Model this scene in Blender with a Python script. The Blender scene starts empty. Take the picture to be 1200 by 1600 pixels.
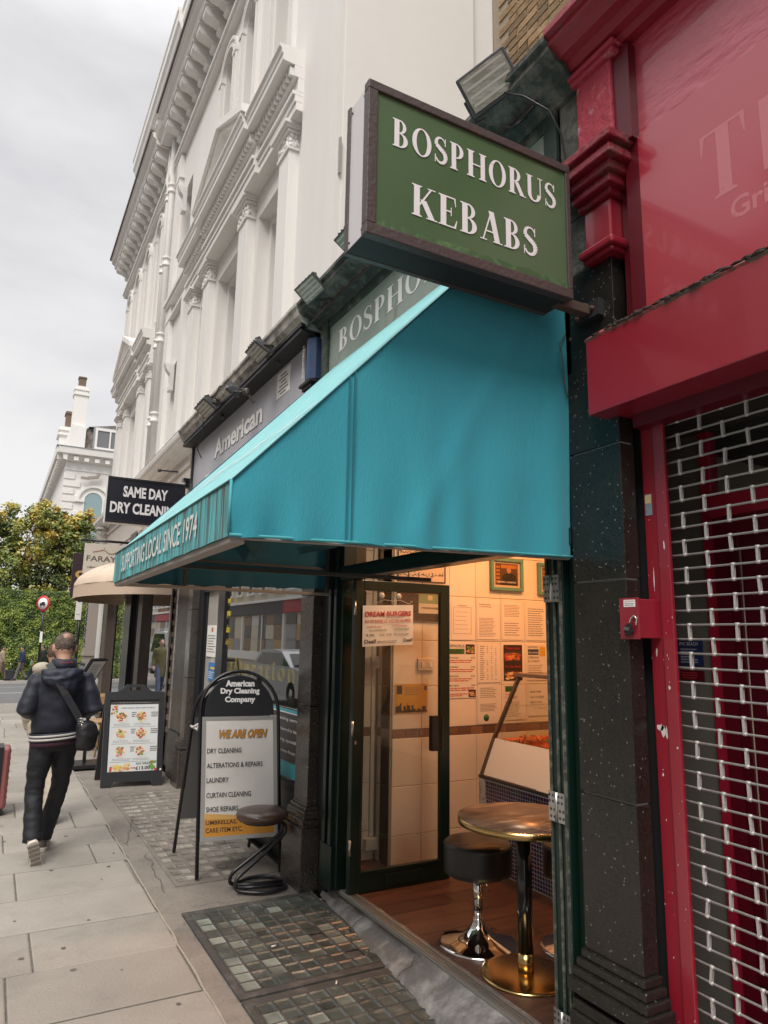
import bpy, bmesh, math, random
from mathutils import Vector, Matrix, noise
random.seed(7)
D = bpy.data; SC = bpy.context.scene; COL = SC.collection; PI = math.pi
# ------------------------------------------------------------------ camera, world, sun, exposure
cam = D.objects.new('camera', D.cameras.new('camera')); COL.objects.link(cam)
yaw, pitch, roll = math.radians(28.685), math.radians(10.297), math.radians(.9456)
fw = Vector((math.sin(yaw)*math.cos(pitch), math.cos(yaw)*math.cos(pitch), math.sin(pitch)))
rt = Vector((math.cos(yaw), -math.sin(yaw), 0)); up = rt.cross(fw)
rt, up = rt*math.cos(roll)+up*math.sin(roll), -rt*math.sin(roll)+up*math.cos(roll)
mw = Matrix((rt, up, -fw)).transposed().to_4x4(); mw.translation = (0, 0, 1.65)
cam.matrix_world = mw
cam.data.sensor_fit = 'HORIZONTAL'; cam.data.sensor_width = 36; cam.data.lens = 36*1093.66/1200
cam.data.clip_start = .05; cam.data.clip_end = 900
SC.camera = cam
SC.view_settings.view_transform = 'Standard'; SC.view_settings.look = 'None'
SC.view_settings.exposure = 0.92; SC.view_settings.gamma = 1; SC.view_settings.use_curve_mapping = False
W = D.worlds.new('World'); SC.world = W; W.use_nodes = True
nt = W.node_tree; nt.nodes.clear(); N = nt.nodes.new; L = nt.links.new
sky = N('ShaderNodeTexSky'); sky.sky_type = 'NISHITA'; sky.sun_disc = False
sky.sun_elevation = math.radians(52); sky.sun_rotation = math.radians(222)
tc = N('ShaderNodeTexCoord'); mp = N('ShaderNodeMapping'); mp.inputs['Scale'].default_value = (1, 1, 2.6)
cl = N('ShaderNodeTexNoise'); cl.inputs['Scale'].default_value = 1.7; cl.inputs['Detail'].default_value = 7; cl.inputs['Roughness'].default_value = .55
rp = N('ShaderNodeValToRGB'); rp.color_ramp.elements[0].position = .36; rp.color_ramp.elements[1].position = .64
rp.color_ramp.elements[0].color = (3.5, 3.48, 3.62, 1); rp.color_ramp.elements[1].color = (4.9, 4.80, 4.76, 1)
mx = N('ShaderNodeMix'); mx.data_type = 'RGBA'; mx.inputs[0].default_value = .95
bg = N('ShaderNodeBackground'); bg.inputs[1].default_value = .1; out = N('ShaderNodeOutputWorld')
L(tc.outputs['Generated'], mp.inputs[0]); L(mp.outputs[0], cl.inputs['Vector']); L(cl.outputs[0], rp.inputs[0])
# an overcast dome is brighter towards the zenith
sx_ = N('ShaderNodeSeparateXYZ'); zr = N('ShaderNodeMapRange'); zr.inputs['From Min'].default_value = .66; zr.inputs['From Max'].default_value = 1; zr.inputs['To Min'].default_value = 1; zr.inputs['To Max'].default_value = 4.2
L(tc.outputs['Generated'], sx_.inputs[0]); L(sx_.outputs[2], zr.inputs[0]); vm = N('ShaderNodeVectorMath'); vm.operation = 'SCALE'; L(rp.outputs[0], vm.inputs[0]); L(zr.outputs[0], vm.inputs['Scale'])
L(sky.outputs[0], mx.inputs[6]); L(vm.outputs[0], mx.inputs[7]); L(mx.outputs[2], bg.inputs[0]); L(bg.outputs[0], out.inputs[0])
sd = D.lights.new('sun', 'SUN'); sd.energy = 1.5; sd.angle = math.radians(28); sd.color = (1, .95, .88)
sun = D.objects.new('sun', sd); COL.objects.link(sun)
az, el = math.radians(222), math.radians(52)       # light comes from behind the camera, over the street
sdir = Vector((math.sin(az)*math.cos(el), math.cos(az)*math.cos(el), math.sin(el)))
sun.rotation_euler = sdir.to_track_quat('Z', 'Y').to_euler(); sun.location = (-20, -20, 40)

# ------------------------------------------------------------------ materials
MATS = {}
def mat(name, col, rough=.6, metal=0, spec=.5, var=None, bump=None, rnd=0, emit=None, coat=0, stain=None, stretch=None, sheen=0):
    """var=(scale, amount, colour2): soft mottling; bump=(scale, strength); rnd: per-object value jitter; stain=(scale, lo, hi, colour): patchy dirt"""
    if name in MATS: return MATS[name]
    m = D.materials.new(name); m.use_nodes = True; t = m.node_tree; n = t.nodes; l = t.links.new
    b = n['Principled BSDF']; b.inputs['Base Color'].default_value = (*col, 1); b.inputs['Roughness'].default_value = rough
    b.inputs['Metallic'].default_value = metal; b.inputs['Specular IOR Level'].default_value = spec
    if coat: b.inputs['Coat Weight'].default_value = coat; b.inputs['Coat Roughness'].default_value = .08
    if sheen: b.inputs['Sheen Weight'].default_value = sheen
    geo = n.new('ShaderNodeNewGeometry'); vec = geo.outputs['Position']
    if stretch:
        mpn = n.new('ShaderNodeMapping'); mpn.inputs['Scale'].default_value = stretch; l(vec, mpn.inputs[0]); vec = mpn.outputs[0]
    cur = None
    if var:
        tx = n.new('ShaderNodeTexNoise'); tx.inputs['Scale'].default_value = var[0]; tx.inputs['Detail'].default_value = 6; tx.inputs['Roughness'].default_value = .62
        l(vec, tx.inputs['Vector'])
        r = n.new('ShaderNodeValToRGB'); r.color_ramp.elements[0].position = .5-.5*(1-var[1])-.02; r.color_ramp.elements[1].position = .55+.3*(1-var[1])
        r.color_ramp.elements[0].color = (*col, 1); r.color_ramp.elements[1].color = (*var[2], 1)
        r.color_ramp.elements[0].position = .35; r.color_ramp.elements[1].position = .35+.4/max(var[1], .2)*.5
        l(tx.outputs[0], r.inputs[0]); cur = r.outputs[0]
    if stain:
        tx = n.new('ShaderNodeTexNoise'); tx.inputs['Scale'].default_value = stain[0]; tx.inputs['Detail'].default_value = 9; tx.inputs['Roughness'].default_value = .68
        l(vec, tx.inputs['Vector'])
        r = n.new('ShaderNodeMapRange'); r.inputs['From Min'].default_value = stain[1]; r.inputs['From Max'].default_value = stain[2]
        l(tx.outputs[0], r.inputs[0])
        q = n.new('ShaderNodeMix'); q.data_type = 'RGBA'; l(r.outputs[0], q.inputs[0])
        if cur is None: q.inputs[6].default_value = (*col, 1)
        else: l(cur, q.inputs[6])
        q.inputs[7].default_value = (*stain[3], 1); cur = q.outputs[2]
    if rnd:
        oi = n.new('ShaderNodeObjectInfo'); mr = n.new('ShaderNodeMapRange'); mr.inputs['To Min'].default_value = 1-rnd; mr.inputs['To Max'].default_value = 1+rnd
        l(oi.outputs['Random'], mr.inputs[0]); hs = n.new('ShaderNodeHueSaturation'); l(mr.outputs[0], hs.inputs['Value'])
        if cur is None: hs.inputs['Color'].default_value = (*col, 1)
        else: l(cur, hs.inputs['Color'])
        cur = hs.outputs[0]
    if cur is not None: l(cur, b.inputs['Base Color'])
    if bump:
        tx = n.new('ShaderNodeTexNoise'); tx.inputs['Scale'].default_value = bump[0]; tx.inputs['Detail'].default_value = 5
        l(vec, tx.inputs['Vector']); bp = n.new('ShaderNodeBump'); bp.inputs['Strength'].default_value = bump[1]; bp.inputs['Distance'].default_value = .01
        l(tx.outputs[0], bp.inputs['Height']); l(bp.outputs[0], b.inputs['Normal'])
    if emit:
        b.inputs['Emission Color'].default_value = (*emit[:3], 1); b.inputs['Emission Strength'].default_value = emit[3]
    MATS[name] = m; return m
def glassmat(name, tint=(1, 1, 1), ior=1.5, dirt=0, boost=1.0):
    if name in MATS: return MATS[name]
    m = D.materials.new(name); m.use_nodes = True; t = m.node_tree; n = t.nodes; l = t.links.new; n.clear()
    o = n.new('ShaderNodeOutputMaterial'); tr = n.new('ShaderNodeBsdfTransparent'); tr.inputs[0].default_value = (*tint, 1)
    g = n.new('ShaderNodeBsdfGlossy'); g.inputs['Roughness'].default_value = .01
    gb_ = n.new('ShaderNodeNewGeometry'); io = n.new('ShaderNodeMapRange'); io.inputs['To Min'].default_value = ior; io.inputs['To Max'].default_value = 1/ior; l(gb_.outputs['Backfacing'], io.inputs[0])
    f = n.new('ShaderNodeFresnel'); l(io.outputs[0], f.inputs[0]); mu = n.new('ShaderNodeMath'); mu.operation = 'MULTIPLY'; mu.inputs[1].default_value = boost; mu.use_clamp = True
    mxs = n.new('ShaderNodeMixShader'); l(f.outputs[0], mu.inputs[0]); l(mu.outputs[0], mxs.inputs[0]); l(tr.outputs[0], mxs.inputs[1]); l(g.outputs[0], mxs.inputs[2])
    cur = mxs.outputs[0]
    if dirt:
        d = n.new('ShaderNodeBsdfDiffuse'); d.inputs[0].default_value = (.6, .57, .52, 1); mm = n.new('ShaderNodeMixShader'); mm.inputs[0].default_value = dirt
        l(cur, mm.inputs[1]); l(d.outputs[0], mm.inputs[2]); cur = mm.outputs[0]
    l(cur, o.inputs[0]); MATS[name] = m; return m
def granite(name, base, fleck, scale=55, rough=.16, thr=.62):
    if name in MATS: return MATS[name]
    m = mat(name, base, rough, spec=.6); t = m.node_tree; n = t.nodes; l = t.links.new; b = n['Principled BSDF']
    geo = n.new('ShaderNodeNewGeometry')
    v = n.new('ShaderNodeTexVoronoi'); v.inputs['Scale'].default_value = scale; l(geo.outputs['Position'], v.inputs['Vector'])
    v2 = n.new('ShaderNodeTexVoronoi'); v2.inputs['Scale'].default_value = scale*2.3; l(geo.outputs['Position'], v2.inputs['Vector'])
    nz = n.new('ShaderNodeTexNoise'); nz.inputs['Scale'].default_value = 5; nz.inputs['Detail'].default_value = 8; l(geo.outputs['Position'], nz.inputs['Vector'])
    # a few cells by their random colour become light flecks
    sep = n.new('ShaderNodeSeparateColor'); l(v.outputs['Color'], sep.inputs[0])
    gt = n.new('ShaderNodeMath'); gt.operation = 'GREATER_THAN'; gt.inputs[1].default_value = .976; l(sep.outputs[0], gt.inputs[0])
    dn = n.new('ShaderNodeTexNoise'); dn.inputs['Scale'].default_value = scale*2.6; l(geo.outputs['Position'], dn.inputs['Vector']); vd = n.new('ShaderNodeMath'); l(v.outputs['Distance'], vd.inputs[0]); dm_ = n.new('ShaderNodeMath'); dm_.operation = 'MULTIPLY_ADD'; dm_.inputs[1].default_value = 1.3; dm_.inputs[2].default_value = -.65; l(dn.outputs[0], dm_.inputs[0]); l(dm_.outputs[0], vd.inputs[1])
    lt = n.new('ShaderNodeMath'); lt.operation = 'LESS_THAN'; lt.inputs[1].default_value = .34; l(vd.outputs[0], lt.inputs[0])
    mu = n.new('ShaderNodeMath'); mu.operation = 'MULTIPLY'; l(gt.outputs[0], mu.inputs[0]); l(lt.outputs[0], mu.inputs[1])
    sep2 = n.new('ShaderNodeSeparateColor'); l(v2.outputs['Color'], sep2.inputs[0])
    r2 = n.new('ShaderNodeMapRange'); r2.inputs['From Min'].default_value = .2; r2.inputs['From Max'].default_value = 1; r2.inputs['To Min'].default_value = .35; r2.inputs['To Max'].default_value = 2.7; l(sep2.outputs[1], r2.inputs[0])
    hs = n.new('ShaderNodeHueSaturation'); hs.inputs['Color'].default_value = (*base, 1); l(r2.outputs[0], hs.inputs['Value'])
    m1 = n.new('ShaderNodeMix'); m1.data_type = 'RGBA'; m1.inputs[7].default_value = (base[0]*1.9, base[1]*1.8, base[2]*1.65, 1)
    mr = n.new('ShaderNodeMapRange'); mr.inputs['From Min'].default_value = .42; mr.inputs['From Max'].default_value = .75; l(nz.outputs[0], mr.inputs[0]); l(mr.outputs[0], m1.inputs[0]); l(hs.outputs[0], m1.inputs[6])
    m2 = n.new('ShaderNodeMix'); m2.data_type = 'RGBA'; l(mu.outputs[0], m2.inputs[0]); l(m1.outputs[2], m2.inputs[6]); m2.inputs[7].default_value = (*fleck, 1)
    l(m2.outputs[2], b.inputs['Base Color'])
    rr = n.new('ShaderNodeMapRange'); rr.inputs['To Min'].default_value = rough; rr.inputs['To Max'].default_value = rough+.25; l(nz.outputs[0], rr.inputs[0]); l(rr.outputs[0], b.inputs['Roughness'])
    return m

# ------------------------------------------------------------------ builders
ORG = {}
def pv(x): return x if isinstance(x, Vector) else Vector(x)
class MB:
    def __init__(s): s.v = []; s.f = []; s.m = []; s.sm = []; s.mi = 0
    def add(s, vs, fs, smooth=False):
        o = len(s.v); s.v += [tuple(a) for a in vs]
        for f in fs: s.f.append(tuple(i+o for i in f)); s.m.append(s.mi); s.sm.append(smooth)
        return s
    def box(s, x0, x1, y0, y1, z0, z1):
        x0, x1 = min(x0, x1), max(x0, x1); y0, y1 = min(y0, y1), max(y0, y1); z0, z1 = min(z0, z1), max(z0, z1)
        return s.add([(x0,y0,z0),(x1,y0,z0),(x1,y1,z0),(x0,y1,z0),(x0,y0,z1),(x1,y0,z1),(x1,y1,z1),(x0,y1,z1)],
                     [(0,3,2,1),(4,5,6,7),(0,1,5,4),(1,2,6,5),(2,3,7,6),(3,0,4,7)])
    def obox(s, c, u, v, w, a, b, d):
        """oriented box: centre c, unit axes u v w, half sizes a b d"""
        c, u, v, w = pv(c), pv(u).normalized()*a, pv(v).normalized()*b, pv(w).normalized()*d
        p = [c-u-v-w, c+u-v-w, c+u+v-w, c-u+v-w, c-u-v+w, c+u-v+w, c+u+v+w, c-u+v+w]
        return s.add(p, [(0,3,2,1),(4,5,6,7),(0,1,5,4),(1,2,6,5),(2,3,7,6),(3,0,4,7)])
    def bar(s, a, b, w, h=None, upv=(0, 0, 1)):
        a, b = pv(a), pv(b); d = (b-a); u = d.normalized(); r = u.cross(pv(upv))
        if r.length < 1e-4: r = u.cross(Vector((1, 0, 0)))
        r.normalize(); q = r.cross(u)
        return s.obox((a+b)/2, u, r, q, d.length/2, w/2, (h or w)/2)
    def quad(s, *p): return s.add([pv(a) for a in p], [tuple(range(len(p)))])
    def prism(s, prof, axis, a, b, smooth=False):
        """2D profile extruded along axis: 'Y' profile=(x,z); 'X' profile=(y,z); 'Z' profile=(x,y)"""
        n = len(prof)
        def P(p, t): return {'Y': (p[0], t, p[1]), 'X': (t, p[0], p[1]), 'Z': (p[0], p[1], t)}[axis]
        vs = [P(p, a) for p in prof]+[P(p, b) for p in prof]
        s.add(vs, [tuple((i, (i+1) % n, n+(i+1) % n, n+i)) for i in range(n)], smooth)
        return s.add(vs, [tuple(range(n-1, -1, -1)), tuple(range(n, 2*n))])
    def slab(s, pts, off):
        """planar polygon given as 3D points, thickened by vector off"""
        pts = [pv(p) for p in pts]; off = pv(off); n = len(pts)
        return s.add(pts+[p+off for p in pts], [tuple(range(n)), tuple(range(2*n-1, n-1, -1))]+[(i, n+i, n+(i+1) % n, (i+1) % n) for i in range(n)])
    def tube(s, path, r, n=8, caps=True, closed=False):
        path = [pv(p) for p in path]; k = len(path); R = r if isinstance(r, (list, tuple)) else [r]*k
        vs = []; prev = None
        for i, p in enumerate(path):
            if closed: t = path[(i+1) % k]-path[i-1]
            else: t = path[min(i+1, k-1)]-path[max(i-1, 0)]
            t.normalize()
            if prev is None:
                a = t.cross(Vector((0, 0, 1)));  a = a if a.length > .1 else t.cross(Vector((1, 0, 0)))
            else: a = prev-t*prev.dot(t)
            a.normalize(); b = t.cross(a); prev = a
            for j in range(n):
                an = 2*PI*j/n; vs.append(p+(a*math.cos(an)+b*math.sin(an))*R[i])
        fs = [(i*n+j, i*n+(j+1) % n, (i+1)*n+(j+1) % n, (i+1)*n+j) for i in range(k-1) for j in range(n)]
        if closed: fs += [((k-1)*n+j, (k-1)*n+(j+1) % n, (j+1) % n, j) for j in range(n)]
        elif caps: fs += [tuple(range(n-1, -1, -1)), tuple((k-1)*n+j for j in range(n))]
        return s.add(vs, fs, True)
    def lathe(s, c, prof, n=28, cap=True, axis=None):
        """profile [(r, h)] turned about +Z (or axis) at c"""
        c = pv(c); ax = pv(axis or (0, 0, 1)).normalized(); a = ax.orthogonal().normalized(); b = ax.cross(a)
        vs = [c+ax*h+(a*math.cos(2*PI*j/n)+b*math.sin(2*PI*j/n))*r for r, h in prof for j in range(n)]
        k = len(prof)
        fs = [(i*n+j, i*n+(j+1) % n, (i+1)*n+(j+1) % n, (i+1)*n+j) for i in range(k-1) for j in range(n)]
        s.add(vs, fs, True)
        if cap: s.add(vs, [tuple(range(n-1, -1, -1)), tuple((k-1)*n+j for j in range(n))])
        return s
    def ell(s, c, rx, ry, rz, n=14, m=9, rot=None):
        c = pv(c); vs = []; 
        for i in range(1, m):
            th = PI*i/m
            for j in range(n):
                ph = 2*PI*j/n; q = Vector((rx*math.sin(th)*math.cos(ph), ry*math.sin(th)*math.sin(ph), rz*math.cos(th)))
                vs.append(c+(rot @ q if rot else q))
        t = Vector((0, 0, rz)); t = rot @ t if rot else t; vs += [c+t, c-t]; T, B = len(vs)-2, len(vs)-1
        fs = [(i*n+j, (i+1)*n+j, (i+1)*n+(j+1) % n, i*n+(j+1) % n) for i in range(m-2) for j in range(n)]
        fs += [(T, j, (j+1) % n) for j in range(n)]+[(B, (m-2)*n+(j+1) % n, (m-2)*n+j) for j in range(n)]
        return s.add(vs, fs, True)
    def loft(s, rings, n=20):
        """rings: (centre, u, v) ellipse axes vectors"""
        vs = []
        for c, u, v in rings:
            c, u, v = pv(c), pv(u), pv(v)
            vs += [c+u*math.cos(2*PI*j/n)+v*math.sin(2*PI*j/n) for j in range(n)]
        k = len(rings)
        fs = [(i*n+j, i*n+(j+1) % n, (i+1)*n+(j+1) % n, (i+1)*n+j) for i in range(k-1) for j in range(n)]
        return s.add(vs, fs+[tuple(range(n-1, -1, -1)), tuple((k-1)*n+j for j in range(n))], True)
    def mesh(s, name, mats, o=(0, 0, 0)):
        me = D.meshes.new(name); ox, oy, oz = o
        me.from_pydata([(a-ox, b-oy, c-oz) for a, b, c in s.v], [], s.f)
        for m in (mats if isinstance(mats, (list, tuple)) else [mats]): me.materials.append(m)
        me.polygons.foreach_set('material_index', s.m); me.polygons.foreach_set('use_smooth', s.sm); me.update(); return me
    def build(s, name, mats, parent=None, bev=0, label=None, kind=None, seg=2, recalc=False):
        o = ORG.get(parent.name, (0, 0, 0)) if parent else (0, 0, 0)
        me = s.mesh(name, mats, o)
        if recalc:
            bm = bmesh.new(); bm.from_mesh(me); bmesh.ops.remove_doubles(bm, verts=bm.verts, dist=1e-5); bmesh.ops.recalc_face_normals(bm, faces=bm.faces); bm.to_mesh(me); bm.free()
        return link(name, me, parent, bev, label, kind, seg)
def link(name, me, parent=None, bev=0, label=None, kind=None, seg=2):
    ob = D.objects.new(name, me); COL.objects.link(ob)
    if parent: ob.parent = parent; ORG[ob.name] = ORG.get(parent.name, (0, 0, 0))
    else: ORG[ob.name] = (0, 0, 0)
    if bev:
        b = ob.modifiers.new('Bevel', 'BEVEL'); b.width = bev; b.segments = seg; b.limit_method = 'ANGLE'; b.angle_limit = .6
    if label: ob['label'] = label
    if kind: ob['kind'] = kind
    return ob
def piece(name, me, parent, loc, rot=None, sc=None):
    """one of many alike pieces sharing mesh data; loc in world"""
    ob = D.objects.new(name, me); COL.objects.link(ob); ob.parent = parent; o = ORG.get(parent.name, (0, 0, 0)) if parent else (0, 0, 0)
    ob.location = (loc[0]-o[0], loc[1]-o[1], loc[2]-o[2])
    if rot: ob.rotation_euler = rot
    if sc: ob.scale = sc
    ORG[ob.name] = tuple(loc); return ob
def thing(name, label, cat, loc=(0, 0, 0), group=None):
    ob = D.objects.new(name, None); COL.objects.link(ob); ob.location = loc; ob.empty_display_size = .1; ORG[ob.name] = tuple(loc)
    return tag(ob, label, cat, group)
def tag(ob, label, cat, group=None):
    ob['label'] = label; ob['category'] = cat
    if group: ob['group'] = group
    return ob
def solo(mb, name, m, label, cat, loc, group=None, bev=0):
    """a thing that is one mesh, origin at loc"""
    me = mb.mesh(name, m, loc); ob = D.objects.new(name, me); COL.objects.link(ob); ob.location = loc; ORG[ob.name] = tuple(loc)
    if bev:
        b = ob.modifiers.new('Bevel', 'BEVEL'); b.width = bev; b.segments = 2; b.limit_method = 'ANGLE'
    return tag(ob, label, cat, group)
def subsurf(ob, k=1):
    m = ob.modifiers.new('Sub', 'SUBSURF'); m.levels = k; m.render_levels = k; return ob
def fuse(mb, name, m, parent, voxel=.012, smooth=4, amp=0, nscale=6, stretch=(1, 1, 1), label=None):
    """union of closed shapes into one continuous surface"""
    me = mb.mesh(name+'_src', m); t = D.objects.new('tmp', me); COL.objects.link(t)
    r = t.modifiers.new('r', 'REMESH'); r.mode = 'VOXEL'; r.voxel_size = voxel; r.use_smooth_shade = True
    if smooth: q = t.modifiers.new('s', 'SMOOTH'); q.iterations = smooth; q.factor = .5
    dg = bpy.context.evaluated_depsgraph_get(); e = D.meshes.new_from_object(t.evaluated_get(dg)); D.objects.remove(t)
    o = ORG.get(parent.name, (0, 0, 0)); off = Vector(o)
    if amp:
        nm = [v.normal.copy() for v in e.vertices]
        for v, nn in zip(e.vertices, nm):
            p = Vector((v.co.x*stretch[0], v.co.y*stretch[1], v.co.z*stretch[2]))*nscale
            v.co += nn*amp*(noise.noise(p)+.5*noise.noise(p*2.3))
    for v in e.vertices: v.co -= off
    for p in e.polygons: p.use_smooth = True
    e.name = name; return link(name, e, parent, label=label)

_tc = {}
def text_geo(s, bold=0, outline=0, sp=1.0):
    k = (s, bold, outline, sp)
    if k in _tc: return _tc[k]
    c = D.curves.new('t', 'FONT'); c.body = s; c.size = 1; c.offset = bold; c.space_character = sp; c.resolution_u = 3
    if outline: c.fill_mode = 'NONE'; c.bevel_depth = outline; c.bevel_resolution = 0
    o = D.objects.new('t', c); COL.objects.link(o); dg = bpy.context.evaluated_depsgraph_get()
    me = D.meshes.new_from_object(o.evaluated_get(dg)); D.objects.remove(o)
    vs = [tuple(v.co) for v in me.vertices]; fs = [tuple(p.vertices) for p in me.polygons]; D.meshes.remove(me); D.curves.remove(c)
    _tc[k] = (vs, fs); return _tc[k]
def put_text(mb, s, org, u, v, w=None, h=None, bold=0, shear=0, outline=0, sp=1.0, center=False, lift=0.0):
    """lay text on a surface: org = bottom left (or bottom centre), u right, v up; w width, h height of the ink box"""
    vs, fs = text_geo(s, bold, outline, sp)
    if not vs: return mb
    x0 = min(a[0] for a in vs); x1 = max(a[0] for a in vs); y0 = min(a[1] for a in vs); y1 = max(a[1] for a in vs)
    if h is None: h = w*(y1-y0)/(x1-x0)
    sy = h/(y1-y0); sx = (w/(x1-x0)) if w else sy
    org, u, v = pv(org), pv(u).normalized(), pv(v).normalized(); nn = u.cross(v)
    cx = (x0+x1)/2 if center else x0
    return mb.add([org+u*((a[0]-cx)*sx+shear*(a[1]-y0)*sy)+v*((a[1]-y0)*sy)+nn*(lift+a[2]*sy) for a in vs], fs)
def word(name, s, m, parent, org, u, v, **k):
    return put_text(MB(), s, org, u, v, **k).build(name, m, parent)
def print_lines(mb, org, u, v, w, h, n, fill=.5, ragged=.3, words_=True):
    """illegible small print: broken thin strokes"""
    org, u, v = pv(org), pv(u).normalized(), pv(v).normalized(); st = h/n
    for i in range(n):
        x = 0; wl = w*(1-random.random()*ragged); y = h-(i+.5)*st
        while x < wl:
            l_ = min(random.uniform(.06, .2)*w if words_ else wl, wl-x)
            a = org+u*x+v*(y-st*fill/2); b = org+u*(x+l_)+v*(y-st*fill/2)
            mb.quad(a, b, b+v*st*fill, a+v*st*fill); x += l_+w*.02
    return mb

# ------------------------------------------------------------------ a bold transitional serif, drawn as strokes (unit cap height)
TK, TN, SF = .19, .045, .07
def _rect(x0, y0, x1, y1): return [[(x0, y0), (x1, y0), (x1, y1), (x0, y1)]]
def _ring(cx, cy, rx, ry, ix, iy, a0, a1, n=20, ox=0):
    o = []
    for i in range(n):
        t0 = math.radians(a0+(a1-a0)*i/n); t1 = math.radians(a0+(a1-a0)*(i+1)/n)
        o.append([(cx+rx*math.cos(t0), cy+ry*math.sin(t0)), (cx+rx*math.cos(t1), cy+ry*math.sin(t1)), (cx+ox+ix*math.cos(t1), cy+iy*math.sin(t1)), (cx+ox+ix*math.cos(t0), cy+iy*math.sin(t0))])
    return o
def _stem(x, w=TK, y0=0, y1=1, s0=True, s1=True):
    o = _rect(x, y0, x+w, y1)
    def sf(y, d): return [[(x-SF, y), (x+w+SF, y), (x+w+SF, y+d*.025), (x+w, y+d*.06), (x, y+d*.06), (x-SF, y+d*.025)]]
    if s0: o += sf(y0, 1)
    if s1: o += sf(y1, -1)
    return o
def _diag(x0, y0, x1, y1, w): return [[(x0, y0), (x0+w, y0), (x1+w, y1), (x1, y1)]]
def _sw(pts):
    o = []
    for (x0, y0, w0), (x1, y1, w1) in zip(pts, pts[1:]):
        d = math.hypot(x1-x0, y1-y0) or 1; nx, ny = -(y1-y0)/d, (x1-x0)/d
        o.append([(x0-nx*w0/2, y0-ny*w0/2), (x1-nx*w1/2, y1-ny*w1/2), (x1+nx*w1/2, y1+ny*w1/2), (x0+nx*w0/2, y0+ny*w0/2)])
    return o
def _S():
    P = []
    for i in range(15): t = math.radians(20+i*(200-20)/14+0); P.append((.29+.185*math.cos(t), .755+.215*math.sin(t), .05+.10*max(0, (i-4)/10)))
    for i in range(15): t = math.radians(75-i*(235)/14); P.append((.29+.20*math.cos(t), .275+.24*math.sin(t), .17-.0*i if i < 5 else .16-.11*(i-4)/10))
    o = _sw(P); o += [[(.45, .70), (.49, .70), (.49, .99), (.46, .99)], [(.09, .30), (.05, .30), (.05, .01), (.08, .01)]]
    return o
GL = {
 'B': (.70, _stem(.1)+_ring(.30, .755, .25, .245, .12, .2, -90, 90)+_ring(.30, .27, .31, .27, .15, .225, -90, 90)+_rect(.2, .955, .31, 1)+_rect(.2, .495, .31, .54)+_rect(.2, 0, .31, .045)),
 'O': (.86, _ring(.43, .5, .38, .515, .21, .47, 0, 360, 36)),
 'S': (.60, _S()),
 'P': (.68, _stem(.1)+_ring(.31, .72, .29, .28, .135, .235, -90, 90)+_rect(.2, .955, .32, 1)+_rect(.2, .44, .32, .485)),
 'H': (.90, _stem(.1)+_stem(.62)+_rect(.2, .475, .65, .525)),
 'R': (.80, _stem(.1)+_ring(.31, .74, .27, .26, .12, .215, -90, 90)+_rect(.2, .955, .32, 1)+_rect(.2, .48, .32, .525)+_diag(.56, .025, .3, .5, .19)+_rect(.54, 0, .84, .035)),
 'U': (.84, _rect(.09, .3, .26, 1)+_rect(.02, .965, .34, 1)+_rect(.66, .3, .71, 1)+_rect(.56, .965, .80, 1)+_ring(.40, .3, .31, .315, .14, .25, 180, 360, 24)+_ring(.4, .3, .31, .31, .26, .25, 270, 360, 12)),
 'K': (.84, _stem(.1)+_diag(.24, .36, .62, .98, .065)+_diag(.58, .02, .30, .56, .2)+_rect(.54, .965, .80, 1)+_rect(.50, 0, .86, .035)),
 'E': (.70, _stem(.1)+_rect(.2, .955, .60, 1)+_rect(.2, 0, .62, .045)+_rect(.2, .485, .46, .53)+[[(.55, .955), (.60, .955), (.62, .72), (.60, .72)]]+[[(.55, .04), (.62, .04), (.66, .28), (.64, .28)]]+_rect(.44, .37, .47, .65)),
 'A': (.80, _diag(.08, .02, .36, .96, .05)+_diag(.52, .02, .30, 1.02, .19)+_rect(.2, .3, .56, .345)+_rect(0, 0, .24, .035)+_rect(.46, 0, .80, .035)),
 'T': (.76, _stem(.29, s1=False)+_rect(.05, .955, .71, 1)+[[(.05, 1), (.05, .70), (.07, .70), (.12, .96)]]+[[(.71, 1), (.71, .70), (.69, .70), (.64, .96)]]),
}
def serif(name, s, m, parent, org, u, v, h, w=None, gap=.03, d=.0012):
    adv = sum(GL[c][0]+gap for c in s)*h; sx = (w/adv) if w else 1; x = 0; mb = MB()
    org, u, v = pv(org), pv(u).normalized(), pv(v).normalized(); nn = u.cross(v); k = 0
    for ch in s:
        a, polys = GL[ch]
        for p in polys:
            k += 1; mb.quad(*[org+u*(x+q[0]*h*sx)+v*(q[1]*h)+nn*(d+(k % 40)*.00002) for q in p])
        x += (a+gap)*h*sx
    return mb.build(name, m, parent)
# ------------------------------------------------------------------ palette
V = Vector
stone_m = mat('yorkstone', (.262, .238, .207), .82, var=(1.3, .5, (.335, .308, .27)), bump=(60, .4), rnd=.11, stain=(1.9, .50, .74, (.215, .195, .172)))
grout_m = mat('joint_mortar', (.20, .18, .155), .9, bump=(80, .4), stain=(9, .5, .7, (.30, .28, .25)))
concrete_m = mat('old_concrete', (.185, .162, .138), .9, var=(6, .6, (.25, .222, .19)), bump=(45, .8), stain=(3, .5, .68, (.13, .115, .10)))
asph_m = mat('asphalt', (.09, .09, .09), .9, var=(3, .5, (.13, .13, .128)), bump=(90, .5))
iron_m = mat('worn_iron', (.052, .049, .046), .75, metal=.0, bump=(70, .5), stain=(8, .5, .68, (.11, .10, .092)))
lens_m = mat('lens_glass', (.042, .050, .045), .3, spec=.5, var=(7, .5, (.10, .11, .097)), rnd=.26, bump=(60, .12), stain=(10, .55, .66, (.17, .16, .135)))
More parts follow.
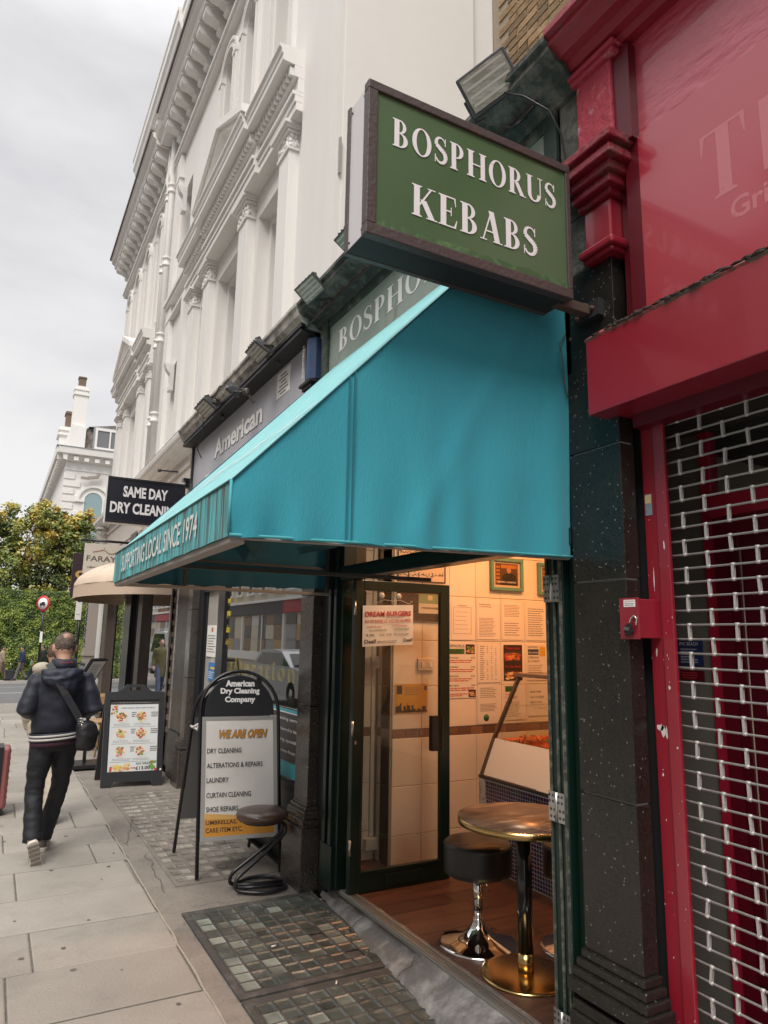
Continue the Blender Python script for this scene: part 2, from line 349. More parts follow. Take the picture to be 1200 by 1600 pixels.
lens2_m = mat('lens_glass_pale', (.12, .14, .12), .3, spec=.5, var=(9, .5, (.25, .27, .235)), rnd=.3, bump=(60, .15))
white_m = mat('white_stucco', (.71, .685, .655), .62, var=(1.1, .5, (.79, .77, .745)), bump=(25, .12), stain=(6, .62, .82, (.47, .44, .40)), stretch=(1, 1, .14))
flank_m = mat('white_render', (.76, .74, .71), .6, var=(.9, .5, (.79, .77, .735)), bump=(14, .22), stain=(1.6, .66, .8, (.60, .57, .53)))
recess_m = mat('stucco_shadowed_side', (.60, .565, .51), .65, bump=(25, .1))
stone_trim_m = mat('grubby_trim', (.50, .47, .425), .7, bump=(30, .4), stain=(6, .45, .62, (.17, .155, .14)))
black_m = mat('black_gloss_paint', (.014, .014, .017), .28, spec=.5)
blackmatt_m = mat('black_matt', (.018, .018, .019), .6)
charcoal_m = mat('charcoal_board', (.045, .045, .048), .5)
green_m = mat('dark_green_paint', (.004, .016, .012), .3, spec=.5, bump=(20, .12), stain=(16, .7, .78, (.14, .13, .11)))
greenold_m = mat('weathered_green', (.018, .034, .027), .62, bump=(35, .8), stain=(7, .5, .66, (.13, .125, .11)))
dirtgrey_m = mat('lichen_crusted_stone', (.075, .078, .07), .9, bump=(28, 1), stain=(5, .45, .6, (.20, .195, .175)))
granite_m = granite('speckled_granite', (.011, .0098, .0085), (.17, .18, .17), 120, .20)
granite2_m = granite('brown_granite', (.040, .035, .032), (.30, .29, .27), 120, .12)
teal_m = mat('teal_canvas', (.036, .285, .37), .78, spec=.2, var=(1.2, .4, (.044, .325, .39)), stain=(7, .60, .85, (.032, .24, .29)), stretch=(1, 1, .2), bump=(260, .25), sheen=.15)
tealtop_m = mat('sunfaded_teal', (.17, .47, .49), .6, spec=.3, var=(9, .5, (.33, .62, .62)), bump=(200, .2), stretch=(1, 4, 1))
tealval_m = mat('streaked_valance', (.10, .46, .50), .7, stain=(16, .44, .60, (.075, .075, .06)), stretch=(1, 2.6, .12), bump=(160, .2))
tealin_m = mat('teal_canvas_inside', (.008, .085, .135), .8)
alu_m = mat('dull_aluminium', (.42, .41, .39), .42, metal=.85, bump=(60, .1))
alud_m = mat('grey_bar', (.30, .27, .245), .55, metal=.3)
steel_m = mat('brushed_steel', (.52, .51, .50), .32, metal=.95)
chrome_m = mat('chrome', (.75, .74, .72), .07, metal=1)
brass_m = mat('brass', (.62, .42, .17), .22, metal=1, bump=(200, .05))
red_m = mat('red_gloss_paint', (.26, .011, .025), .36, spec=.8, coat=.5, bump=(16, .12), stain=(22, .735, .76, (.45, .40, .36)))
redflat_m = mat('red_panel', (.38, .018, .04), .36, spec=1, coat=1, bump=(3, .05), stain=(30, .76, .78, (.5, .3, .3)))
redpeel_m = mat('red_paint_cracked', (.46, .045, .085), .38, spec=1, coat=.6, bump=(26, 1), var=(5, .6, (.40, .04, .07)), stretch=(1, .35, 1))
redtext_m = mat('ghost_lettering', (.50, .16, .19), .4, stain=(20, .6, .72, (.36, .05, .07)))
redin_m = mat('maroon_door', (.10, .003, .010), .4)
redtrim_m = mat('crimson_frame', (.32, .012, .035), .4)
tile_m = mat('cream_tile', (.72, .66, .57), .25, spec=.5, rnd=.05, var=(3, .5, (.77, .71, .63)), bump=(12, .1))
tgrout_m = mat('tile_grout', (.30, .26, .215), .9)
band_m = mat('brown_border_tile', (.20, .115, .075), .45, rnd=.35, bump=(50, .5))
plank_m = mat('reddish_floorboard', (.052, .027, .020), .38, spec=.4, rnd=.22, var=(7, .6, (.10, .046, .032)), stretch=(.35, 4, 1), bump=(40, .2))
paper_m = mat('white_paper', (.70, .67, .62), .7)
ink_m = mat('black_ink', (.03, .028, .028), .6)
inkr_m = mat('red_ink', (.42, .03, .035), .6)
inkg_m = mat('grey_ink', (.18, .16, .15), .7)
letter_m = mat('white_lettering', (.76, .73, .74), .55, stain=(40, .68, .75, (.4, .38, .38)))
white2_m = mat('clean_white', (.80, .79, .77), .5)
wood_m = mat('pale_beech', (.46, .30, .16), .5, bump=(30, .2))
glass_m = glassmat('window_glass', (.80, .83, .81), 1.62, dirt=.015)
glassd_m = glassmat('door_glass', (.93, .94, .93), 1.5, dirt=.02)
glassc_m = glassmat('clear_glass', (.93, .94, .93), 1.45)
dark_m = mat('dark_interior', (.035, .032, .03), .8)
rubber_m = mat('black_rubber', (.02, .02, .02), .7)
def slope_z(y):
    return 0 if y < 17 else -.031*(y-17)
# ------------------------------------------------------------------ ground
def ground_sheet(name, x0, x1, ys, m, dz=0):
    mb = MB(); 
    for a, b in zip(ys, ys[1:]): mb.quad((x0, a, slope_z(a)+dz), (x1, a, slope_z(a)+dz), (x1, b, slope_z(b)+dz), (x0, b, slope_z(b)+dz))
    return mb.build(name, m, kind='structure')
ground_sheet('ground', -300, 300, [-120, 17, 60, 400], asph_m, -.14)
ground_sheet('road', -9.5, -2.2, [-100, 17, 60, 200], asph_m, -.12)
ground_sheet('side_road', -2.2, 60, [19.6, 26, 33, 40.9], asph_m, -.13)
rm = MB()
for y, w, x0, x1 in [(29.9, .16, -6, 14), (31.6, .14, -1.4, .3), (36, .12, -6, 14)]:
    rm.quad((x0, y, slope_z(y)-.126), (x1, y, slope_z(y)-.126), (x1, y+w, slope_z(y+w)-.126), (x0, y+w, slope_z(y+w)-.126))
for i in range(14):
    y = 3+i*5; rm.quad((-6, y, slope_z(y)-.114), (-5.9, y, slope_z(y)-.114), (-5.9, y+2.4, slope_z(y+2.4)-.114), (-6, y+2.4, slope_z(y+2.4)-.114))
for x in (-8.9, -2.5): rm.quad((x, -60, -.114), (x+.09, -60, -.114), (x+.09, 17, -.114), (x, 17, -.114))
rm.build('road_marking', mat('road_paint', (.62, .62, .60), .7, stain=(12, .5, .7, (.25, .25, .25))), kind='structure')
pav = MB(); pav.box(-2.05, 2.02, -12, 19.6, -.3, -.018); pav = pav.build('pavement', grout_m, kind='structure')
kb = MB()
for i in range(34): kb.box(-2.2, -2.055, -12+i*.93, -12+i*.93+.922, -.3, .0)
kb.build('kerb', stone_m, kind='structure')
kb = MB()
for i in range(7): kb.box(-2.05+i*.92, -2.05+i*.92+.91, 19.61, 19.76, -.3, -.03)
kb.build('kerb', stone_m, kind='structure')
# paving slabs, laid in courses across the pavement; joints read from the stone
ys = [-4.2, -3.5, -2.9, -2.2, -1.5, -.9, -.2, .45, 1.05, 1.7, 2.4, 3.05, 3.62, 4.17, 4.70, 5.26, 5.84, 6.38, 6.93, 7.52, 8.1, 8.66, 9.3, 9.9, 10.5, 11.2, 11.8, 12.5, 13.1, 13.8, 14.4, 15.1, 15.8, 16.4, 17.0]
jo = {3.05: .22, 3.62: .22, 4.17: .345, 4.70: -.35, 5.26: .30, 5.84: .84, 6.38: .24, 6.93: .80, 7.52: .35, 8.1: .7}
def slab_piece(x0, x1, y0, y1, zt=0.0):
    g = .005; m = MB(); w, d = x1-x0-2*g, y1-y0-2*g; e = .007
    m.add([(-w/2, -d/2, -.018), (w/2, -d/2, -.018), (w/2, d/2, -.018), (-w/2, d/2, -.018), (-w/2, -d/2, -e*.5), (w/2, -d/2, -e*.5), (w/2, d/2, -e*.5), (-w/2, d/2, -e*.5), (-w/2+e, -d/2+e, 0), (w/2-e, -d/2+e, 0), (w/2-e, d/2-e, 0), (-w/2+e, d/2-e, 0)],
          [(0,1,5,4),(1,2,6,5),(2,3,7,6),(3,0,4,7),(4,5,9,8),(5,6,10,9),(6,7,11,10),(7,4,8,11),(8,9,10,11)])
    t = random.uniform(-.0015, .0015)
    return piece('paving_slab', m.mesh('paving_slab', stone_m), pav, ((x0+x1)/2, (y0+y1)/2, zt+t), (random.uniform(-.0016, .0016), random.uniform(-.0016, .0016), 0))
for y0, y1 in zip(ys, ys[1:]):
    if y0 > 9.5: xr = 2.0
    else: xr = 1.045+random.uniform(-.012, .012)
    cuts = [xr]; x = jo.get(y0, random.uniform(-.2, .9)); 
    while x > -2.05:
        cuts.append(x); x -= random.uniform(.72, 1.02)
    cuts.append(-2.05)
    if cuts[-2]-cuts[-1] < .2: cuts.pop(-2)
    if len(cuts) > 2 and cuts[0]-cuts[1] < .12 and y0 > 8.2: cuts.pop(1)
    for a, b in zip(cuts, cuts[1:]): slab_piece(b, a, y0, y1)
# strip of patched concrete between slabs and shopfronts, uneven
cs = MB(); nx, ny = 14, 90
x0, x1, y0, y1 = 1.058, 2.02, -2.0, 9.28
def _cx(i, j):
    x = x0+(x1-x0)*i/nx; y = y0+(y1-y0)*j/ny
    if i == 0: x += .014*noise.noise(V((0, y*3, 0)))
    return (x, y, -.004+.004*noise.noise(V((x*6, y*6, 0)))-.006*(i == 0))
cs.add([_cx(i, j) for j in range(ny+1) for i in range(nx+1)], [(j*(nx+1)+i, j*(nx+1)+i+1, (j+1)*(nx+1)+i+1, (j+1)*(nx+1)+i) for j in range(ny) for i in range(nx)], True)
cs.build('concrete_strip', concrete_m, pav)
lip = MB()   # broken mortar ridge along the slab edge
pts = []
for k in range(140):
    y = 2.0+k*.055; pts.append((1.056+.010*noise.noise(V((3, y*4, 1))), y, -.005+.004*noise.noise(V((9, y*7, 1)))))
lip.tube(pts, [.007+.005*noise.noise(V((5, p[1]*9, 2))) for p in pts], 6); lip.build('mortar_ridge', mat('crumbly_mortar', (.33, .285, .235), .95, bump=(90, .9)), pav)
cr = MB()
for s0 in [((1.25, 4.7), (1.75, 4.62)), ((1.15, 5.0), (1.2, 5.9)), ((1.1, 6.2), (1.32, 7.2)), ((1.7, 4.62), (2.0, 4.3))]:
    (ax, ay), (bx, by) = s0; P0 = []
    for k in range(15):
        t = k/14; P0.append(V((ax+(bx-ax)*t+.03*noise.noise(V((t*6, ay, 1))), ay+(by-ay)*t+.05*noise.noise(V((t*5, ax, 7))), .0045)))
    for a, b in zip(P0, P0[1:]):
        q = (b-a).normalized().cross(V((0, 0, 1)))*.0017; cr.quad(a-q, b-q, b+q, a+q)
cr.build('crack', mat('crack_dark', (.06, .05, .045), .95), pav)
# pavement lights: cast iron frames set with square glass lenses
def block_mesh(w, d, rec, m):
    b = MB(); e = .008
    o = [(-w/2, -d/2), (w/2, -d/2), (w/2, d/2), (-w/2, d/2)]; i_ = [(-w/2+e, -d/2+e), (w/2-e, -d/2+e), (w/2-e, d/2-e), (-w/2+e, d/2-e)]
    vs = [(x, y, 0) for x, y in o]+[(x, y, rec) for x, y in i_]+[(x, y, -.01) for x, y in o]+[(0, 0, rec-.0008)]
    b.add(vs, [(0,1,5,4),(1,2,6,5),(2,3,7,6),(3,0,4,7),(4,5,12),(5,6,12),(6,7,12),(7,4,12),(8,9,1,0),(9,10,2,1),(10,11,3,2),(11,8,0,3)])
    return b.mesh('glass_block', m)
bm1, bm2, bm3 = block_mesh(.076, .082, -.006, lens_m), block_mesh(.076, .082, -.004, lens2_m), block_mesh(.076, .082, .002, lens_m)
def light_panel(y0, y1, rows, label):
    p = thing('pavement_light', label, 'pavement light', (1.58, (y0+y1)/2, 0), 'cast iron pavement lights in front of the kebab shop')
    m = MB(); m.box(1.165, 2.0, y0, y1, -.02, .0012); m.build('iron_frame', iron_m, p)
    for bx in ((1.165, 1.2, y0, y1), (1.985, 2.0, y0, y1), (1.2, 1.985, y0, y0+.05), (1.2, 1.985, y1-.05, y1)): MB().box(*bx, .001, .0082).build('iron_border', iron_m, p)
    xs = [1.205+i*.0865 for i in range(10)]; st = (y1-y0-.11)/rows
    for r in range(rows+1):
        yy = y0+.055+r*st; MB().box(1.2, 1.985, yy-.004, yy+.004, .0046, .0095).build('iron_rib', iron_m, p)
    for i, x in enumerate(xs): MB().box(x-.0035, x+.0035, y0+.05, y1-.05, .0046, .0092).build('iron_rib', iron_m, p)
    for r in range(rows):
        for i in range(9):
            if (r+i*3) % 17 == 5 and i > 5: continue
            me = bm2 if (i < 1 and random.random() < .55) or random.random() < .07 else (bm3 if random.random() < .12 else bm1)
            piece('glass_block', me, p, (xs[i]+.0433, y0+.055+(r+.5)*st, .0098), (random.uniform(-.014, .014), random.uniform(-.014, .014), random.uniform(-.02, .02)))
    for s0 in (y0+.012, y1-.03):
        MB().box(1.19, 1.99, s0, s0+.018, .0046, .0075).build('iron_edge', iron_m, p)
light_panel(3.43, 4.585, 11, 'iron framed grid of square glass lenses in pavement directly before the open doorway')
light_panel(2.26, 3.41, 11, 'grid of glass pavement lenses at the bottom edge, nearer of the two big panels')
p3 = thing('pavement_light', 'worn concrete pavement panel of small paired glass prisms around the arched board', 'pavement light', (1.6, 6.5, 0))
bs = block_mesh(.062, .082, -.003, mat('prism_lens', (.17, .15, .13), .3, rnd=.35, spec=.6, var=(9, .5, (.36, .33, .28))))
MB().box(1.24, 1.98, 5.08, 8.25, -.02, .0012).build('panel_bed', mat('panel_concrete', (.15, .13, .11), .8, var=(5, .6, (.21, .182, .155)), bump=(50, .6)), p3)
for r in range(20):
    for i in range(4):
        for k in (0, 1):
            x = 1.30+i*.165+k*.068; y = 5.2+r*.150
            if x > 1.96 or (r < 2 and i > 2): continue
            piece('glass_prism', bs, p3, (x, y, .006))
# cigarette ends, spots and litter
lt = MB()
for x, y, r in [(1.49, 3.88, .1), (1.62, 3.36, 1.1)]:
    a = V((math.cos(r), math.sin(r), 0)); lt.tube([V((x, y, .018))-a*.012, V((x, y, .018))+a*.014], .0042, 6)
lt.build('cigarette_end', white2_m, pav)
gum = MB()
for k in range(110):
    x, y = random.uniform(-.6, 1.9), random.uniform(2.6, 12); r = random.uniform(.006, .016); n = 9
    gum.add([(x+r*math.cos(2*PI*i/n)*random.uniform(.8, 1.2), y+r*math.sin(2*PI*i/n), .0052 if x > 1.05 else .0028) for i in range(n)], [tuple(range(n))])
g = gum.build('gum_spots', mat('old_gum', (.12, .105, .095), .9), pav); g['kind'] = 'stuff'
grit = MB()
for k in range(500):
    x = 2.0-.35*max(0, (4.5-(y := random.uniform(2.4, 4.6)))/2.2)*.45+random.gauss(0, .018) if k < 350 else random.uniform(1.2, 1.95)
    y = y if k < 350 else random.uniform(2.4, 9); s0 = random.uniform(.002, .005); z = .004
    grit.add([(x-s0, y, z), (x+s0, y-s0, z), (x+s0*.5, y+s0, z), (x, y, z+s0)], [(0, 1, 3), (1, 2, 3), (2, 0, 3)])
g = grit.build('grit', mat('pale_grit', (.36, .31, .25), .95), pav); g['kind'] = 'stuff'

# ------------------------------------------------------------------ kebab shop
ks = thing('kebab_shop', 'single storey kebab shop with open doorway, green frames, tiled walls under the teal awning', 'shop', (2.05, 3.2, 0))
# worn stone doorstep, bulging out towards the near end
st = MB(); n = 26; rows_ = []
for j in range(n+1):
    y = 2.0+(4.52-2.0)*j/n; t = (4.5-y)/2.5
    xo = 2.04-.27*max(t, 0)**1.0+.005*noise.noise(V((1, y*5, 0))); hh = .125
    rows_.append([(xo, y, 0.0), (xo+.018, y, .025+.01*noise.noise(V((2, y*6, 0)))), (xo+.07, y, .055+.006*noise.noise(V((4, y*6, 0)))), (max(xo+.13, 1.93), y, .085), (2.03, y, .108), (2.2, y, .112)])
vs = [p for r in rows_ for p in r]; m = 6
st.add(vs, [(j*m+i, j*m+i+1, (j+1)*m+i+1, (j+1)*m+i) for j in range(n) for i in range(m-1)], True)
st.build('doorstep', mat('worn_step_stone', (.13, .122, .12), .5, spec=.55, bump=(30, .7), stain=(5, .45, .66, (.34, .33, .325))), ks)
for yy in (3.25, 2.55, 3.9):
    ck = MB()
    xo = 2.04-.30*(4.5-yy)/2.5
    P0 = [(xo-.002, yy, .02), (xo+.03, yy+.01, .045), (xo+.08, yy-.005, .068), (2.0, yy+.012, .101)]
    ck.tube(P0, .0025, 4); ck.build('step_joint', mat('crack_dark', (.06, .05, .045)), ks)
tr = MB()
for k, (xa, xb, z) in enumerate([(2.035, 2.045, .128), (2.052, 2.058, .126), (2.066, 2.072, .126), (2.080, 2.094, .128)]): tr.box(xa, xb, 2.1, 4.2, .10, z)
MB().box(2.003, 2.06, 2.07, 2.125, 2.03, 3.42).build('light_gap_strip', green_m, ks)  # added strip closing the gap where interior light leaked past the awning
tr.box(2.03, 2.10, 2.1, 4.2, .10, .118)
tr.build('door_track', alu_m, ks)
tr2 = MB().box(2.10, 2.118, 2.05, 4.3, .08, .1205); tr2.build('inner_sill', mat('worn_bar_wood', (.10, .085, .075), .7, stain=(14, .5, .62, (.2, .18, .16))), ks)
sub = MB().box(2.12, 5.6, 2.02, 4.7, .02, .1085); sub.build('subfloor', dark_m, ks)
for i, y in enumerate([2.05+k*.152 for k in range(18)]):
    x = 2.192; 
    off = random.uniform(.3, 1.2)
    for a, b in ((2.12, 2.192+off), (2.192+off, 3.9+off*.4), (3.9+off*.4, 5.58)):
        y2 = min(y+.1505, 4.66)
        if y2-y > .02: MB().box(a+.001, b-.0015, y, y2, .109, .1205).build('floorboard', plank_m, ks)
# tiled walls
def tile_me(w, h, ax):
    m = MB(); t = .008; e = .003; g = .0016; W_, H_ = w-2*g, h-2*g
    o = [(-W_/2, -H_/2), (W_/2, -H_/2), (W_/2, H_/2), (-W_/2, H_/2)]; i_ = [(x-math.copysign(e, x), y-math.copysign(e, y)) for x, y in o]
    if ax == 'Y': f = lambda x, y, d: (x, -d, y)
    else: f = lambda x, y, d: (-d, -x, y)
    vs = [f(x, y, 0) for x, y in o]+[f(x, y, t-.002) for x, y in o]+[f(x, y, t) for x, y in i_]
    m.add(vs, [(0,1,5,4),(1,2,6,5),(2,3,7,6),(3,0,4,7),(4,5,9,8),(5,6,10,9),(6,7,11,10),(7,4,8,11),(8,9,10,11)]); return m.mesh('wall_tile', tile_m)
bk = MB(); bk.box(2.52, 5.6, 4.468, 4.6, .1, 2.9); bk.box(2.25, 2.53, 4.678, 4.8, .1, 2.9); bk.box(2.528, 2.6, 4.5, 4.7, .1, 2.9)
bk = bk.build('tile_backing', tgrout_m, ks)
zs = [(.12, .313), (.313, .636), (.636, .96), (1.02, 1.318), (1.318, 1.645), (1.645, 1.982), (1.982, 2.31), (2.31, 2.64), (2.64, 2.9)]
tcache = {}
def tl(x, y, z, w, h, ax):
    k = (round(w, 3), round(h, 3), ax)
    if k not in tcache: tcache[k] = tile_me(w, h, ax)
    piece('wall_tile', tcache[k], ks, (x, y, z))
for z0, z1 in zs:
    for k in range(12): tl(2.535+.243*k+.1215, 4.468, (z0+z1)/2, .243, z1-z0, 'Y')
    tl(2.41, 4.678, (z0+z1)/2, .2, z1-z0, 'Y'); tl(2.28, 4.678, (z0+z1)/2, .06, z1-z0, 'Y')
    tl(2.528, 4.565, (z0+z1)/2, .19, z1-z0, 'X')
bt = {}
for k in range(26):
    x = 2.535+k*.113
    m = MB().box(-.055, .055, -.007, 0, -.027, .027) if 'a' not in bt else None
    if m: bt['a'] = m.mesh('border_tile', band_m)
    piece('border_tile', bt['a'], ks, (x+.056, 4.468, .99))
bt['b'] = MB().box(-.007, 0, -.09, .09, -.027, .027).mesh('border_tile', band_m)
piece('border_tile', bt['b'], ks, (2.528, 4.565, .99)); piece('border_tile', bt['a'], ks, (2.45, 4.678, .99)); piece('border_tile', bt['a'], ks, (2.335, 4.678, .99))
w = MB(); w.box(5.6, 5.75, 1.9, 4.8, 0, 2.95); w.build('back_wall', tile_m, ks)
w = MB(); w.box(2.3, 5.6, 2.03, 2.06, 0, 2.95); w.build('near_wall', tile_m, ks)
w = MB(); w.box(2.12, 5.6, 1.86, 4.8, 2.9, 3.0); w.build('ceiling', mat('cream_ceiling', (.66, .60, .52), .8), ks)
# plastic conduit, switches, socket
MB().box(2.470, 2.498, 4.652, 4.677, .27, 2.7).build('conduit', mat('off_white_plastic', (.66, .62, .56), .45), ks)
so = MB().box(2.43, 2.53, 4.625, 4.677, .19, .27).build('socket_box', MATS['off_white_plastic'], ks, bev=.006)
ss = MB(); ss.box(2.33, 2.45, 4.645, 4.67, 1.43, 1.52); ss.box(2.462, 2.54, 4.635, 4.675, 1.44, 1.525); ss.build('switch_box', MATS['off_white_plastic'], ks, bev=.004)
sw = MB().box(2.735, 2.875, 4.442, 4.46, 1.43, 1.515).build('light_switch', MATS['off_white_plastic'], ks, bev=.004)
rk = MB(); rk.box(2.762, 2.785, 4.436, 4.442, 1.455, 1.49); rk.box(2.828, 2.85, 4.436, 4.442, 1.455, 1.49); rk.build('rocker', white2_m, sw)
# frames: left post, head beam, transom glass
fr = MB(); fr.box(2.02, 2.12, 4.24, 4.46, .11, 2.75); fr.box(1.995, 2.03, 4.27, 4.44, .10, .36); fr.box(1.995, 2.025, 4.29, 4.33, .36, 2.75); fr.box(1.995, 2.025, 4.38, 4.42, .36, 2.75)
fr.build('door_post', green_m, ks, bev=.004)
hb = MB(); hb.box(1.99, 2.09, 2.08, 4.24, 2.035, 2.105); hb.box(2.0, 2.08, 2.08, 4.24, 2.105, 2.125); hb.build('head_beam', green_m, ks, bev=.004)
th = MB().box(2.05, 2.1, 2.9, 3.0, 2.125, 2.75); th.build('mullion', green_m, ks)
w = MB(); w.box(2.0, 2.12, 2.05, 4.5, 2.75, 4.02); w.build('fascia_backing', greenold_m, ks)
# pilaster between the two shops: party wall behind
w = MB(); w.box(2.06, 2.3, 4.46, 4.72, 0, 4.0); w.build('party_wall', mat('black_wall', (.012, .013, .013), .5), ks)
# open door leaf folded inwards
dl = MB(); Y0, Y1 = 4.085, 4.13
def leafbar(xa, xb, za, zb): dl.box(xa, xb, Y0, Y1, za, zb)
leafbar(2.035, 2.10, .125, 2.03); leafbar(2.70, 2.77, .125, 2.03); leafbar(2.10, 2.70, .125, .245); leafbar(2.10, 2.70, 1.965, 2.03)
leafd = dl.build('door_leaf', green_m, ks, bev=.004)
bd = MB(); bd.box(2.10, 2.70, 4.078, 4.086, .232, .25); bd.box(2.10, 2.112, 4.078, 4.086, .25, 1.96); bd.box(2.688, 2.70, 4.078, 4.086, .25, 1.96); bd.box(2.28, 2.56, 4.079, 4.086, .15, .215); bd.build('glazing_bead', green_m, leafd, bev=.002)
MB().box(2.10, 2.70, 4.104, 4.109, .245, 1.965).build('pane', glassd_m, leafd)
hd = MB(); hd.box(2.60, 2.665, 4.045, 4.085, .93, 1.155); hd.box(2.67, 2.69, 4.035, 4.05, .93, 1.155); hd.build('handle', black_m, leafd, bev=.006)
hg = MB()
for z in (.35, 1.05, 1.8): hg.tube([(2.03, 4.075, z), (2.03, 4.075, z+.09)], .008, 8)
hg.build('hinge', steel_m, leafd)
MB().box(2.05, 2.062, 4.078, 4.085, 1.0, 1.02).build('latch_plate', steel_m, leafd)
# folded leaves at the near side, seen edge on, with steel butt hinges
fl = MB()
for ya, yb, xx in ((2.19, 2.235, 2.0), (2.14, 2.183, 2.0), (2.085, 2.132, 2.03)):
    fl.box(xx, xx+.62, ya, yb, .12, 2.03)
fl = fl.build('folded_leaf', green_m, ks, bev=.004)
gl = MB()
for ya in (2.192, 2.2355): gl.box(1.992, 2.0, ya-.008, ya, .125, 2.02)
gl.box(1.988, 2.0, 2.145, 2.153, .125, 2.02); gl.build('edge_bead', mat('worn_edge', (.05, .06, .05), .6, stain=(30, .5, .6, (.16, .15, .12))), fl)
for z in (1.865, 1.02, .25):
    h = MB(); h.box(1.984, 1.9875, 2.198, 2.236, z-.055, z+.055); h.box(1.984, 1.9875, 2.148, 2.186, z-.055, z+.055)
    h.tube([(1.983, 2.192, z-.055), (1.983, 2.192, z+.055)], .006, 8)
    h = h.build('butt_hinge', steel_m, fl)
    sc = MB()
    for yy in (2.207, 2.226, 2.158, 2.176):
        for dz in (-.038, -.012, .018, .04): sc.lathe((1.9838, yy+(.004 if dz > 0 else -.003), z+dz), [(.0001, .0008), (.0055, .0006), (.006, 0)], 8, axis=(-1, 0, 0))
    sc.build('screw', mat('screw_dark', (.10, .09, .085), .4, metal=.8), h)
# granite pillar at the near side
def cap_prof(d, z): return z
for a, b in ((.56, 1.10), (1.103, 1.883), (1.886, 2.40), (2.403, 3.165)):
    MB().box(2.0, 2.075, 1.812, 2.078, a, b-.004).build('granite_slab', granite_m, ks, bev=.003)
MB().box(2.012, 2.07, 1.822, 2.07, .1, 3.16).build('pillar_joint', mat('white_joint', (.45, .45, .43), .8), ks)
MB().box(2.075, 2.125, 1.86, 2.08, 0, 3.16).build('pillar_core', blackmatt_m, ks)
bp = MB(); 
for z0, z1, e in ((0, .36, .055), (.36, .40, .045), (.40, .425, .03), (.425, .47, .06), (.47, .50, .045), (.50, .53, .03), (.53, .56, .015)):
    bp.box(2.0-e, 2.075, 1.812-e, 2.078+e*.6, z0, z1)
bp.build('plinth', granite_m, ks, bev=.006)
wh = MB()
for y, z in [(1.86, 2.58), (2.04, 2.56), (2.03, 2.64), (1.93, 2.78), (1.88, 2.95), (2.05, 2.9), (1.86, 2.93)]: wh.lathe((1.9992, y, z), [(.0001, .001), (.008, .0008), (.009, 0)], 8, axis=(-1, 0, 0))
wh.build('fixing_hole', mat('crack_dark', (.06, .05, .045)), ks)
# weathered patches of stone either side of the pillar top, green frame of the fascia
sp = MB(); sp.box(1.995, 2.1, 1.93, 2.12, 3.165, 3.42); sp.box(1.985, 2.1, 1.94, 2.06, 3.45, 4.0); sp.build('pier_stone', dirtgrey_m, ks, bev=.008)
mo = MB().prism([(2.1, 3.42), (1.99, 3.42), (1.95, 3.46), (1.95, 3.50), (1.99, 3.55), (2.1, 3.55)], 'Y', 1.9, 2.1); mo.build('pier_moulding', dirtgrey_m, ks)
# fascia board and frame
MB().box(1.98, 2.0, 2.12, 4.56, 3.42, 4.0).build('fascia_board', mat('grey_green_fascia', (.21, .255, .22), .5, var=(2, .5, (.29, .33, .29)), stain=(4, .55, .7, (.10, .13, .11)), stretch=(1, 1, .5)), ks)
ff = MB(); ff.box(1.955, 1.985, 4.50, 4.60, 3.38, 4.02); ff.box(1.965, 1.985, 2.1, 4.5, 3.93, 4.0); ff.box(1.96, 1.985, 2.06, 2.14, 3.38, 4.02); ff.build('fascia_frame', greenold_m, ks, bev=.006)
serif('fascia_lettering', 'BOSPHORUS', letter_m, ks, (1.979, 4.345, 3.675), (0, -1, 0), (0, 0, 1), .165, 1.72)
# upper back part: brick wall set back above the shop
bw = thing('brick_house', 'yellow London stock brick wall set back above the kebab shop roof', 'building', (3.6, 3, 0))
MB().box(3.655, 3.9, -6, 4.64, 3, 14).build('wall', mat('sandy_mortar', (.33, .27, .20), .95, bump=(40, .6)), bw)
brick_m = mat('stock_brick', (.235, .15, .078), .9, rnd=.42, var=(14, .6, (.31, .21, .115)), bump=(55, .9), stain=(12, .55, .7, (.10, .075, .05)))
bms = []
for k in range(4):
    b = MB(); w_, h_ = .125, .034
    j = lambda: random.uniform(-.004, .004)
    vs = [(-.012+j()*.5, sy*w_+j(), sz*h_+j()) for sy, sz in ((1, -1), (-1, -1), (-1, 1), (1, 1))]+[(.01, sy*w_, sz*h_) for sy, sz in ((1, -1), (-1, -1), (-1, 1), (1, 1))]
    b.add(vs, [(0,1,2,3),(1,0,4,5),(2,1,5,6),(3,2,6,7),(0,3,7,4)]); bms.append(b.mesh('brick', brick_m))
cnt = 0
for r in range(28):
    z = 5.95+r*.085
    for c in range(10):
        y = 4.55-.138-c*.272-(r % 2)*.136
        cnt += 1
        if cnt < 300: piece('brick', random.choice(bms), bw, (3.655, y+random.uniform(-.004, .004), z))
for yy in (3.30, 3.16): MB().tube([(3.63, yy, 5.4), (3.63, yy+.02, 14)], .012, 6).build('cable', white2_m, bw)
rf = MB(); rf.box(2.1, 3.66, -3, 4.6, 4.02, 4.12); rf.build('flat_roof', mat('roof_felt', (.06, .06, .06), .9), ks)
# cornice over the kebab shop
corn = [(2.05, 3.99), (1.96, 3.99), (1.94, 4.02), (1.90, 4.03), (1.88, 4.06), (1.83, 4.07), (1.80, 4.10), (1.80, 4.135), (1.78, 4.14), (1.78, 4.165), (2.05, 4.19)]
MB().prism(corn, 'Y', 1.92, 4.70).build('cornice', mat('soot_green_cornice', (.035, .042, .036), .8, bump=(34, .9), stain=(7, .47, .62, (.14, .135, .12))), ks)
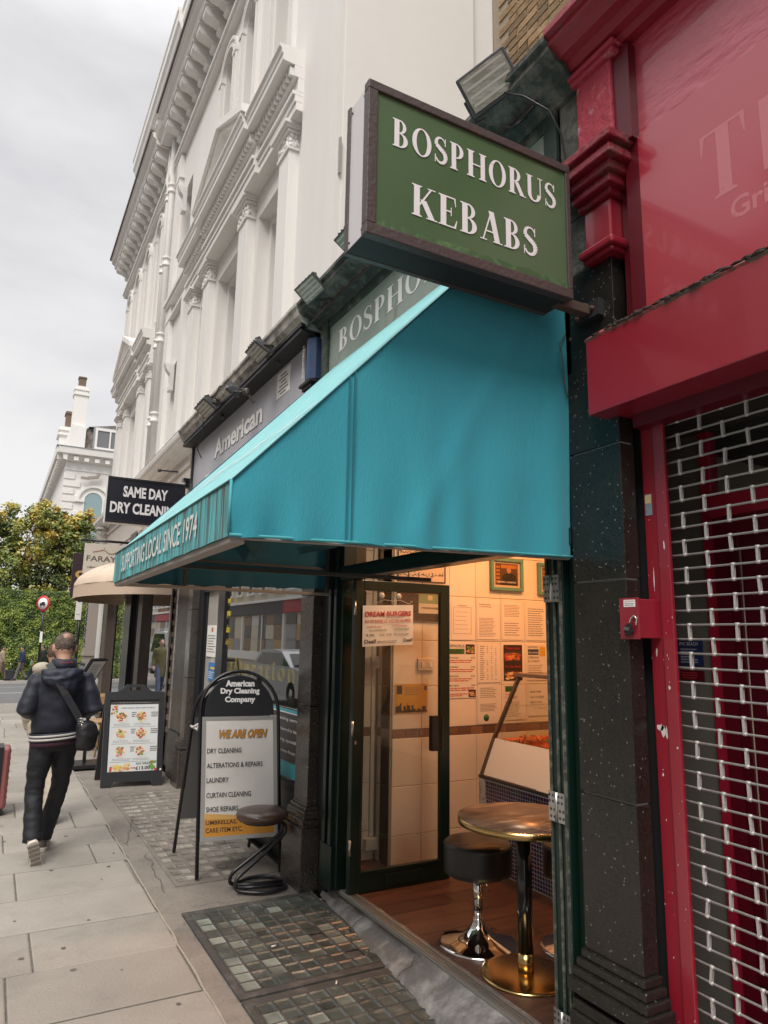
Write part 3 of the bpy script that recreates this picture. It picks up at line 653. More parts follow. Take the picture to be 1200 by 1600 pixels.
# ------------------------------------------------------------------ red shop at the near side
rs = thing('red_shop', 'closed red painted shop with faded sign panel, cracked paint and chain link shutter', 'shop', (2.05, .8, 0))
U, Z = V((0, -1, 0)), V((0, 0, 1))          # reading direction and up on every street facing surface
MB().box(2.0, 2.03, -2.5, 1.655, 2.84, 3.585).build('sign_panel', redflat_m, rs)
MB().box(2.012, 2.04, -2.5, 1.70, 3.585, 4.02).build('cracked_board', redpeel_m, rs)
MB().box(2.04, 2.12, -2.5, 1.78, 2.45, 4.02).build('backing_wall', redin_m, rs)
serif('faded_letter', 'T', redtext_m, rs, (1.9997, 1.405, 3.135), U, Z, .26, .20, d=.0002)
word('faded_letter', 'I', redtext_m, rs, (1.9994, 1.175, 3.135), U, Z, h=.25, bold=.03)
word('faded_word', 'Grill', redtext_m, rs, (1.9994, 1.298, 3.025), U, Z, h=.075, bold=.02)
up_ = MB(); up_.box(1.955, 2.04, 1.735, 1.925, 3.60, 4.0); up_.build('pilaster_panel', mat('red_flaking', (.36, .03, .055), .55, bump=(32, 1), stain=(9, .6, .7, (.5, .3, .3))), rs, bev=.008)
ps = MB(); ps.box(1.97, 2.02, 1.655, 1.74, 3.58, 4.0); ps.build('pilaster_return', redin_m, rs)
pc = MB()
for z0, z1, e in ((3.985, 4.01, .02), (4.01, 4.03, .035)): pc.box(1.955-e, 2.05, 1.72-e, 1.93+e*.3, z0, z1)
pc.build('pilaster_cap', mat('red_flaking', (.36, .03, .055)), rs, bev=.005)
cp = [(3.40, 3.43, .01), (3.43, 3.47, .035), (3.47, 3.51, .055), (3.51, 3.545, .085), (3.545, 3.565, .075), (3.565, 3.60, .10), (3.60, 3.612, .08)]
cc = MB()
for z0, z1, e in cp: cc.box(1.965-e, 2.06, 1.775-e, 1.935+e*.4, z0, z1)
cc.build('capital', mat('grimy_red', (.20, .010, .022), .45, bump=(30, .9), stain=(8, .5, .62, (.10, .075, .06))), rs, bev=.007)
MB().box(1.975, 2.06, 1.785, 1.925, 3.225, 3.40).build('neck_block', red_m, rs, bev=.008)
cc = MB()
for z0, z1, e in ((3.165, 3.185, .012), (3.185, 3.215, .028), (3.215, 3.23, .012)): cc.box(1.975-e, 2.07, 1.785-e, 1.925+e*.4, z0, z1)
cc.build('neck_moulding', red_m, rs, bev=.007)
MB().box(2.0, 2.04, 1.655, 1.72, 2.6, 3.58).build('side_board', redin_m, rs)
rc = [(2.1, 4.02), (1.97, 4.02), (1.955, 4.045), (1.92, 4.05), (1.90, 4.08), (1.86, 4.085), (1.83, 4.11), (1.80, 4.12), (1.80, 4.15), (1.775, 4.155), (1.775, 4.185), (2.1, 4.21)]
MB().prism(rc, 'Y', -2.5, 1.918).build('cornice', mat('red_cornice', (.25, .012, .025), .5, bump=(22, .6), stain=(10, .62, .7, (.10, .05, .045))), rs)
MB().box(2.1, 3.66, -3, 1.9, 4.03, 4.13).build('flat_roof', MATS['roof_felt'], rs)
# shutter box with its dirty top lip
bx = MB().slab([(1.905, 1.872, 2.50), (1.905, 1.872, 2.80), (1.935, 1.872, 2.825), (2.0, 1.872, 2.86), (2.2, 1.872, 2.86), (2.2, 1.872, 2.50)], (0, -4.3, 0))
bx.build('shutter_box', red_m, rs, bev=.004, recalc=True)
lp = MB().slab([(1.9, 1.876, 2.805), (1.995, 1.876, 2.872), (1.997, 1.876, 2.865), (1.905, 1.876, 2.795)], (0, -4.3, 0))
lp.build('dirty_lip', mat('grimy_lip', (.13, .085, .07), .95, bump=(40, 1), stain=(9, .5, .6, (.33, .05, .06))), rs, recalc=True)
sl = MB()
for k in range(150):
    y = 1.85-random.random()*1.0; t = random.random(); s_ = random.uniform(.006, .018)
    sl.ell((1.90+.09*t, y, 2.806+.062*t), s_, s_*1.5, s_*.35, 6, 4)
q = sl.build('crusted_dirt', mat('crust', (.06, .045, .038), .95, bump=(60, 1)), rs); q['kind'] = 'stuff'
# jambs and guide
j = MB(); j.box(2.10, 2.118, 1.742, 1.80, 0, 2.5); j.build('jamb', red_m, rs, bev=.003)
j = MB(); j.box(2.09, 2.106, 1.690, 1.738, 0, 2.5); j.build('shutter_guide', red_m, rs, bev=.003)
MB().box(2.13, 2.2, 1.80, 1.9, 0, 2.5).build('dark_gap', blackmatt_m, rs)
ch = MB()
def chip(yc, zc, w_, h_, x=2.0885):
    n = 9; ch.add([(x, yc+w_*math.cos(2*PI*i/n)*random.uniform(.5, 1.1), zc+h_*math.sin(2*PI*i/n)*random.uniform(.5, 1.1)) for i in range(n)], [tuple(range(n-1, -1, -1))])
for yc, zc, w_, h_ in [(1.775, 1.36, .02, .012), (1.765, 1.35, .012, .025), (1.75, 1.34, .006, .03), (1.775, 1.62, .004, .02), (1.77, 1.88, .003, .05), (1.72, 1.5, .006, .008), (1.70, 1.30, .004, .006), (1.775, 1.2, .004, .008), (1.71, 2.0, .004, .02)]: chip(yc, zc, w_, h_, 2.0992 if yc > 1.741 else 2.0888)
for k in range(40): yy = random.choice([random.uniform(1.745, 1.797), random.uniform(1.69, 1.735)]); chip(yy, random.uniform(.4, 2.3), random.uniform(.0008, .0022), random.uniform(.001, .005), 2.0992 if yy > 1.741 else 2.0888)
q = ch.build('paint_chips', mat('chipped_primer', (.62, .56, .53), .7), rs); q['kind'] = 'stuff'
pt = MB(); pt.box(2.0975, 2.0995, 1.762, 1.792, 2.12, 2.20); pt.build('bare_patch', mat('blue_grey_primer', (.20, .28, .32), .7, stain=(50, .6, .65, (.3, .05, .06))), rs)
MB().box(2.0965, 2.0975, 1.764, 1.790, 2.165, 2.197).build('masking_tape', mat('cream_tape', (.62, .50, .26), .6), rs)
# what stands behind the shutter
i_ = MB(); i_.box(2.46, 2.55, 1.815, 1.99, 0, 2.5); i_.build('grey_pier', mat('olive_grey_paint', (.13, .122, .105), .55, var=(4, .4, (.155, .145, .128)), stretch=(1, 1, .3)), rs)
i_ = MB(); i_.box(2.445, 2.50, 1.765, 1.815, 0, 2.5); i_.box(2.42, 2.5, .2, 1.765, 2.14, 2.225); i_.box(2.42, 2.5, .2, .26, 0, 2.5); i_.build('door_frame', redtrim_m, rs, bev=.004)
i_ = MB(); i_.box(2.44, 2.50, .26, 1.765, .05, 2.14); i_.build('door', redin_m, rs)
i_ = MB()
for a, b in ((1.70, 1.655), (1.64, 1.30)): i_.box(2.432, 2.44, b, a, .5, 2.05)
i_.build('door_panel', mat('maroon_panel', (.07, .002, .008), .35), rs, bev=.01)
MB().tube([(2.43, 1.648, .3), (2.43, 1.648, 2.0)], .003, 5).build('door_bead', mat('tan_edge', (.35, .25, .2), .6), rs)
MB().box(2.46, 2.465, .26, 1.765, 2.225, 2.5).build('fanlight', glassd_m, rs)
i_ = MB(); i_.box(2.16, 2.46, 1.99, 2.02, 0, 2.5); i_.build('recess_side', redin_m, rs)
MB().box(2.05, 3.5, -2, 1.9, -.02, .012).build('recess_floor', concrete_m, rs)
i_ = MB(); i_.box(3.3, 3.4, -2, 2.0, 0, 4); i_.box(2.0, 3.4, -2.1, -2, 0, 4); i_.box(2.12, 3.4, -2, 2.0, 2.5, 2.55); i_.build('shop_interior', dark_m, rs)
MB().box(2.05, 2.14, -.6, 1.684, .0, .44).build('stall_riser', mat('pink_red_sill', (.42, .06, .08), .5), rs, bev=.004)
n1 = MB().box(2.452, 2.459, 1.855, 1.965, 1.565, 1.675).build('door_notice', mat('navy_sticker', (.016, .03, .09), .5), rs)
word('notice_heading', 'PVC BEACH', letter_m, n1, (2.4518, 1.958, 1.645), U, Z, w=.085, h=.013)
q = MB(); print_lines(q, (2.4518, 1.955, 1.575), U, Z, .08, .06, 6); q.build('print', mat('pale_print', (.4, .42, .5), .6), n1)
n1 = MB().box(2.452, 2.459, 1.855, 1.962, 1.51, 1.548).build('door_notice', redin_m, rs)
q = MB(); print_lines(q, (2.4518, 1.955, 1.513), U, Z, .08, .03, 3); q.build('print', inkr_m, n1)
# lock box, padlock
lb = thing('lock_box', 'red metal lock box with combination padlock on the shutter jamb', 'lock box', (2.05, 1.8, 1.67))
MB().box(1.993, 2.10, 1.752, 1.832, 1.668, 1.806).build('box', red_m, lb, bev=.003)
MB().box(1.984, 1.992, 1.748, 1.834, 1.664, 1.810).build('hinged_lid', red_m, lb, bev=.002)
s1 = MB().box(1.9828, 1.9838, 1.760, 1.812, 1.778, 1.803).build('sticker', white2_m, lb)
word('sticker_print', 'LOCKSMITH', inkr_m, s1, (1.9826, 1.809, 1.794), U, Z, w=.045, h=.006)
q = MB(); print_lines(q, (1.9826, 1.808, 1.781), U, Z, .042, .011, 2, .5, 0); q.build('print', inkg_m, s1)
pk = thing('padlock', 'small black combination padlock hanging from the red lock box', 'padlock', (1.975, 1.78, 1.69))
MB().obox((1.972, 1.785, 1.697), (1, 0, 0), (0, .92, -.38), (0, .38, .92), .008, .016, .018).build('body', black_m, pk, bev=.003)
MB().tube([(1.973, 1.782, 1.712), (1.974, 1.775, 1.738), (1.977, 1.763, 1.747), (1.981, 1.754, 1.735), (1.979, 1.757, 1.712)], .0035, 8).build('shackle', chrome_m, pk)
q = MB(); 
for k in range(4): q.obox((1.9635, 1.796-k*.0062, 1.702-k*.0006), (1, 0, 0), (0, 1, 0), (0, 0, 1), .0012, .002, .006)
q.build('dial', steel_m, pk)

# ------------------------------------------------------------------ chain link roller grille
gr = thing('security_grille', 'white metal roller grille of rods and links across the red shop entrance', 'shutter', (2.1, 1.1, .45))
rod_me = MB(); rod_me.tube([(0, 0, 0), (0, -1.9, 0)], .0041, 6)
grille_m = mat('galvanised_rod', (.50, .475, .46), .42, metal=.25, stain=(60, .6, .7, (.30, .22, .17)), bump=(90, .2))
rod_me = rod_me.mesh('rod', grille_m)
lk = MB(); 
lk.obox((-.0045, 0, .0245), (1, 0, 0), (0, 1, 0), (0, 0, 1), .0018, .004, .0245)
lk.obox((.0045, 0, .0245), (1, 0, 0), (0, 1, 0), (0, 0, 1), .0015, .0035, .0245)
lk.tube([(-.001, -.0065, 0), (-.001, .0065, 0)], .0064, 7); lk.tube([(-.001, -.0065, .049), (-.001, .0065, .049)], .0064, 7)
link_me = lk.mesh('link', grille_m)
z = 2.50; k = 0
while z > .46:
    piece('rod', rod_me, gr, (2.118, 1.70, z), (random.uniform(-.0015, .0015), 0, 0))
    for c in range(6):
        y = 1.645-.18*c-(.09 if k % 2 else 0)
        if z-.049 > .42: piece('link', link_me, gr, (2.118, y, z-.049), (random.uniform(-.05, .05) if random.random() < .85 or z > 1.1 else random.choice([-.14, .14]), 0, 0))
    z -= .049; k += 1

# ------------------------------------------------------------------ projecting light box sign
sg = thing('projecting_sign', 'green light box sign with white serif lettering projecting above the teal awning', 'sign', (1.9, 1.93, 2.95))
x0, x1, z0, z1, ya, yb = .93, 1.822, 2.95, 3.512, 1.852, 2.015
MB().box(x0+.004, x1-.004, ya+.012, yb, z0+.004, z1-.004).build('casing', mat('white_casing', (.60, .58, .60), .5, stain=(3, .5, .7, (.33, .31, .32)), stretch=(1, 1, .3)), sg)
MB().box(x0, x1, ya+.002, yb-.002, z0-.001, z0+.003).build('underside', mat('dark_underside', (.018, .018, .018), .7), sg)  # underside sheet coloured almost black
f = MB(); t = .036
for a in ((x0-.004, x1+.004, z0-.004, z0+t), (x0-.004, x1+.004, z1-t*.8, z1+.004)): f.box(a[0], a[1], ya-.006, ya+.03, a[2], a[3])
for a in ((x0-.004, x0+t*.9), (x1-t*.5, x1+.004)): f.box(a[0], a[1], ya-.0055, ya+.03, z0+t+.0005, z1-t*.8-.0005)
f.build('frame', mat('brown_frame', (.062, .044, .042), .5, stain=(12, .62, .72, (.13, .075, .045)), bump=(60, .3)), sg, bev=.003)
f = MB(); f.box(x0-.002, x1+.002, yb-.02, yb+.004, z0-.003, z1+.003); f.build('back_frame', MATS['brown_frame'], sg, bev=.003)
gf = MB(); gx0, gx1, gz0, gz1 = x0+.032, x1-.018, z0+t, z1-.029
gf.quad((gx0, ya+.004, gz0), (gx1, ya+.004, gz0), (gx1, ya+.004, gz1), (gx0, ya+.004, gz1))
gf.build('face', mat('green_acrylic', (.064, .114, .053), .28, spec=.5, var=(1.4, .4, (.082, .140, .064)), stain=(6, .60, .75, (.04, .10, .035)), bump=(7, .05)), sg)
alg = MB()
for i in range(36):
    xx = gx0+(gx1-gx0)*i/36; h_ = .022+.012*noise.noise(V((xx*14, 3, 0))); h2 = .022+.012*noise.noise(V(((xx+(gx1-gx0)/36)*14, 3, 0)))
    alg.quad((xx, ya+.0032, gz0), (xx+(gx1-gx0)/36, ya+.0032, gz0), (xx+(gx1-gx0)/36, ya+.0032, gz0+h2+.004), (xx, ya+.0032, gz0+h_+.004))
alg.build('algae_line', mat('algae', (.045, .095, .035), .6, stain=(18, .5, .6, (.09, .17, .06))), sg)
serif('lettering', 'BOSPHORUS', letter_m, sg, (1.020, ya+.0028, 3.304), (1, 0, 0), Z, .106, .742, .035)
serif('lettering', 'KEBABS', letter_m, sg, (1.098, ya+.0028, 3.072), (1, 0, 0), Z, .117, .565, .03)
b = MB(); b.box(1.80, 1.97, 1.905, 1.945, 2.945, 2.985)
MB().box(1.80, 2.02, 1.93, 1.96, 3.46, 3.49).build('bracket', blackmatt_m, sg); MB().box(1.97, 2.0, 1.86, 1.99, 2.93, 3.0).build('bracket_plate', blackmatt_m, sg)
b.build('bracket', mat('rusty_bracket', (.075, .045, .035), .75, stain=(14, .5, .7, (.14, .07, .035))), sg, bev=.003)
b = MB(); 
for yy, zz in ((1.89, 2.965), (1.975, 2.95), (1.925, 2.99)): b.lathe((1.97, yy, zz), [(.0001, .014), (.008, .012), (.009, 0)], 6, axis=(-1, 0, 0))
b.build('bolt', MATS['rusty_bracket'], sg)
b = MB()
for i, (zz, yy) in enumerate([(z0+.03, ya+.04), (z1-.03, ya+.04), (z0+.03, yb-.03), (z1-.03, yb-.03)]): b.lathe((x0+.004, yy, zz), [(.0001, .004), (.004, .003), (.005, 0)], 8, axis=(-1, 0, 0))
b.build('screw', MATS['screw_dark'], sg)

# ------------------------------------------------------------------ fixed awning
aw = thing('awning', 'large teal canvas box awning over the kebab shop with faded streaked front valance', 'awning', (2.0, 3.25, 1.95))
yn, yf, xf = 2.08, 4.43, .60
def side_pts(x, tz):  # height of canvas side at x; tz 0 bottom .. 1 top
    zb = 1.952+.03*(x-xf)/1.4; zt = 2.125+(x-xf)*1.06
    return zb+(zt-zb)*tz
def canvas_side(y, m, name, sgn, ripple=1):
    a = MB(); nx_, nz = 60, 34; vs = []
    for j in range(nz+1):
        for i in range(nx_+1):
            x = xf+1.4*i/nx_; t = j/nz; zz = side_pts(x, t)
            d = .010*math.sin(x*31+1.2*math.sin(x*9))*(1-t)**3*ripple + .016*noise.noise(V((x*1.8, zz*1.2, y)))*ripple*math.sin(PI*t) + .003*noise.noise(V((x*2.5+zz*4, x*5-zz*2, 8)))*ripple
            d += .007*noise.noise(V((x*7+zz*3, zz*1.2, 3)))*ripple*(1-t) + .006*math.exp(-((x-zz*.55-.15)/.05)**2)*ripple
            vs.append((x, y+sgn*d, zz+.0035*math.sin(x*37)*(t < .01)))
    a.add(vs, [(j*(nx_+1)+i, j*(nx_+1)+i+1, (j+1)*(nx_+1)+i+1, (j+1)*(nx_+1)+i) for j in range(nz) for i in range(nx_)], True)
    return a.build(name, m, aw)
canvas_side(yn, teal_m, 'near_side', -1)
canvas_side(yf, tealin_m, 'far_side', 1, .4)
sm = MB()
for x in (.992, 1.012): 
    for k in range(12): 
        z_a, z_b = side_pts(x, k/12), side_pts(x, (k+1)/12); sm.obox((x, yn-.006, (z_a+z_b)/2), (1, 0, 0), (0, 1, 0), (0, 0, 1), .0013, .0045, (z_b-z_a)/2)
sm.build('seam', mat('teal_seam', (.022, .17, .21), .75), aw)
hm = MB(); hm.tube([(xf+1.4*i/30, yn-.004+.004*math.sin(i*1.3), side_pts(xf+1.4*i/30, 0)+.004) for i in range(31)], .0055, 6)
hm.tube([(xf-.002, yn-.003, 1.96), (xf-.002, yn-.003, 2.128)], .005, 6); hm.build('hem', mat('teal_hem', (.06, .34, .38), .7), aw)
a = MB(); n_, m_ = 40, 22; vs = []
for j in range(m_+1):
    for i in range(n_+1):
        y = yn+(yf-yn)*i/n_; t = j/m_; sag = -.016*math.sin(PI*t)*(.6+.4*math.sin(y*5))
        x = xf+1.4*t; vs.append((x, y, 2.125+1.4*t*1.06+sag))
a.add(vs, [(j*(n_+1)+i, j*(n_+1)+i+1, (j+1)*(n_+1)+i+1, (j+1)*(n_+1)+i) for j in range(m_) for i in range(n_)], True)
a.build('roof_canvas', tealtop_m, aw)
a = MB(); vs = []; n_ = 70
for j in range(7):
    for i in range(n_+1):
        y = yn+(yf-yn)*i/n_; t = j/6; vs.append((xf-.003+.004*noise.noise(V((0, y*6, t)))-.002*math.sin(y*23)*(1-t), y, 1.952+.175*t))
a.add(vs, [(j*(n_+1)+i, j*(n_+1)+i+1, (j+1)*(n_+1)+i+1, (j+1)*(n_+1)+i) for j in range(6) for i in range(n_)], True)
a.build('valance', tealval_m, aw)
word('valance_lettering', 'SUPPORTING LOCAL SINCE 1974', mat('grimy_white', (.70, .70, .66), .7, stain=(35, .6, .7, (.2, .3, .3))), aw, (xf-.0095, 4.11, 1.992), U, Z, w=1.66, h=.092, bold=.012)
e_ = MB(); e_.tube([(xf+1.4*k/20, yn-.004, 2.127+1.4*k/20*1.06) for k in range(20)], .0035, 5).build('slope_piping', mat('slope_piping', (.02, .12, .14), .7), aw)
e_ = MB(); e_.tube([(xf-.004, yn, 2.126), (xf-.004, yf, 2.126)], .0045, 6); e_.build('edge_piping', mat('dark_piping', (.05, .13, .12), .7), aw)
fb = MB(); fb.box(.605, .655, yn+.01, yf-.01, 1.932, 1.956); fb.bar((.61, yn+.012, 1.949), (1.99, yn+.012, 1.978), .014, .009); fb.box(.605, 1.99, yf-.035, yf-.012, 1.935, 1.955)
fb.build('frame_bar', alud_m, aw, bev=.003)
dks = mat('dark_strut', (.05, .05, .048), .6, metal=.3)
for a in ((1.965, 1.985, yf-.04, yf-.02, 1.955, 3.3), (.75, 1.985, yf-.03, yf-.018, 2.108, 2.125), (1.0, 1.018, yf-.045, yf-.03, 1.955, 2.6)): MB().box(*a).build('inner_strut', dks, aw)
for a in (((.66, 3.1, 1.96), (1.98, 3.1, 3.3), .02), ((.66, 3.1, 1.95), (1.98, 3.1, 1.96), .018)): MB().bar(*a).build('inner_strut', dks, aw)
dtf = mat('dark_teal_flap', (.008, .06, .085), .8); MB().slab([(1.34, yf-.05, 2.30), (1.52, yf-.05, 2.30), (1.44, yf-.05, 2.16)], (0, .006, 0)).build('loose_flap', dtf, aw)
fl_ = MB(); fl_.slab([(1.6, 4.0, 2.20), (1.85, 3.9, 2.25), (1.8, 3.9, 2.20), (1.62, 4.0, 2.16)], (0, .05, 0)); fl_.build('loose_flap', mat('dark_teal_flap', (.008, .06, .085), .8), aw)
# leaf emblems printed on the slope
sl_u, sl_v = V((0, -1, 0)), V((1.4, 0, 1.484)).normalized(); sl_n = sl_u.cross(sl_v)
lf = MB()
def on(y, s): p = V((xf, y, 2.125))+sl_v*s; p += sl_n*(.004-.0); p.z += -.016*math.sin(PI*min(1, s/2.04))*(.6+.4*math.sin(y*5)); return p
def leaf_logo(y0, s0, sc):
    def swoosh(a, b, w):
        P = []
        for k in range(9):
            t = k/8; y = a[0]+(b[0]-a[0])*t; s = a[1]+(b[1]-a[1])*t+.03*sc*math.sin(PI*t); P.append((y, s, w*math.sin(PI*(.08+.84*t))))
        for (ya_, sa, wa), (yb_, sb, wb) in zip(P, P[1:]): lf.quad(on(ya_, sa-wa/2), on(yb_, sb-wb/2), on(yb_, sb+wb/2), on(ya_, sa+wa/2))
    for k in range(4): swoosh((y0-k*.085*sc, s0), (y0-.20*sc-k*.085*sc, s0+.16*sc), .022*sc)
    swoosh((y0+.1*sc, s0-.03*sc), (y0-.55*sc, s0+.0*sc), .012*sc)
for y0, s0, sc in ((3.95, .14, .8), (3.55, .33, .9), (3.1, .40, .9), (2.58, .37, .8), (4.1, .5, .9)): leaf_logo(y0, s0, sc)
lf.build('leaf_emblem', letter_m, aw)
dr = MB(); P0 = [V((1.99, 2.07, 2.93)), V((1.93, 2.04, 2.86)), V((1.955, 2.05, 2.78)), V((1.97, 2.06, 2.70)), V((1.985, 2.06, 2.64))]
dr.tube(P0, .003, 5)
solo(dr, 'hanging_wire', mat('old_wire', (.10, .10, .08), .6), 'thin loose wire hanging down in front of the teal awning side from the sign', 'wire', (1.99, 2.07, 2.93))

# ------------------------------------------------------------------ floodlights on the cornice
flood_m = mat('flood_housing', (.075, .075, .08), .5, metal=.2, bump=(40, .2)); floodg_m = mat('flood_glass', (.26, .24, .20), .18, spec=.7, stain=(9, .45, .62, (.42, .40, .36)), stretch=(1, 1, 4))
def flood(c, d, s, label, away=False):
    """c centre, d outward direction of the glass, s half width"""
    c = V(c); d = V(d).normalized(); r = V((0, 1, 0)); r = (r-d*d.dot(r)).normalized(); q = d.cross(r)
    if q.z < 0: q = -q
    t = thing('floodlight', label, 'floodlight', tuple(c), 'floodlights along the shopfront cornice')
    def P(a, b, e): return c+r*a*s+q*b*s+d*e*s
    m = MB(); f = [P(-1, -.75, .1), P(1, -.75, .1), P(1, .75, .1), P(-1, .75, .1)]; f2 = [P(-1, -.75, -.12), P(1, -.75, -.12), P(1, .75, -.12), P(-1, .75, -.12)]; b = [P(-.8, -.3, -.75), P(.8, -.3, -.75), P(.8, .45, -.62), P(-.8, .45, -.62)]
    m.add(f+f2+b, [(0,1,2,3),(0,4,5,1),(1,5,6,2),(2,6,7,3),(3,7,4,0),(4,8,9,5),(5,9,10,6),(6,10,11,7),(7,11,8,4),(8,11,10,9)]); m.build('housing', flood_m, t, bev=.006*s/.1, recalc=True)
    g = MB(); g.add([P(-.88, -.63, .13), P(.88, -.63, .13), P(.88, .63, .13), P(-.88, .63, .13)], [(0, 1, 2, 3)]); g.build('glass', floodg_m, t)
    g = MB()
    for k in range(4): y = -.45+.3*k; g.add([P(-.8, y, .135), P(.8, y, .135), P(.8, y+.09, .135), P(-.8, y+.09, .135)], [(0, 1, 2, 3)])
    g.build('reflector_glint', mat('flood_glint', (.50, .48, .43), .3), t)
    e = MB(); 
    for k in range(5): 
        x_ = -.7+.35*k; e.bar(P(x_, .4, -.7), P(x_, .6, -.25), .012*s/.1, .05*s/.1)
    e.build('cooling_fin', flood_m, t)
    br = MB(); w_ = V((2.0 if c.x < 1.9 else c.x+.1, c.y-.12*s/.1, min(c.z-.02, 4.0)))
    br.tube([P(-1.02, 0, -.2), P(-1.05, -.7, -.7), P(0, -.95, -.9), P(1.05, -.7, -.7), P(1.02, 0, -.2)], .008*s/.1, 6); br.bar(P(0, -.95, -.9), (1.9, c.y-.05, c.z-.09), .022*s/.1)
    br.lathe(P(0, -1, -.95)-V((0, 0, .02)), [(.03*s/.1, -.02), (.035*s/.1, .02), (.02*s/.1, .035)], 10); br.build('bracket', mat('corroded_metal', (.06, .055, .05), .7, stain=(30, .5, .6, (.14, .12, .1))), t)
    return t
flood((1.735, 2.24, 4.16), (-.62, -.62, -.46), .125, 'largest floodlight, directly above the green projecting sign')
flood((1.74, 4.33, 4.10), (-.55, -.55, -.62), .10, 'floodlight on the cornice just left of the serif shop fascia lettering')
flood((1.72, 5.42, 4.02), (-.5, -.2, -.84), .105, 'floodlight above the paper notice on the grey fascia')
flood((1.70, 6.05, 3.86), (-.4, .5, -.76), .095, 'floodlight turned away, dark back towards the viewer, above the grey fascia lettering')
flood((1.72, 7.08, 4.0), (-.55, -.3, -.78), .12, 'farthest floodlight, at the left end of the grey fascia')
flood((1.73, 3.66, 4.13), (-.55, -.2, -.8), .10, 'floodlight partly hidden behind the left end of the green sign')
cb = MB()
for off, z in ((1.90, 4.03), (1.885, 4.0)):
    cb.tube([(off+.01*math.sin(y*3+z), y, z+.012*noise.noise(V((y*2, z, 0)))) for y in [2.1+.25*k for k in range(22)]], .0065, 6)
cb.tube([(1.76, 2.16, 4.06), (1.80, 2.08, 4.0), (1.87, 2.0, 3.9), (1.92, 1.985, 3.8), (1.95, 1.99, 3.66), (1.95, 2.0, 3.55)], .005, 6)
cb.tube([(1.8, 2.3, 4.02), (1.83, 2.2, 3.94), (1.88, 2.15, 3.98), (1.9, 2.3, 4.03)], .004, 6)
cb.tube([(1.76, 7.3, 3.93), (1.80, 7.45, 3.84), (1.78, 7.6, 3.7), (1.86, 7.7, 3.62)], .006, 6)
cb.tube([(1.72, 6.2, 3.98), (1.66, 6.35, 4.0), (1.66, 6.5, 3.93), (1.75, 6.5, 3.88)], .006, 6)
solo(cb, 'cables', black_m, 'black cables running along the cornice between the floodlights', 'cable', (1.9, 2.1, 4.03))
# ------------------------------------------------------------------ dry cleaner's shop
dc = thing('dry_cleaners_shop', 'dry cleaners with grey fascia, black frames and large reflecting shop window', 'shop', (2.05, 6.8, 0))
def granite_pilaster(y0, y1, par, zt=4.0, xf_=1.99, gm=None):
    gm = gm or granite2_m; e0 = .055
    for a, b in ((.53, 1.18), (1.183, 1.95), (1.953, 3.4)): MB().box(xf_, 2.12, y0, y1, a, b-.003).build('granite_slab', gm, par, bev=.003)
    m = MB()
    for z0, z1, e in ((0, .39, .06), (.39, .41, .045), (.41, .44, .055), (.44, .49, .035), (.49, .515, .02), (.515, .53, .008)): m.box(xf_-e, 2.12, y0-e, y1+e, z0, z1)
    m.build('plinth', gm, par, bev=.006)
granite_pilaster(4.665, 4.90, dc); granite_pilaster(8.22, 8.42, dc)
w = MB(); w.box(1.985, 2.12, 8.46, 9.0, 0, .50); w.box(1.975, 2.12, 8.44, 9.02, .50, .54); w.build('dark_plinth', granite_m, dc, bev=.006)
MB().box(2.0, 2.12, 8.44, 9.0, .54, 3.4).build('dark_pier', granite_m, dc, bev=.004)
# window: frame, pane, stall riser
w = MB(); w.box(2.07, 2.16, 4.90, 4.95, .5, 3.4); w.box(2.07, 2.16, 7.18, 7.42, .02, 3.4); w.box(2.07, 2.16, 4.95, 7.18, .50, .57); w.box(2.05, 2.18, 4.9, 7.42, .57, .585); w.box(2.07, 2.16, 4.95, 7.18, 2.62, 2.72)
w.build('window_frame', black_m, dc, bev=.004)
MB().box(2.08, 2.2, 4.92, 7.42, 0, .5).build('stall_riser', black_m, dc)
MB().quad((2.1, 4.95, .58), (2.1, 7.18, .58), (2.1, 7.18, 2.62), (2.1, 4.95, 2.62)).build('window_pane', glassmat('shop_glass', (.62, .66, .64), 1.9, dirt=.02, boost=2.3), dc)
w = MB(); w.box(3.6, 3.7, 4.8, 9.5, 0, 3.4); w.box(2.2, 3.6, 4.72, 4.8, 0, 3.4); w.box(2.1, 3.6, 4.8, 9.4, 2.9, 3.0); w.build('shop_interior', mat('shop_inside', (.16, .145, .12), .8), dc)
MB().box(2.1, 3.6, 4.8, 9.5, 0, .02).build('shop_floor', mat('shop_floor', (.14, .12, .10), .5), dc)
cnt_ = MB(); cnt_.box(2.9, 3.3, 5.2, 6.9, 0, 1.0); cnt_.build('service_counter', mat('counter_pale', (.34, .32, .28), .5), dc)
# door recess: slanting back, tall glass door with notices
w = MB(); w.box(2.09, 2.14, 7.42, 7.46, 0, 3.2); w.box(2.07, 2.14, 8.05, 8.22, 0, 3.4); w.box(2.08, 2.16, 7.42, 8.22, 2.14, 2.24); w.box(2.10, 2.14, 7.46, 7.5, .1, 2.14); w.box(2.10, 2.14, 7.98, 8.05, .1, 2.14); w.box(2.10, 2.14, 7.46, 8.0, 0, .16); w.build('door_frame', black_m, dc, bev=.004)
MB().quad((2.118, 7.5, .16), (2.118, 7.98, .16), (2.118, 7.98, 2.14), (2.118, 7.5, 2.14)).build('door_pane', glassmat('frosted_door', (.5, .52, .5), 1.6, dirt=.55), dc)
MB().quad((2.10, 7.46, 2.24), (2.10, 8.05, 2.24), (2.10, 8.05, 2.7), (2.10, 7.46, 2.7)).build('fanlight', glass_m, dc)
n1 = MB().box(2.108, 2.112, 7.54, 7.93, 1.43, 1.77).build('opening_hours', white2_m, dc)
q = MB().box(2.1065, 2.1075, 7.69, 7.76, 1.70, 1.745); q.build('orange_badge', mat('orange_print', (.55, .18, .02), .5), n1)
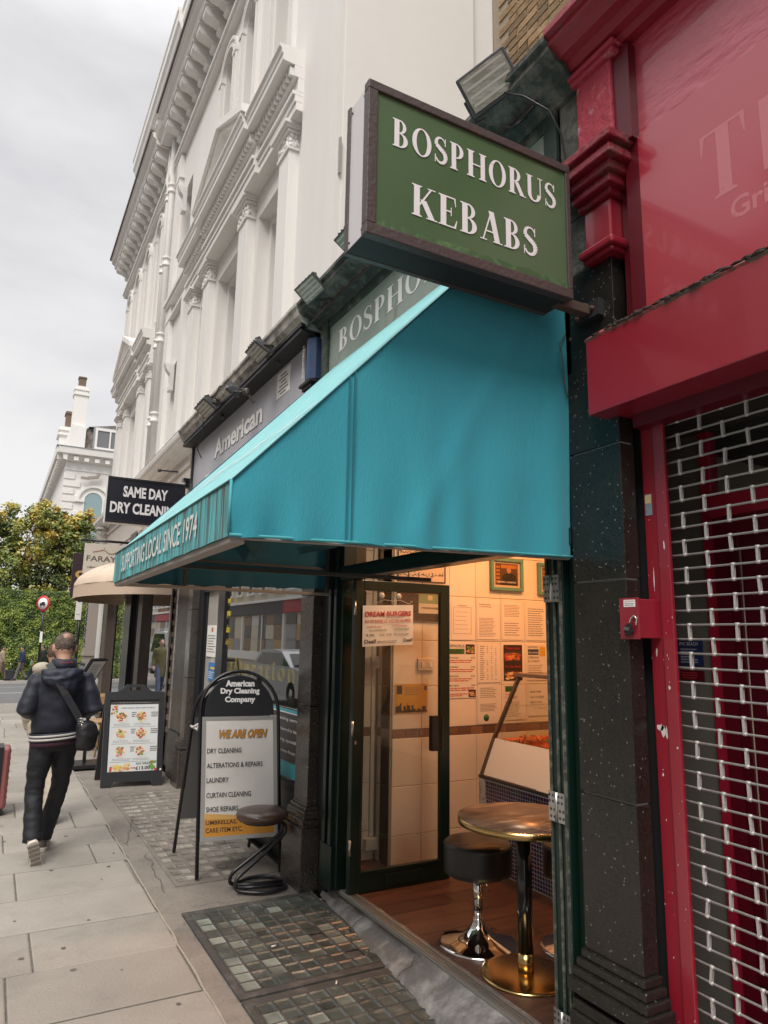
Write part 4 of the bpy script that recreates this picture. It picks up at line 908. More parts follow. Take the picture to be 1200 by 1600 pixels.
q = MB(); print_lines(q, (2.1072, 7.90, 1.47), U, Z, .33, .2, 7, .35); q.build('print', inkg_m, n1)
n1 = MB().box(2.108, 2.112, 7.54, 7.80, 1.18, 1.37).build('card_sticker', mat('blue_sticker', (.04, .20, .50), .5), dc)
q = MB(); q.box(2.1065, 2.1075, 7.56, 7.72, 1.30, 1.325); q.build('yellow_stripe', mat('yellow_print', (.70, .52, .10), .5), n1)
q = MB(); print_lines(q, (2.1072, 7.78, 1.2), U, Z, .2, .08, 4, .4); q.build('print', white2_m, n1)
# poster low in the window
n1 = MB().box(2.085, 2.092, 4.97, 5.95, .60, 1.10).build('window_poster', mat('charcoal_poster', (.055, .05, .05), .5), dc)
q = MB(); q.box(2.0835, 2.0845, 4.97, 5.95, 1.075, 1.10); q.box(2.0835, 2.0845, 4.97, 5.95, .60, .71); q.build('turquoise_band', mat('turquoise_band', (.06, .36, .42), .5), n1)
q = MB(); q.box(2.0825, 2.0832, 4.97, 5.95, 1.068, 1.076); q.build('white_rule', white2_m, n1)
for s_, z in (('curtain cleaning service', 1.005), ('bedding and laundry items', .925), ('expert cleaning specialists', .845), ('free delivery service from you', .765)):
    word('poster_line', s_, letter_m, n1, (2.0835, 5.88, z), U, Z, w=.86, h=.032, bold=.01)
# yellow outline lettering on the glass, and a slim column of it by the frame
yel = mat('yellow_outline', (.62, .50, .05), .5)
word('glass_lettering', 'alterations', yel, dc, (2.094, 7.0, 1.30), U, Z, w=1.95, h=.15, outline=.005, sp=1.4)
for k, s_ in enumerate(('dry', 'clean', 'press', 'repair')):
    word('glass_lettering', s_, yel, dc, (2.094, 7.15, 1.55+k*.14), U, Z, w=.10, h=.08, outline=.007)
# fascia
MB().box(1.982, 2.0, 4.92, 8.56, 3.40, 3.98).build('fascia_board', mat('silver_grey_fascia', (.38, .38, .42), .42, var=(2.2, .5, (.44, .44, .475)), stretch=(1, 1, .25), stain=(5, .6, .75, (.27, .27, .30))), dc)
white3 = mat('raised_letter', (.78, .77, .76), .45)
def raised(s_, y, z, w_, h_):
    sh = word('fascia_shadow_letter', s_, mat('letter_shadow', (.22, .22, .25), .5), dc, (1.9805, y+.012, z-.010), U, Z, w=w_, h=h_, bold=.035)  # dark offset copy paints the shadow behind the letters
    return word('fascia_letter', s_, white3, dc, (1.976, y, z), U, Z, w=w_, h=h_, bold=.035)
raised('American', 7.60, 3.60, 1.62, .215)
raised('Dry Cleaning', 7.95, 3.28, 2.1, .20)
w = MB(); w.box(1.96, 2.0, 4.74, 4.92, 3.36, 3.98); w.build('black_gap', blackmatt_m, dc)
w = MB(); w.box(1.84, 2.0, 4.74, 8.60, 3.96, 3.99); w.box(1.955, 2.0, 8.56, 8.60, 3.3, 3.96); w.build('fascia_edge', blackmatt_m, dc)
MB().prism([(2.05, 3.995), (1.88, 3.995), (1.87, 4.02), (1.84, 4.03), (1.83, 4.06), (1.80, 4.075), (1.79, 4.11), (1.79, 4.135), (1.77, 4.14), (1.77, 4.165), (2.08, 4.19)], 'Y', 4.705, 8.60).build('cornice', stone_trim_m, dc)
MB().prism([(1.87, 4.0), (1.835, 4.005), (1.83, 4.03), (1.855, 4.04)], 'Y', 4.72, 8.58).build('cornice_black_strip', black_m, dc)  # black strip along the lower front of the cornice
n1 = MB().box(1.978, 1.981, 5.30, 5.62, 3.70, 3.93).build('paper_notice', white2_m, dc)
q = MB()
for k, t_ in enumerate((.6, .9, .5, .8, 1.0, .6)):
    zz = 3.90-k*.033; q.quad((1.9775, 5.46+.12*t_, zz), (1.9775, 5.46-.12*t_, zz), (1.9775, 5.46-.12*t_, zz-.014), (1.9775, 5.46+.12*t_, zz-.014))
q.build('print', inkg_m, n1)
# blue curved sign on a small bracket shelf
ev = thing('curved_blue_sign', 'small curved navy sign box with vertical white lettering beside the weathered serif fascia', 'sign', (1.95, 4.78, 3.6))
pts = [(4.70+.14*(k/8), 1.985-.075*math.sin(PI*(.12+.76*k/8))) for k in range(9)]
m = MB(); vs = []
for z in (3.60, 3.93): vs += [(x, y, z) for y, x in pts]+[(2.0, 4.84, z), (2.0, 4.70, z)]
n_ = 11; m.add(vs, [tuple(range(n_)), tuple(range(2*n_-1, n_-1, -1))]+[(i, n_+i, n_+(i+1) % n_, (i+1) % n_) for i in range(n_)]); m.build('box', mat('navy_plastic', (.035, .06, .13), .35, var=(4, .5, (.06, .10, .19))), ev, recalc=True)
word('vertical_lettering', 'EUROTECH', letter_m, ev, (1.902, 4.812, 3.63), (0, 0, 1), (0, 1, 0), w=.26, h=.03, bold=.01)
m = MB(); m.box(1.90, 2.0, 4.68, 4.90, 3.56, 3.585); m.box(1.92, 2.0, 4.70, 4.88, 3.53, 3.56); m.box(1.94, 2.0, 4.72, 4.86, 3.50, 3.53); m.build('shelf_moulding', blackmatt_m, ev, bev=.004)
# projecting black sign
sd_ = thing('projecting_sign', 'black projecting light box with white lettering between fascia and cream sign', 'sign', (1.95, 8.7, 2.95))
sx0, sx1, sz0, sz1, sy = 1.02, 1.93, 2.955, 3.51, 8.70
MB().box(sx0+.004, sx1-.004, sy+.012, sy+.17, sz0+.004, sz1-.004).build('casing', white2_m, sd_)
f = MB()
for a in ((sx0, sx1, sz0, sz0+.028), (sx0, sx1, sz1-.028, sz1), (sx0, sx0+.022, sz0+.028, sz1-.028), (sx1-.022, sx1, sz0+.028, sz1-.028)): f.box(a[0], a[1], sy-.008, sy+.018, a[2], a[3])
f.build('frame', black_m, sd_, bev=.003)
MB().box(sx0+.02, sx1-.02, sy, sy+.011, sz0+.02, sz1-.02).build('face', mat('near_black_acrylic', (.010, .010, .018), .25), sd_)
word('lettering', 'SAME DAY', letter_m, sd_, (1.20, sy-.0015, 3.275), (1, 0, 0), Z, w=.52, h=.135, bold=.035)
word('lettering', 'DRY CLEANING', letter_m, sd_, (1.065, sy-.0015, 3.075), (1, 0, 0), Z, w=.82, h=.135, bold=.035)
f = MB(); f.box(1.93, 2.0, sy+.03, sy+.10, 3.48, 3.56); f.box(1.90, 2.0, sy+.02, sy+.12, 3.56, 3.60); f.build('bracket', black_m, sd_)
f = MB(); f.bar((1.80, 9.78, 3.90), (2.0, 9.30, 3.80), .02); f.lathe((1.8, 9.8, 3.90), [(.02, -.02), (.026, .02), (.01, .03)], 10); f.build('wall_hook', black_m, re_) if 're_' in globals() else f.build('wall_hook', black_m, dc)

# ------------------------------------------------------------------ restaurant front beyond
re_ = thing('restaurant_front', 'glazed Lebanese restaurant front with black columns and grey brick pier', 'shop', (2.05, 12, 0))
pb = MB(); pb.box(2.12, 2.4, 9.06, 9.75, 0, 3.4); pb.build('pier_backing', mat('dark_mortar', (.06, .05, .043), .9), re_)
bm_ = MB().box(0, .03, -.10, .10, -.032, .032).mesh('brick', mat('dull_brick', (.115, .085, .066), .8, rnd=.25, bump=(50, .5)))
for r in range(26):
    for c in range(4):
        y = 9.15+c*.215+(.107 if r % 2 else 0)
        if y+.1 < 9.76: piece('brick', bm_, re_, (2.095, y, .45+r*.076))
w = MB(); w.box(2.0, 2.1, 9.02, 9.07, 0, 3.3); w.build('stone_strip', mat('grey_marble', (.26, .245, .235), .25, bump=(20, .2), stain=(8, .5, .6, (.15, .14, .135))), re_)
w = MB(); w.box(2.07, 2.09, 9.72, 9.78, .12, 2.35); w.box(2.06, 2.10, 9.7, 9.8, 2.3, 2.42); w.box(2.06, 2.1, 9.7, 9.8, 1.5, 1.7); w.build('metal_edge', steel_m, re_)
shopg = MATS['shop_glass']
for a, b in ((9.8, 11.22), (11.25, 12.9), (13.2, 14.6), (14.8, 17.0)):
    MB().quad((2.1, a, .35), (2.1, b, .35), (2.1, b, 2.6), (2.1, a, 2.6)).build('window_pane', shopg, re_)
w = MB(); w.box(2.05, 2.2, 12.15, 12.32, .02, 3.4); w.box(1.97, 2.12, 12.32, 12.95, .02, 3.4); w.build('black_column', black_m, re_, bev=.006)
w = MB(); w.box(2.02, 2.14, 11.55, 11.9, .02, 3.4); w.build('brown_column', mat('bronze_column', (.075, .055, .045), .35), re_, bev=.004)
w = MB(); w.box(2.0, 2.15, 15.3, 15.8, .02, 3.4); w.build('brown_column', MATS['bronze_column'], re_, bev=.004)
w = MB(); w.box(2.06, 2.14, 9.8, 17.05, .02, .35); w.box(2.06, 2.14, 9.8, 17.05, 2.6, 2.72); w.build('window_frame', black_m, re_)
w = MB(); w.box(4.2, 4.3, 9.5, 17, 0, 3.4); w.box(2.14, 4.2, 9.5, 17, 3.3, 3.4); w.box(2.14, 4.2, 9.5, 17, 0, .02); w.box(2.14, 4.2, 16.9, 17.0, 0, 3.4); w.build('shop_interior', dark_m, re_)
MB().box(1.99, 2.05, 8.62, 17.05, 3.25, 3.95).build('fascia_board', mat('buff_fascia', (.56, .50, .45), .55, var=(3, .4, (.61, .56, .51))), re_)
MB().box(1.975, 1.99, 8.72, 16.9, 3.36, 3.40).build('fascia_moulding', mat('buff_fascia', (.56, .5, .45)), re_)
MB().box(1.965, 1.99, 8.72, 16.9, 3.78, 3.83).build('fascia_moulding', mat('buff_fascia', (.56, .5, .45)), re_)
MB().prism([(2.08, 3.95), (1.95, 3.95), (1.94, 3.985), (1.89, 3.995), (1.87, 4.03), (1.81, 4.045), (1.80, 4.085), (1.78, 4.09), (1.77, 4.13), (1.77, 4.155), (2.08, 4.19)], 'Y', 8.605, 17.15).build('cornice', white_m, re_)
w = MB(); w.box(1.769, 1.80, 8.605, 17.15, 4.156, 4.166); w.build('lead_flashing', mat('lead', (.17, .165, .16), .7), re_)
# scroll brackets at the shopfront ends
for yy, mm in ((16.2, stone_trim_m), (11.2, white_m)):
    c_ = MB(); c_.prism([(2.0, 3.2), (1.93, 3.22), (1.92, 3.3), (1.88, 3.36), (1.80, 3.46), (1.78, 3.6), (1.78, 3.9), (2.0, 3.9)], 'Y', yy, yy+.28); c_.box(1.76, 2.0, yy-.03, yy+.31, 3.9, 3.95); c_.build('scroll_bracket', mm, re_, bev=.01)
# domed cream awning
dm = thing('awning', 'rounded cream canvas awning of the restaurant seen behind the black sign', 'awning', (2.0, 11.4, 2.2))
m = MB(); vs = []; ns, nr = 22, 10
cy_, ry, rx_ = 11.35, 1.95, 1.0
for j in range(nr+1):
    for i in range(ns+1):
        th = PI*i/ns; ph = PI/2*j/nr*.97
        lob = 1+.012*abs(math.sin(th*7))
        vs.append((2.0-rx_*math.sin(th)*math.cos(ph)*lob, cy_-ry*math.cos(th)*math.cos(ph)*lob, 2.35+.42*math.sin(ph)))
m.add(vs, [(j*(ns+1)+i, (j+1)*(ns+1)+i, (j+1)*(ns+1)+i+1, j*(ns+1)+i+1) for j in range(nr) for i in range(ns)], True)
cream_m = mat('cream_canvas', (.60, .47, .36), .75, var=(3, .5, (.68, .55, .44)), bump=(150, .2))
m.build('canopy', cream_m, dm)
m = MB(); vs = []
for j in range(3):
    for i in range(ns+1): th = PI*i/ns; vs.append((2.0-(rx_+.004)*math.sin(th), cy_-(ry+.004)*math.cos(th), 2.355-.09*j))
m.add(vs, [(j*(ns+1)+i, j*(ns+1)+i+1, (j+1)*(ns+1)+i+1, (j+1)*(ns+1)+i) for j in range(2) for i in range(ns)], True); m.build('valance', mat('cream_valance', (.56, .43, .33), .75), dm)
m = MB()
for i in range(1, ns, 3):
    th = PI*i/ns; m.tube([(2.0-(rx_+.003)*math.sin(th)*math.cos(ph), cy_-(ry+.003)*math.cos(th)*math.cos(ph), 2.35+.424*math.sin(ph)) for ph in [PI/2*k/8*.95 for k in range(9)]], .006, 4)
m.build('rib', mat('cream_seam', (.47, .36, .27), .8), dm)
# cream hanging sign, purple hanging sign, pay sign
cs_ = thing('hanging_sign', 'cream restaurant sign with arch emblem hanging above the rounded cream awning', 'sign', (1.6, 13.0, 2.7))
MB().box(1.245, 1.95, 13.0, 13.06, 2.68, 3.20).build('board', mat('cream_sign', (.52, .49, .43), .5), cs_, bev=.004)
word('lettering', 'FARAYA', mat('brown_letter', (.10, .075, .07), .5), cs_, (1.285, 12.998, 2.895), (1, 0, 0), Z, w=.60, h=.095, bold=.015)
word('lettering', 'LEBANESE RESTAURANT', MATS['brown_letter'], cs_, (1.31, 12.998, 2.775), (1, 0, 0), Z, w=.56, h=.032, bold=.015)
e_ = MB(); e_.tube([(1.38+.36*t, 12.996, 3.055+.045*math.exp(-((t-.5)/.16)**2)+.018*math.sin(t*6.3)) for t in [k/20 for k in range(21)]], .006, 5); e_.ell((1.56, 12.996, 3.135), .008, .003, .008, 8, 5); e_.ell((1.56, 12.996, 2.845), .008, .003, .010, 8, 5)
e_.build('arch_emblem', mat('copper_print', (.30, .13, .06), .5), cs_)
MB().tube([(1.20, 13.03, 3.26), (2.0, 13.03, 3.26)], .022, 8).build('rail', black_m, cs_)
ps_ = thing('hanging_sign', 'dark purple sign with gold numeral hanging behind the cream restaurant sign', 'sign', (1.6, 15.0, 2.5))
MB().box(1.245, 1.95, 15.0, 15.08, 2.36, 3.23).build('board', mat('aubergine_sign', (.038, .020, .026), .45), ps_, bev=.004)
word('gold_numeral', '9c', mat('gold_letter', (.55, .34, .10), .4), ps_, (1.305, 14.997, 2.62), (1, 0, 0), Z, w=.42, h=.27, bold=.012)
bs_ = thing('parking_sign', 'narrow white and blue parking notice fixed beside the restaurant canopy', 'sign', (1.5, 16.4, 2.2))
MB().box(1.50, 1.62, 16.4, 16.42, 1.95, 2.56).build('plate', white2_m, bs_)
q = MB(); q.lathe((1.56, 16.398, 2.38), [(.0001, .004), (.05, .004), (.05, 0)], 20, axis=(0, -1, 0)); q.build('blue_roundel', mat('road_blue', (.02, .07, .38), .5), bs_)
q = MB(); q.obox((1.56, 16.392, 2.38), (1, 0, 1), (0, 1, 0), (-1, 0, 1), .05, .002, .008); q.build('red_bar', mat('road_red', (.55, .02, .03), .5), bs_)
word('arrow', '<->', ink_m, bs_, (1.56, 16.397, 2.05), (1, 0, 0), Z, w=.07, h=.03, center=True)
MB().tube([(1.6, 16.45, 0), (1.6, 16.45, 2.6)], .03, 10).build('post', black_m, bs_)
# stone gate pier and railings at the far end
gp = MB(); gp.box(1.95, 2.45, 18.2, 18.7, 0, 2.6); gp.box(1.92, 2.48, 18.17, 18.73, 1.15, 1.22); gp.build('stone_pier', mat('grey_sandstone', (.30, .26, .23), .8, bump=(30, .4)), re_)
gf_ = MB(); rnd = random.Random(4)
for k in range(13):
    z = 1.35+k*.08; gf_.tube([(1.945, 18.25+.08*rnd.random(), z), (1.942, 18.38+.12*rnd.random(), z+.10*rnd.random()), (1.945, 18.5+.1*rnd.random(), z+.04), (1.942, 18.33, z+.11*rnd.random())], .011, 5)
gf_.build('graffiti', ink_m, re_)
rl = thing('railings', 'short black iron railings along the raised edge past the restaurant', 'railings', (1.9, 18.3, 0))
for k in range(12): MB().tube([(1.86, 17.2+k*.085, .35), (1.86, 17.2+k*.085, 1.02)], .008, 5).build('baluster', black_m, rl)
MB().box(1.845, 1.875, 17.15, 18.2, .98, 1.0).build('rail', black_m, rl); MB().box(1.83, 1.89, 17.15, 18.2, 0, .35).build('base', black_m, rl)

# ------------------------------------------------------------------ white stucco terrace above the shops
XW = 2.08
def arch_bay(mb, y0, y1, z0, z1, wy0, wy1, wz0, wzs, arched=True, X=XW, dep=.26):
    """a stretch of wall with one window opening, reveals included"""
    ym = (wy0+wy1)/2; r = (wy1-wy0)/2; K = 12
    mb.quad((X, y0, z0), (X, wy0, z0), (X, wy0, z1), (X, y0, z1)); mb.quad((X, wy1, z0), (X, y1, z0), (X, y1, z1), (X, wy1, z1))
    mb.quad((X, wy0, z0), (X, wy1, z0), (X, wy1, wz0), (X, wy0, wz0))
    top = [(wy0, wzs)]
    if arched: top = [(ym-r*math.cos(PI*k/K), wzs+r*math.sin(PI*k/K)) for k in range(K+1)]
    else: top = [(wy0, wzs), (wy1, wzs)]
    for (ya_, za), (yb_, zb) in zip(top, top[1:]):
        mb.quad((X, ya_, za), (X, yb_, zb), (X, yb_, z1), (X, ya_, z1)); mb.quad((X, ya_, za), (X+dep, ya_, za), (X+dep, yb_, zb), (X, yb_, zb))
    mb.quad((X, wy0, wz0), (X+dep, wy0, wz0), (X+dep, wy0, wzs), (X, wy0, wzs)); mb.quad((X, wy1, wz0), (X+dep, wy1, wz0), (X+dep, wy1, wzs), (X, wy1, wzs)); mb.quad((X, wy0, wz0), (X, wy1, wz0), (X+dep, wy1, wz0), (X+dep, wy0, wz0))
    return top
def window_in(par, wy0, wy1, wz0, wz1, X=XW+.2, arched=True, gm=None):
    f = MB(); t = .05
    f.box(X, X+.05, wy0, wy0+t, wz0, wz1); f.box(X, X+.05, wy1-t, wy1, wz0, wz1); f.box(X, X+.05, wy0+t, wy1-t, wz0, wz0+t); f.box(X, X+.05, wy0+t, wy1-t, (wz0+wz1)/2-.025, (wz0+wz1)/2+.025)
    fr_ = f.build('window', white2_m, par)
    MB().quad((X+.03, wy0, wz0), (X+.03, wy1, wz0), (X+.03, wy1, wz1+.35), (X+.03, wy0, wz1+.35)).build('pane', mat('upper_glass', (.03, .035, .04), .06, spec=.8), fr_)
def archivolt(par, wy0, wy1, wz0, wzs, X=XW):
    ym = (wy0+wy1)/2; r = (wy1-wy0)/2; m = MB()
    for e, d in ((.03, .05), (.085, .03), (.125, .05)):
        P0 = [(ym-(r+e)*math.cos(PI*k/14), wzs+(r+e)*math.sin(PI*k/14)) for k in range(15)]
        for (a, b), (c, d_) in zip(P0, P0[1:]):
            m.add([(X-d, a, b), (X-d, c, d_), (X, c, d_), (X, a, b), (X-d, ym+(a-ym)*(1+.045/(r+e)), wzs+(b-wzs)*(1+.045/(r+e))), (X-d, ym+(c-ym)*(1+.045/(r+e)), wzs+(d_-wzs)*(1+.045/(r+e))), (X, ym+(c-ym)*(1+.045/(r+e)), wzs+(d_-wzs)*(1+.045/(r+e))), (X, ym+(a-ym)*(1+.045/(r+e)), wzs+(b-wzs)*(1+.045/(r+e)))], [(0,1,5,4),(4,5,6,7),(0,3,2,1),(0,4,7,3),(1,2,6,5)])
        for yy, s_ in ((wy0, -1), (wy1, 1)): m.box(X-d, X, yy+s_*e, yy+s_*(e+.045), wz0, wzs)
    m.box(X-.06, X, wy0-.18, wy0-.02, wzs-.04, wzs+.03); m.box(X-.06, X, wy1+.02, wy1+.18, wzs-.04, wzs+.03)
    m.build('window_surround', white_m, par)
cap_r = random.Random(9)
def capital(par, y0, y1, x, z0=6.20, z1=6.42):
    m = MB()
    for a, b, e in ((z0-.03, z0, .018), (z1-.085, z1-.06, .035), (z1-.055, z1-.03, .055), (z1-.03, z1, .075)): m.box(x-e, x+.1, y0-e, y1+e, a, b)
    m.box(x-.008, x+.1, y0-.008, y1+.008, z0, z1-.085)
    for k in range(26):   # carved leaves
        side = cap_r.random() < .5; zz = cap_r.uniform(z0+.01, z1-.1)
        if side: m.ell((x-.012, cap_r.uniform(y0, y1), zz), .012, .022, .028, 6, 4)
        else: m.ell((cap_r.uniform(x, x+.1), y0-.012, zz), .02, .012, .028, 6, 4)
    m.build('capital', white_m, par)
def bracket_mesh():
    m = MB(); m.prism([(0, 0), (-.10, .01), (-.13, .05), (-.115, .10), (-.19, .14), (-.30, .16), (-.33, .20), (-.33, .30), (0, .30)], 'Y', -.085, .085); m.box(-.35, 0, -.105, .105, .30, .335); return m.mesh('modillion', white_m)
modm = bracket_mesh()
def stucco_house(y0, y1, ent, ped, pils, opens, uppers, label, near=False):
    h = thing('terraced_house', label, 'house', (XW, (y0+y1)/2, 4.2), 'white stucco terraced houses')
    wl = MB(); zs0, zs1 = 4.19, 7.2
    # first floor
    ys_ = [y0]+[(a[1]+b[0])/2 for a, b in zip(opens, opens[1:])]+[y1]
    for (wy0, wy1, wz0, wz1), a, b in zip(opens, ys_, ys_[1:]): arch_bay(wl, a, b, zs0, zs1, wy0, wy1, wz0, wz1, False, dep=.3)
    ys_ = [y0]+[(a[1]+b[0])/2 for a, b in zip(uppers, uppers[1:])]+[y1]
    for (wy0, wy1, wz0, wz1, ar), a, b in zip(uppers, ys_, ys_[1:]): arch_bay(wl, a, b, zs1, 10.2, wy0, wy1, wz0, wz1, ar)
    wl.quad((XW, y0, 10.2), (XW, y1, 10.2), (XW, y1, 12.3), (XW, y0, 12.3))
    wl.build('wall', white_m, h)
    for wy0, wy1, wz0, wz1 in opens:
        window_in(h, wy0+.08, wy1-.08, wz0, wz1-.08, X=XW+.26)
        m = MB(); m.box(XW+.12, XW+.3, wy0, wy0+.09, wz0, wz1); m.box(XW+.12, XW+.3, wy1-.09, wy1, wz0, wz1); m.box(XW+.12, XW+.3, wy0+.09, wy1-.09, wz1-.09, wz1); m.build('inner_frame', white_m, h)
    for wy0, wy1, wz0, wz1, ar in uppers:
        window_in(h, wy0, wy1, wz0, wz1, X=XW+.17)
        if ar: archivolt(h, wy0, wy1, wz0, wz1)
    for a, b in pils:
        MB().box(1.985, XW+.1, a, b, zs0, 6.17).build('pilaster', white_m, h, bev=.004); capital(h, a, b, 1.985)
    e0, e1 = ent
    # entablature in steps, breaking forward under the pediment
    for (a, b, dx) in ((e0, ped[0], 0), (ped[0], ped[1], -.045), (ped[1], e1, 0)):
        m = MB()
        m.box(1.955+dx, XW, a, b, 6.42, 6.50); m.box(1.94+dx, XW, a, b, 6.502, 6.57); m.box(1.915+dx, XW, a, b, 6.572, 6.61)
        m.box(1.965+dx, XW, a, b, 6.612, 6.76)
        m.prism([(XW, 6.88), (1.86+dx, 6.88), (1.81+dx, 6.885), (1.81+dx, 6.95), (1.80+dx, 6.955), (1.79+dx, 7.0), (1.77+dx, 7.02), (1.77+dx, 7.045), (XW, 7.07)], 'Y', a, b)
        m.build('entablature', white_m, h, bev=.003)
        k = MB(); m2 = int((b-a)/.075)
        for i in range(m2): k.box(1.885+dx, 1.965+dx, a+.02+i*(b-a)/m2, a+.055+i*(b-a)/m2, 6.775, 6.86)
        k.box(1.925+dx, XW, a, b, 6.762, 6.878); d_ = k.build('dentils', white_m, h); d_['kind'] = 'stuff'
    pm = (ped[0]+ped[1])/2; m = MB()
    for ya_, yb_ in ((ped[0]-.03, pm), (ped[1]+.03, pm)):
        for x_, t0, t1 in ((1.72, .0, .10), (1.765, -.05, .0)):
            m.add([(x_, ya_, 7.05+t0), (x_, yb_, 7.57+t0), (x_, yb_, 7.57+t1), (x_, ya_, 7.05+t1), (XW, ya_, 7.05+t0), (XW, yb_, 7.57+t0), (XW, yb_, 7.57+t1), (XW, ya_, 7.05+t1)], [(0,1,2,3),(4,7,6,5),(0,4,5,1),(1,5,6,2),(2,6,7,3),(3,7,4,0)])
    m.add([(1.93, ped[0]+.1, 7.05), (1.93, ped[1]-.1, 7.05), (1.93, pm, 7.54)], [(0, 1, 2)])
    for k in range(14): 
        t = random.uniform(-.5, .5); m.ell((1.925, pm+t*.9, 7.09+random.random()*.3*(1-abs(t)*1.8)), .02, .05, .04, 6, 4)
    m.build('pediment', white_m, h)
    # string course, eaves with scroll brackets, gutter
    m = MB(); m.box(1.99, XW, y0+.02, y1, 9.78, 9.83); m.box(1.96, XW, y0+.02, y1, 9.832, 9.88); m.box(2.02, XW, y0+.02, y1, 10.02, 10.06)
    m.prism([(XW, 10.47), (1.74, 10.47), (1.72, 10.50), (1.72, 10.56), (1.66, 10.60), (1.65, 10.66), (1.62, 10.68), (XW, 10.72)], 'Y', y0+.02, y1); m.build('eaves_cornice', white_m, h)
    MB().box(1.60, 1.66, y0+.02, y1, 10.675, 10.73).build('gutter', mat('dark_gutter', (.10, .08, .072), .7), h)
    y = y0+.2; 
    while y < y1-.1: piece('modillion', modm, h, (XW, y, 10.13)); y += .36
    return h
hA = stucco_house(4.6, 11.5, (5.38, 9.62), (6.42, 8.48), [(5.60, 5.87), (6.86, 7.16), (8.44, 8.72), (9.27, 9.55)],
    [(5.99, 6.74, 4.3, 6.13), (7.28, 8.32, 4.3, 6.13), (8.80, 9.20, 4.3, 6.13), (10.15, 10.85, 4.3, 5.85)],
    [(5.98, 6.50, 7.3, 9.28, True), (7.20, 7.66, 7.3, 9.28, True), (8.14, 8.60, 7.3, 9.28, True), (10.35, 11.02, 7.35, 8.95, False)],
    'nearest white stucco house with broken pediment and arched second floor windows above the dry cleaners')
m = MB()
m.quad((XW, 4.6, 4.19), (3.39, 4.6, 4.19), (3.39, 4.6, 14.5), (XW, 4.6, 12.3)); m.build('flank_wall', flank_m, hA)
MB().box(3.392, 3.66, 4.655, 5.0, 4.1, 15).build('flank_return', flank_m, hA)
MB().box(3.388, 3.66, 4.61, 12, 14.5, 14.6).build('flank_top', flank_m, hA)
m = MB(); m.box(2.02, 2.08, 4.605, 5.38, 4.2, 10); m.build('corner_strip', white_m, hA)
# bay beyond the porch: lintel, console brackets, quoin strip
def console(y, zb, s=1):
    c = MB(); c.prism([(XW, zb), (2.02, zb), (2.01, zb+.05), (2.03, zb+.1), (2.02, zb+.25), (1.96, zb+.33), (1.93, zb+.42), (XW, zb+.42)], 'Y', y, y+.12*s); c.box(2.01, XW, y-.01, y+.13*s, zb-.02, zb+.03); c.build('console_bracket', white_m, hA, bev=.006)
for zb in (5.42, 8.5): console(10.72, zb)
m = MB(); m.box(1.975, XW, 9.7, 11.4, 6.98, 7.03); m.box(1.95, XW, 9.7, 11.4, 7.032, 7.1); m.box(2.0, XW, 9.7, 11.4, 6.72, 6.76); m.build('string_course', white_m, hA)
m = MB(); m.box(2.01, XW, 11.08, 11.38, 4.2, 9.75); m.box(2.0, XW, 11.05, 11.4, 9.3, 9.34); m.build('corner_pilaster', white_m, hA, bev=.004)
m = MB(); m.box(1.99, XW, 9.86, 10.12, 4.2, 6.72); m.build('side_panel', white_m, hA)
m = MB(); m.box(2.5, 2.505, 4.592, 4.60, 5.3, 5.72); m.build('wall_mark', white_m, hA)
t_ = MB(); t_.box(2.045, 2.06, 4.575, 4.60, 5.30, 5.62); t_.build('small_conduit', mat('grey_plastic', (.33, .31, .29), .6), hA)
t_ = MB(); t_.tube([(2.06, 5.18, 4.2), (2.06, 5.18, 6.1)], .02, 6); t_.build('thin_pipe', white_m, hA)
hB = stucco_house(12.0, 17.15, (12.36, 16.15), (13.35, 15.45), [(12.45, 12.75), (13.36, 13.68), (15.0, 15.3), (15.9, 16.2)],
    [(12.86, 13.26, 4.3, 6.13), (13.8, 14.9, 4.3, 6.13), (15.4, 15.8, 4.3, 6.13)],
    [(12.75, 13.2, 7.3, 9.28, True), (13.95, 14.4, 7.3, 9.28, True), (15.1, 15.55, 7.3, 9.28, True), (16.2, 16.6, 7.3, 9.28, True)],
    'second white stucco house beyond the drainpipes, with pediment and row of arched windows')
m = MB(); m.box(XW, XW+.3, 11.5, 12.0, 4.19, 12.3); m.build('link_wall', white_m, hB)
m = MB(); m.prism([(XW, 10.47), (1.80, 10.47), (1.78, 10.56), (1.72, 10.60), (1.68, 10.68), (XW, 10.72)], 'Y', 11.5, 12.0); m.build('link_eaves', white_m, hB)
m = MB(); m.quad((XW, 17.15, 4.19), (9, 17.15, 4.19), (9, 17.15, 12.3), (XW, 17.15, 12.3)); m.quad((2.05, 17.15, 0), (9, 17.15, 0), (9, 17.15, 4.2), (2.05, 17.15, 4.2)); m.box(XW, 9, 4.7, 17.1, 12.3, 12.35); m.build('end_wall', flank_m, hB)
# attic with urn piers and overhanging cap
at = MB(); 
for y in [4.9+.62*k for k in range(18)]: at.box(1.93, 2.0, y, y+.13, 10.74, 12.2); at.box(1.91, 2.02, y-.02, y+.15, 12.05, 12.12)
at.build('attic_pier', white_m, hA)
at = MB(); at.prism([(2.4, 12.2), (1.92, 12.2), (1.90, 12.26), (1.86, 12.28), (1.84, 12.36), (1.80, 12.42), (1.80, 12.6), (1.78, 12.64), (1.78, 12.70), (2.4, 12.75)], 'Y', 11.2, 15.9)
at.prism([(2.4, 12.2), (1.97, 12.2), (1.95, 12.26), (1.91, 12.28), (1.89, 12.36), (1.87, 12.42), (1.87, 12.6), (1.85, 12.64), (1.85, 12.70), (2.4, 12.75)], 'Y', 4.62, 11.2); at.build('attic_cap', white_m, hA)
at = MB(); at.box(1.98, 2.3, 10.7, 11.0, 12.75, 15); at.box(1.94, 2.3, 10.64, 11.06, 13.2, 13.3); at.build('chimney_pier', white_m, hA)
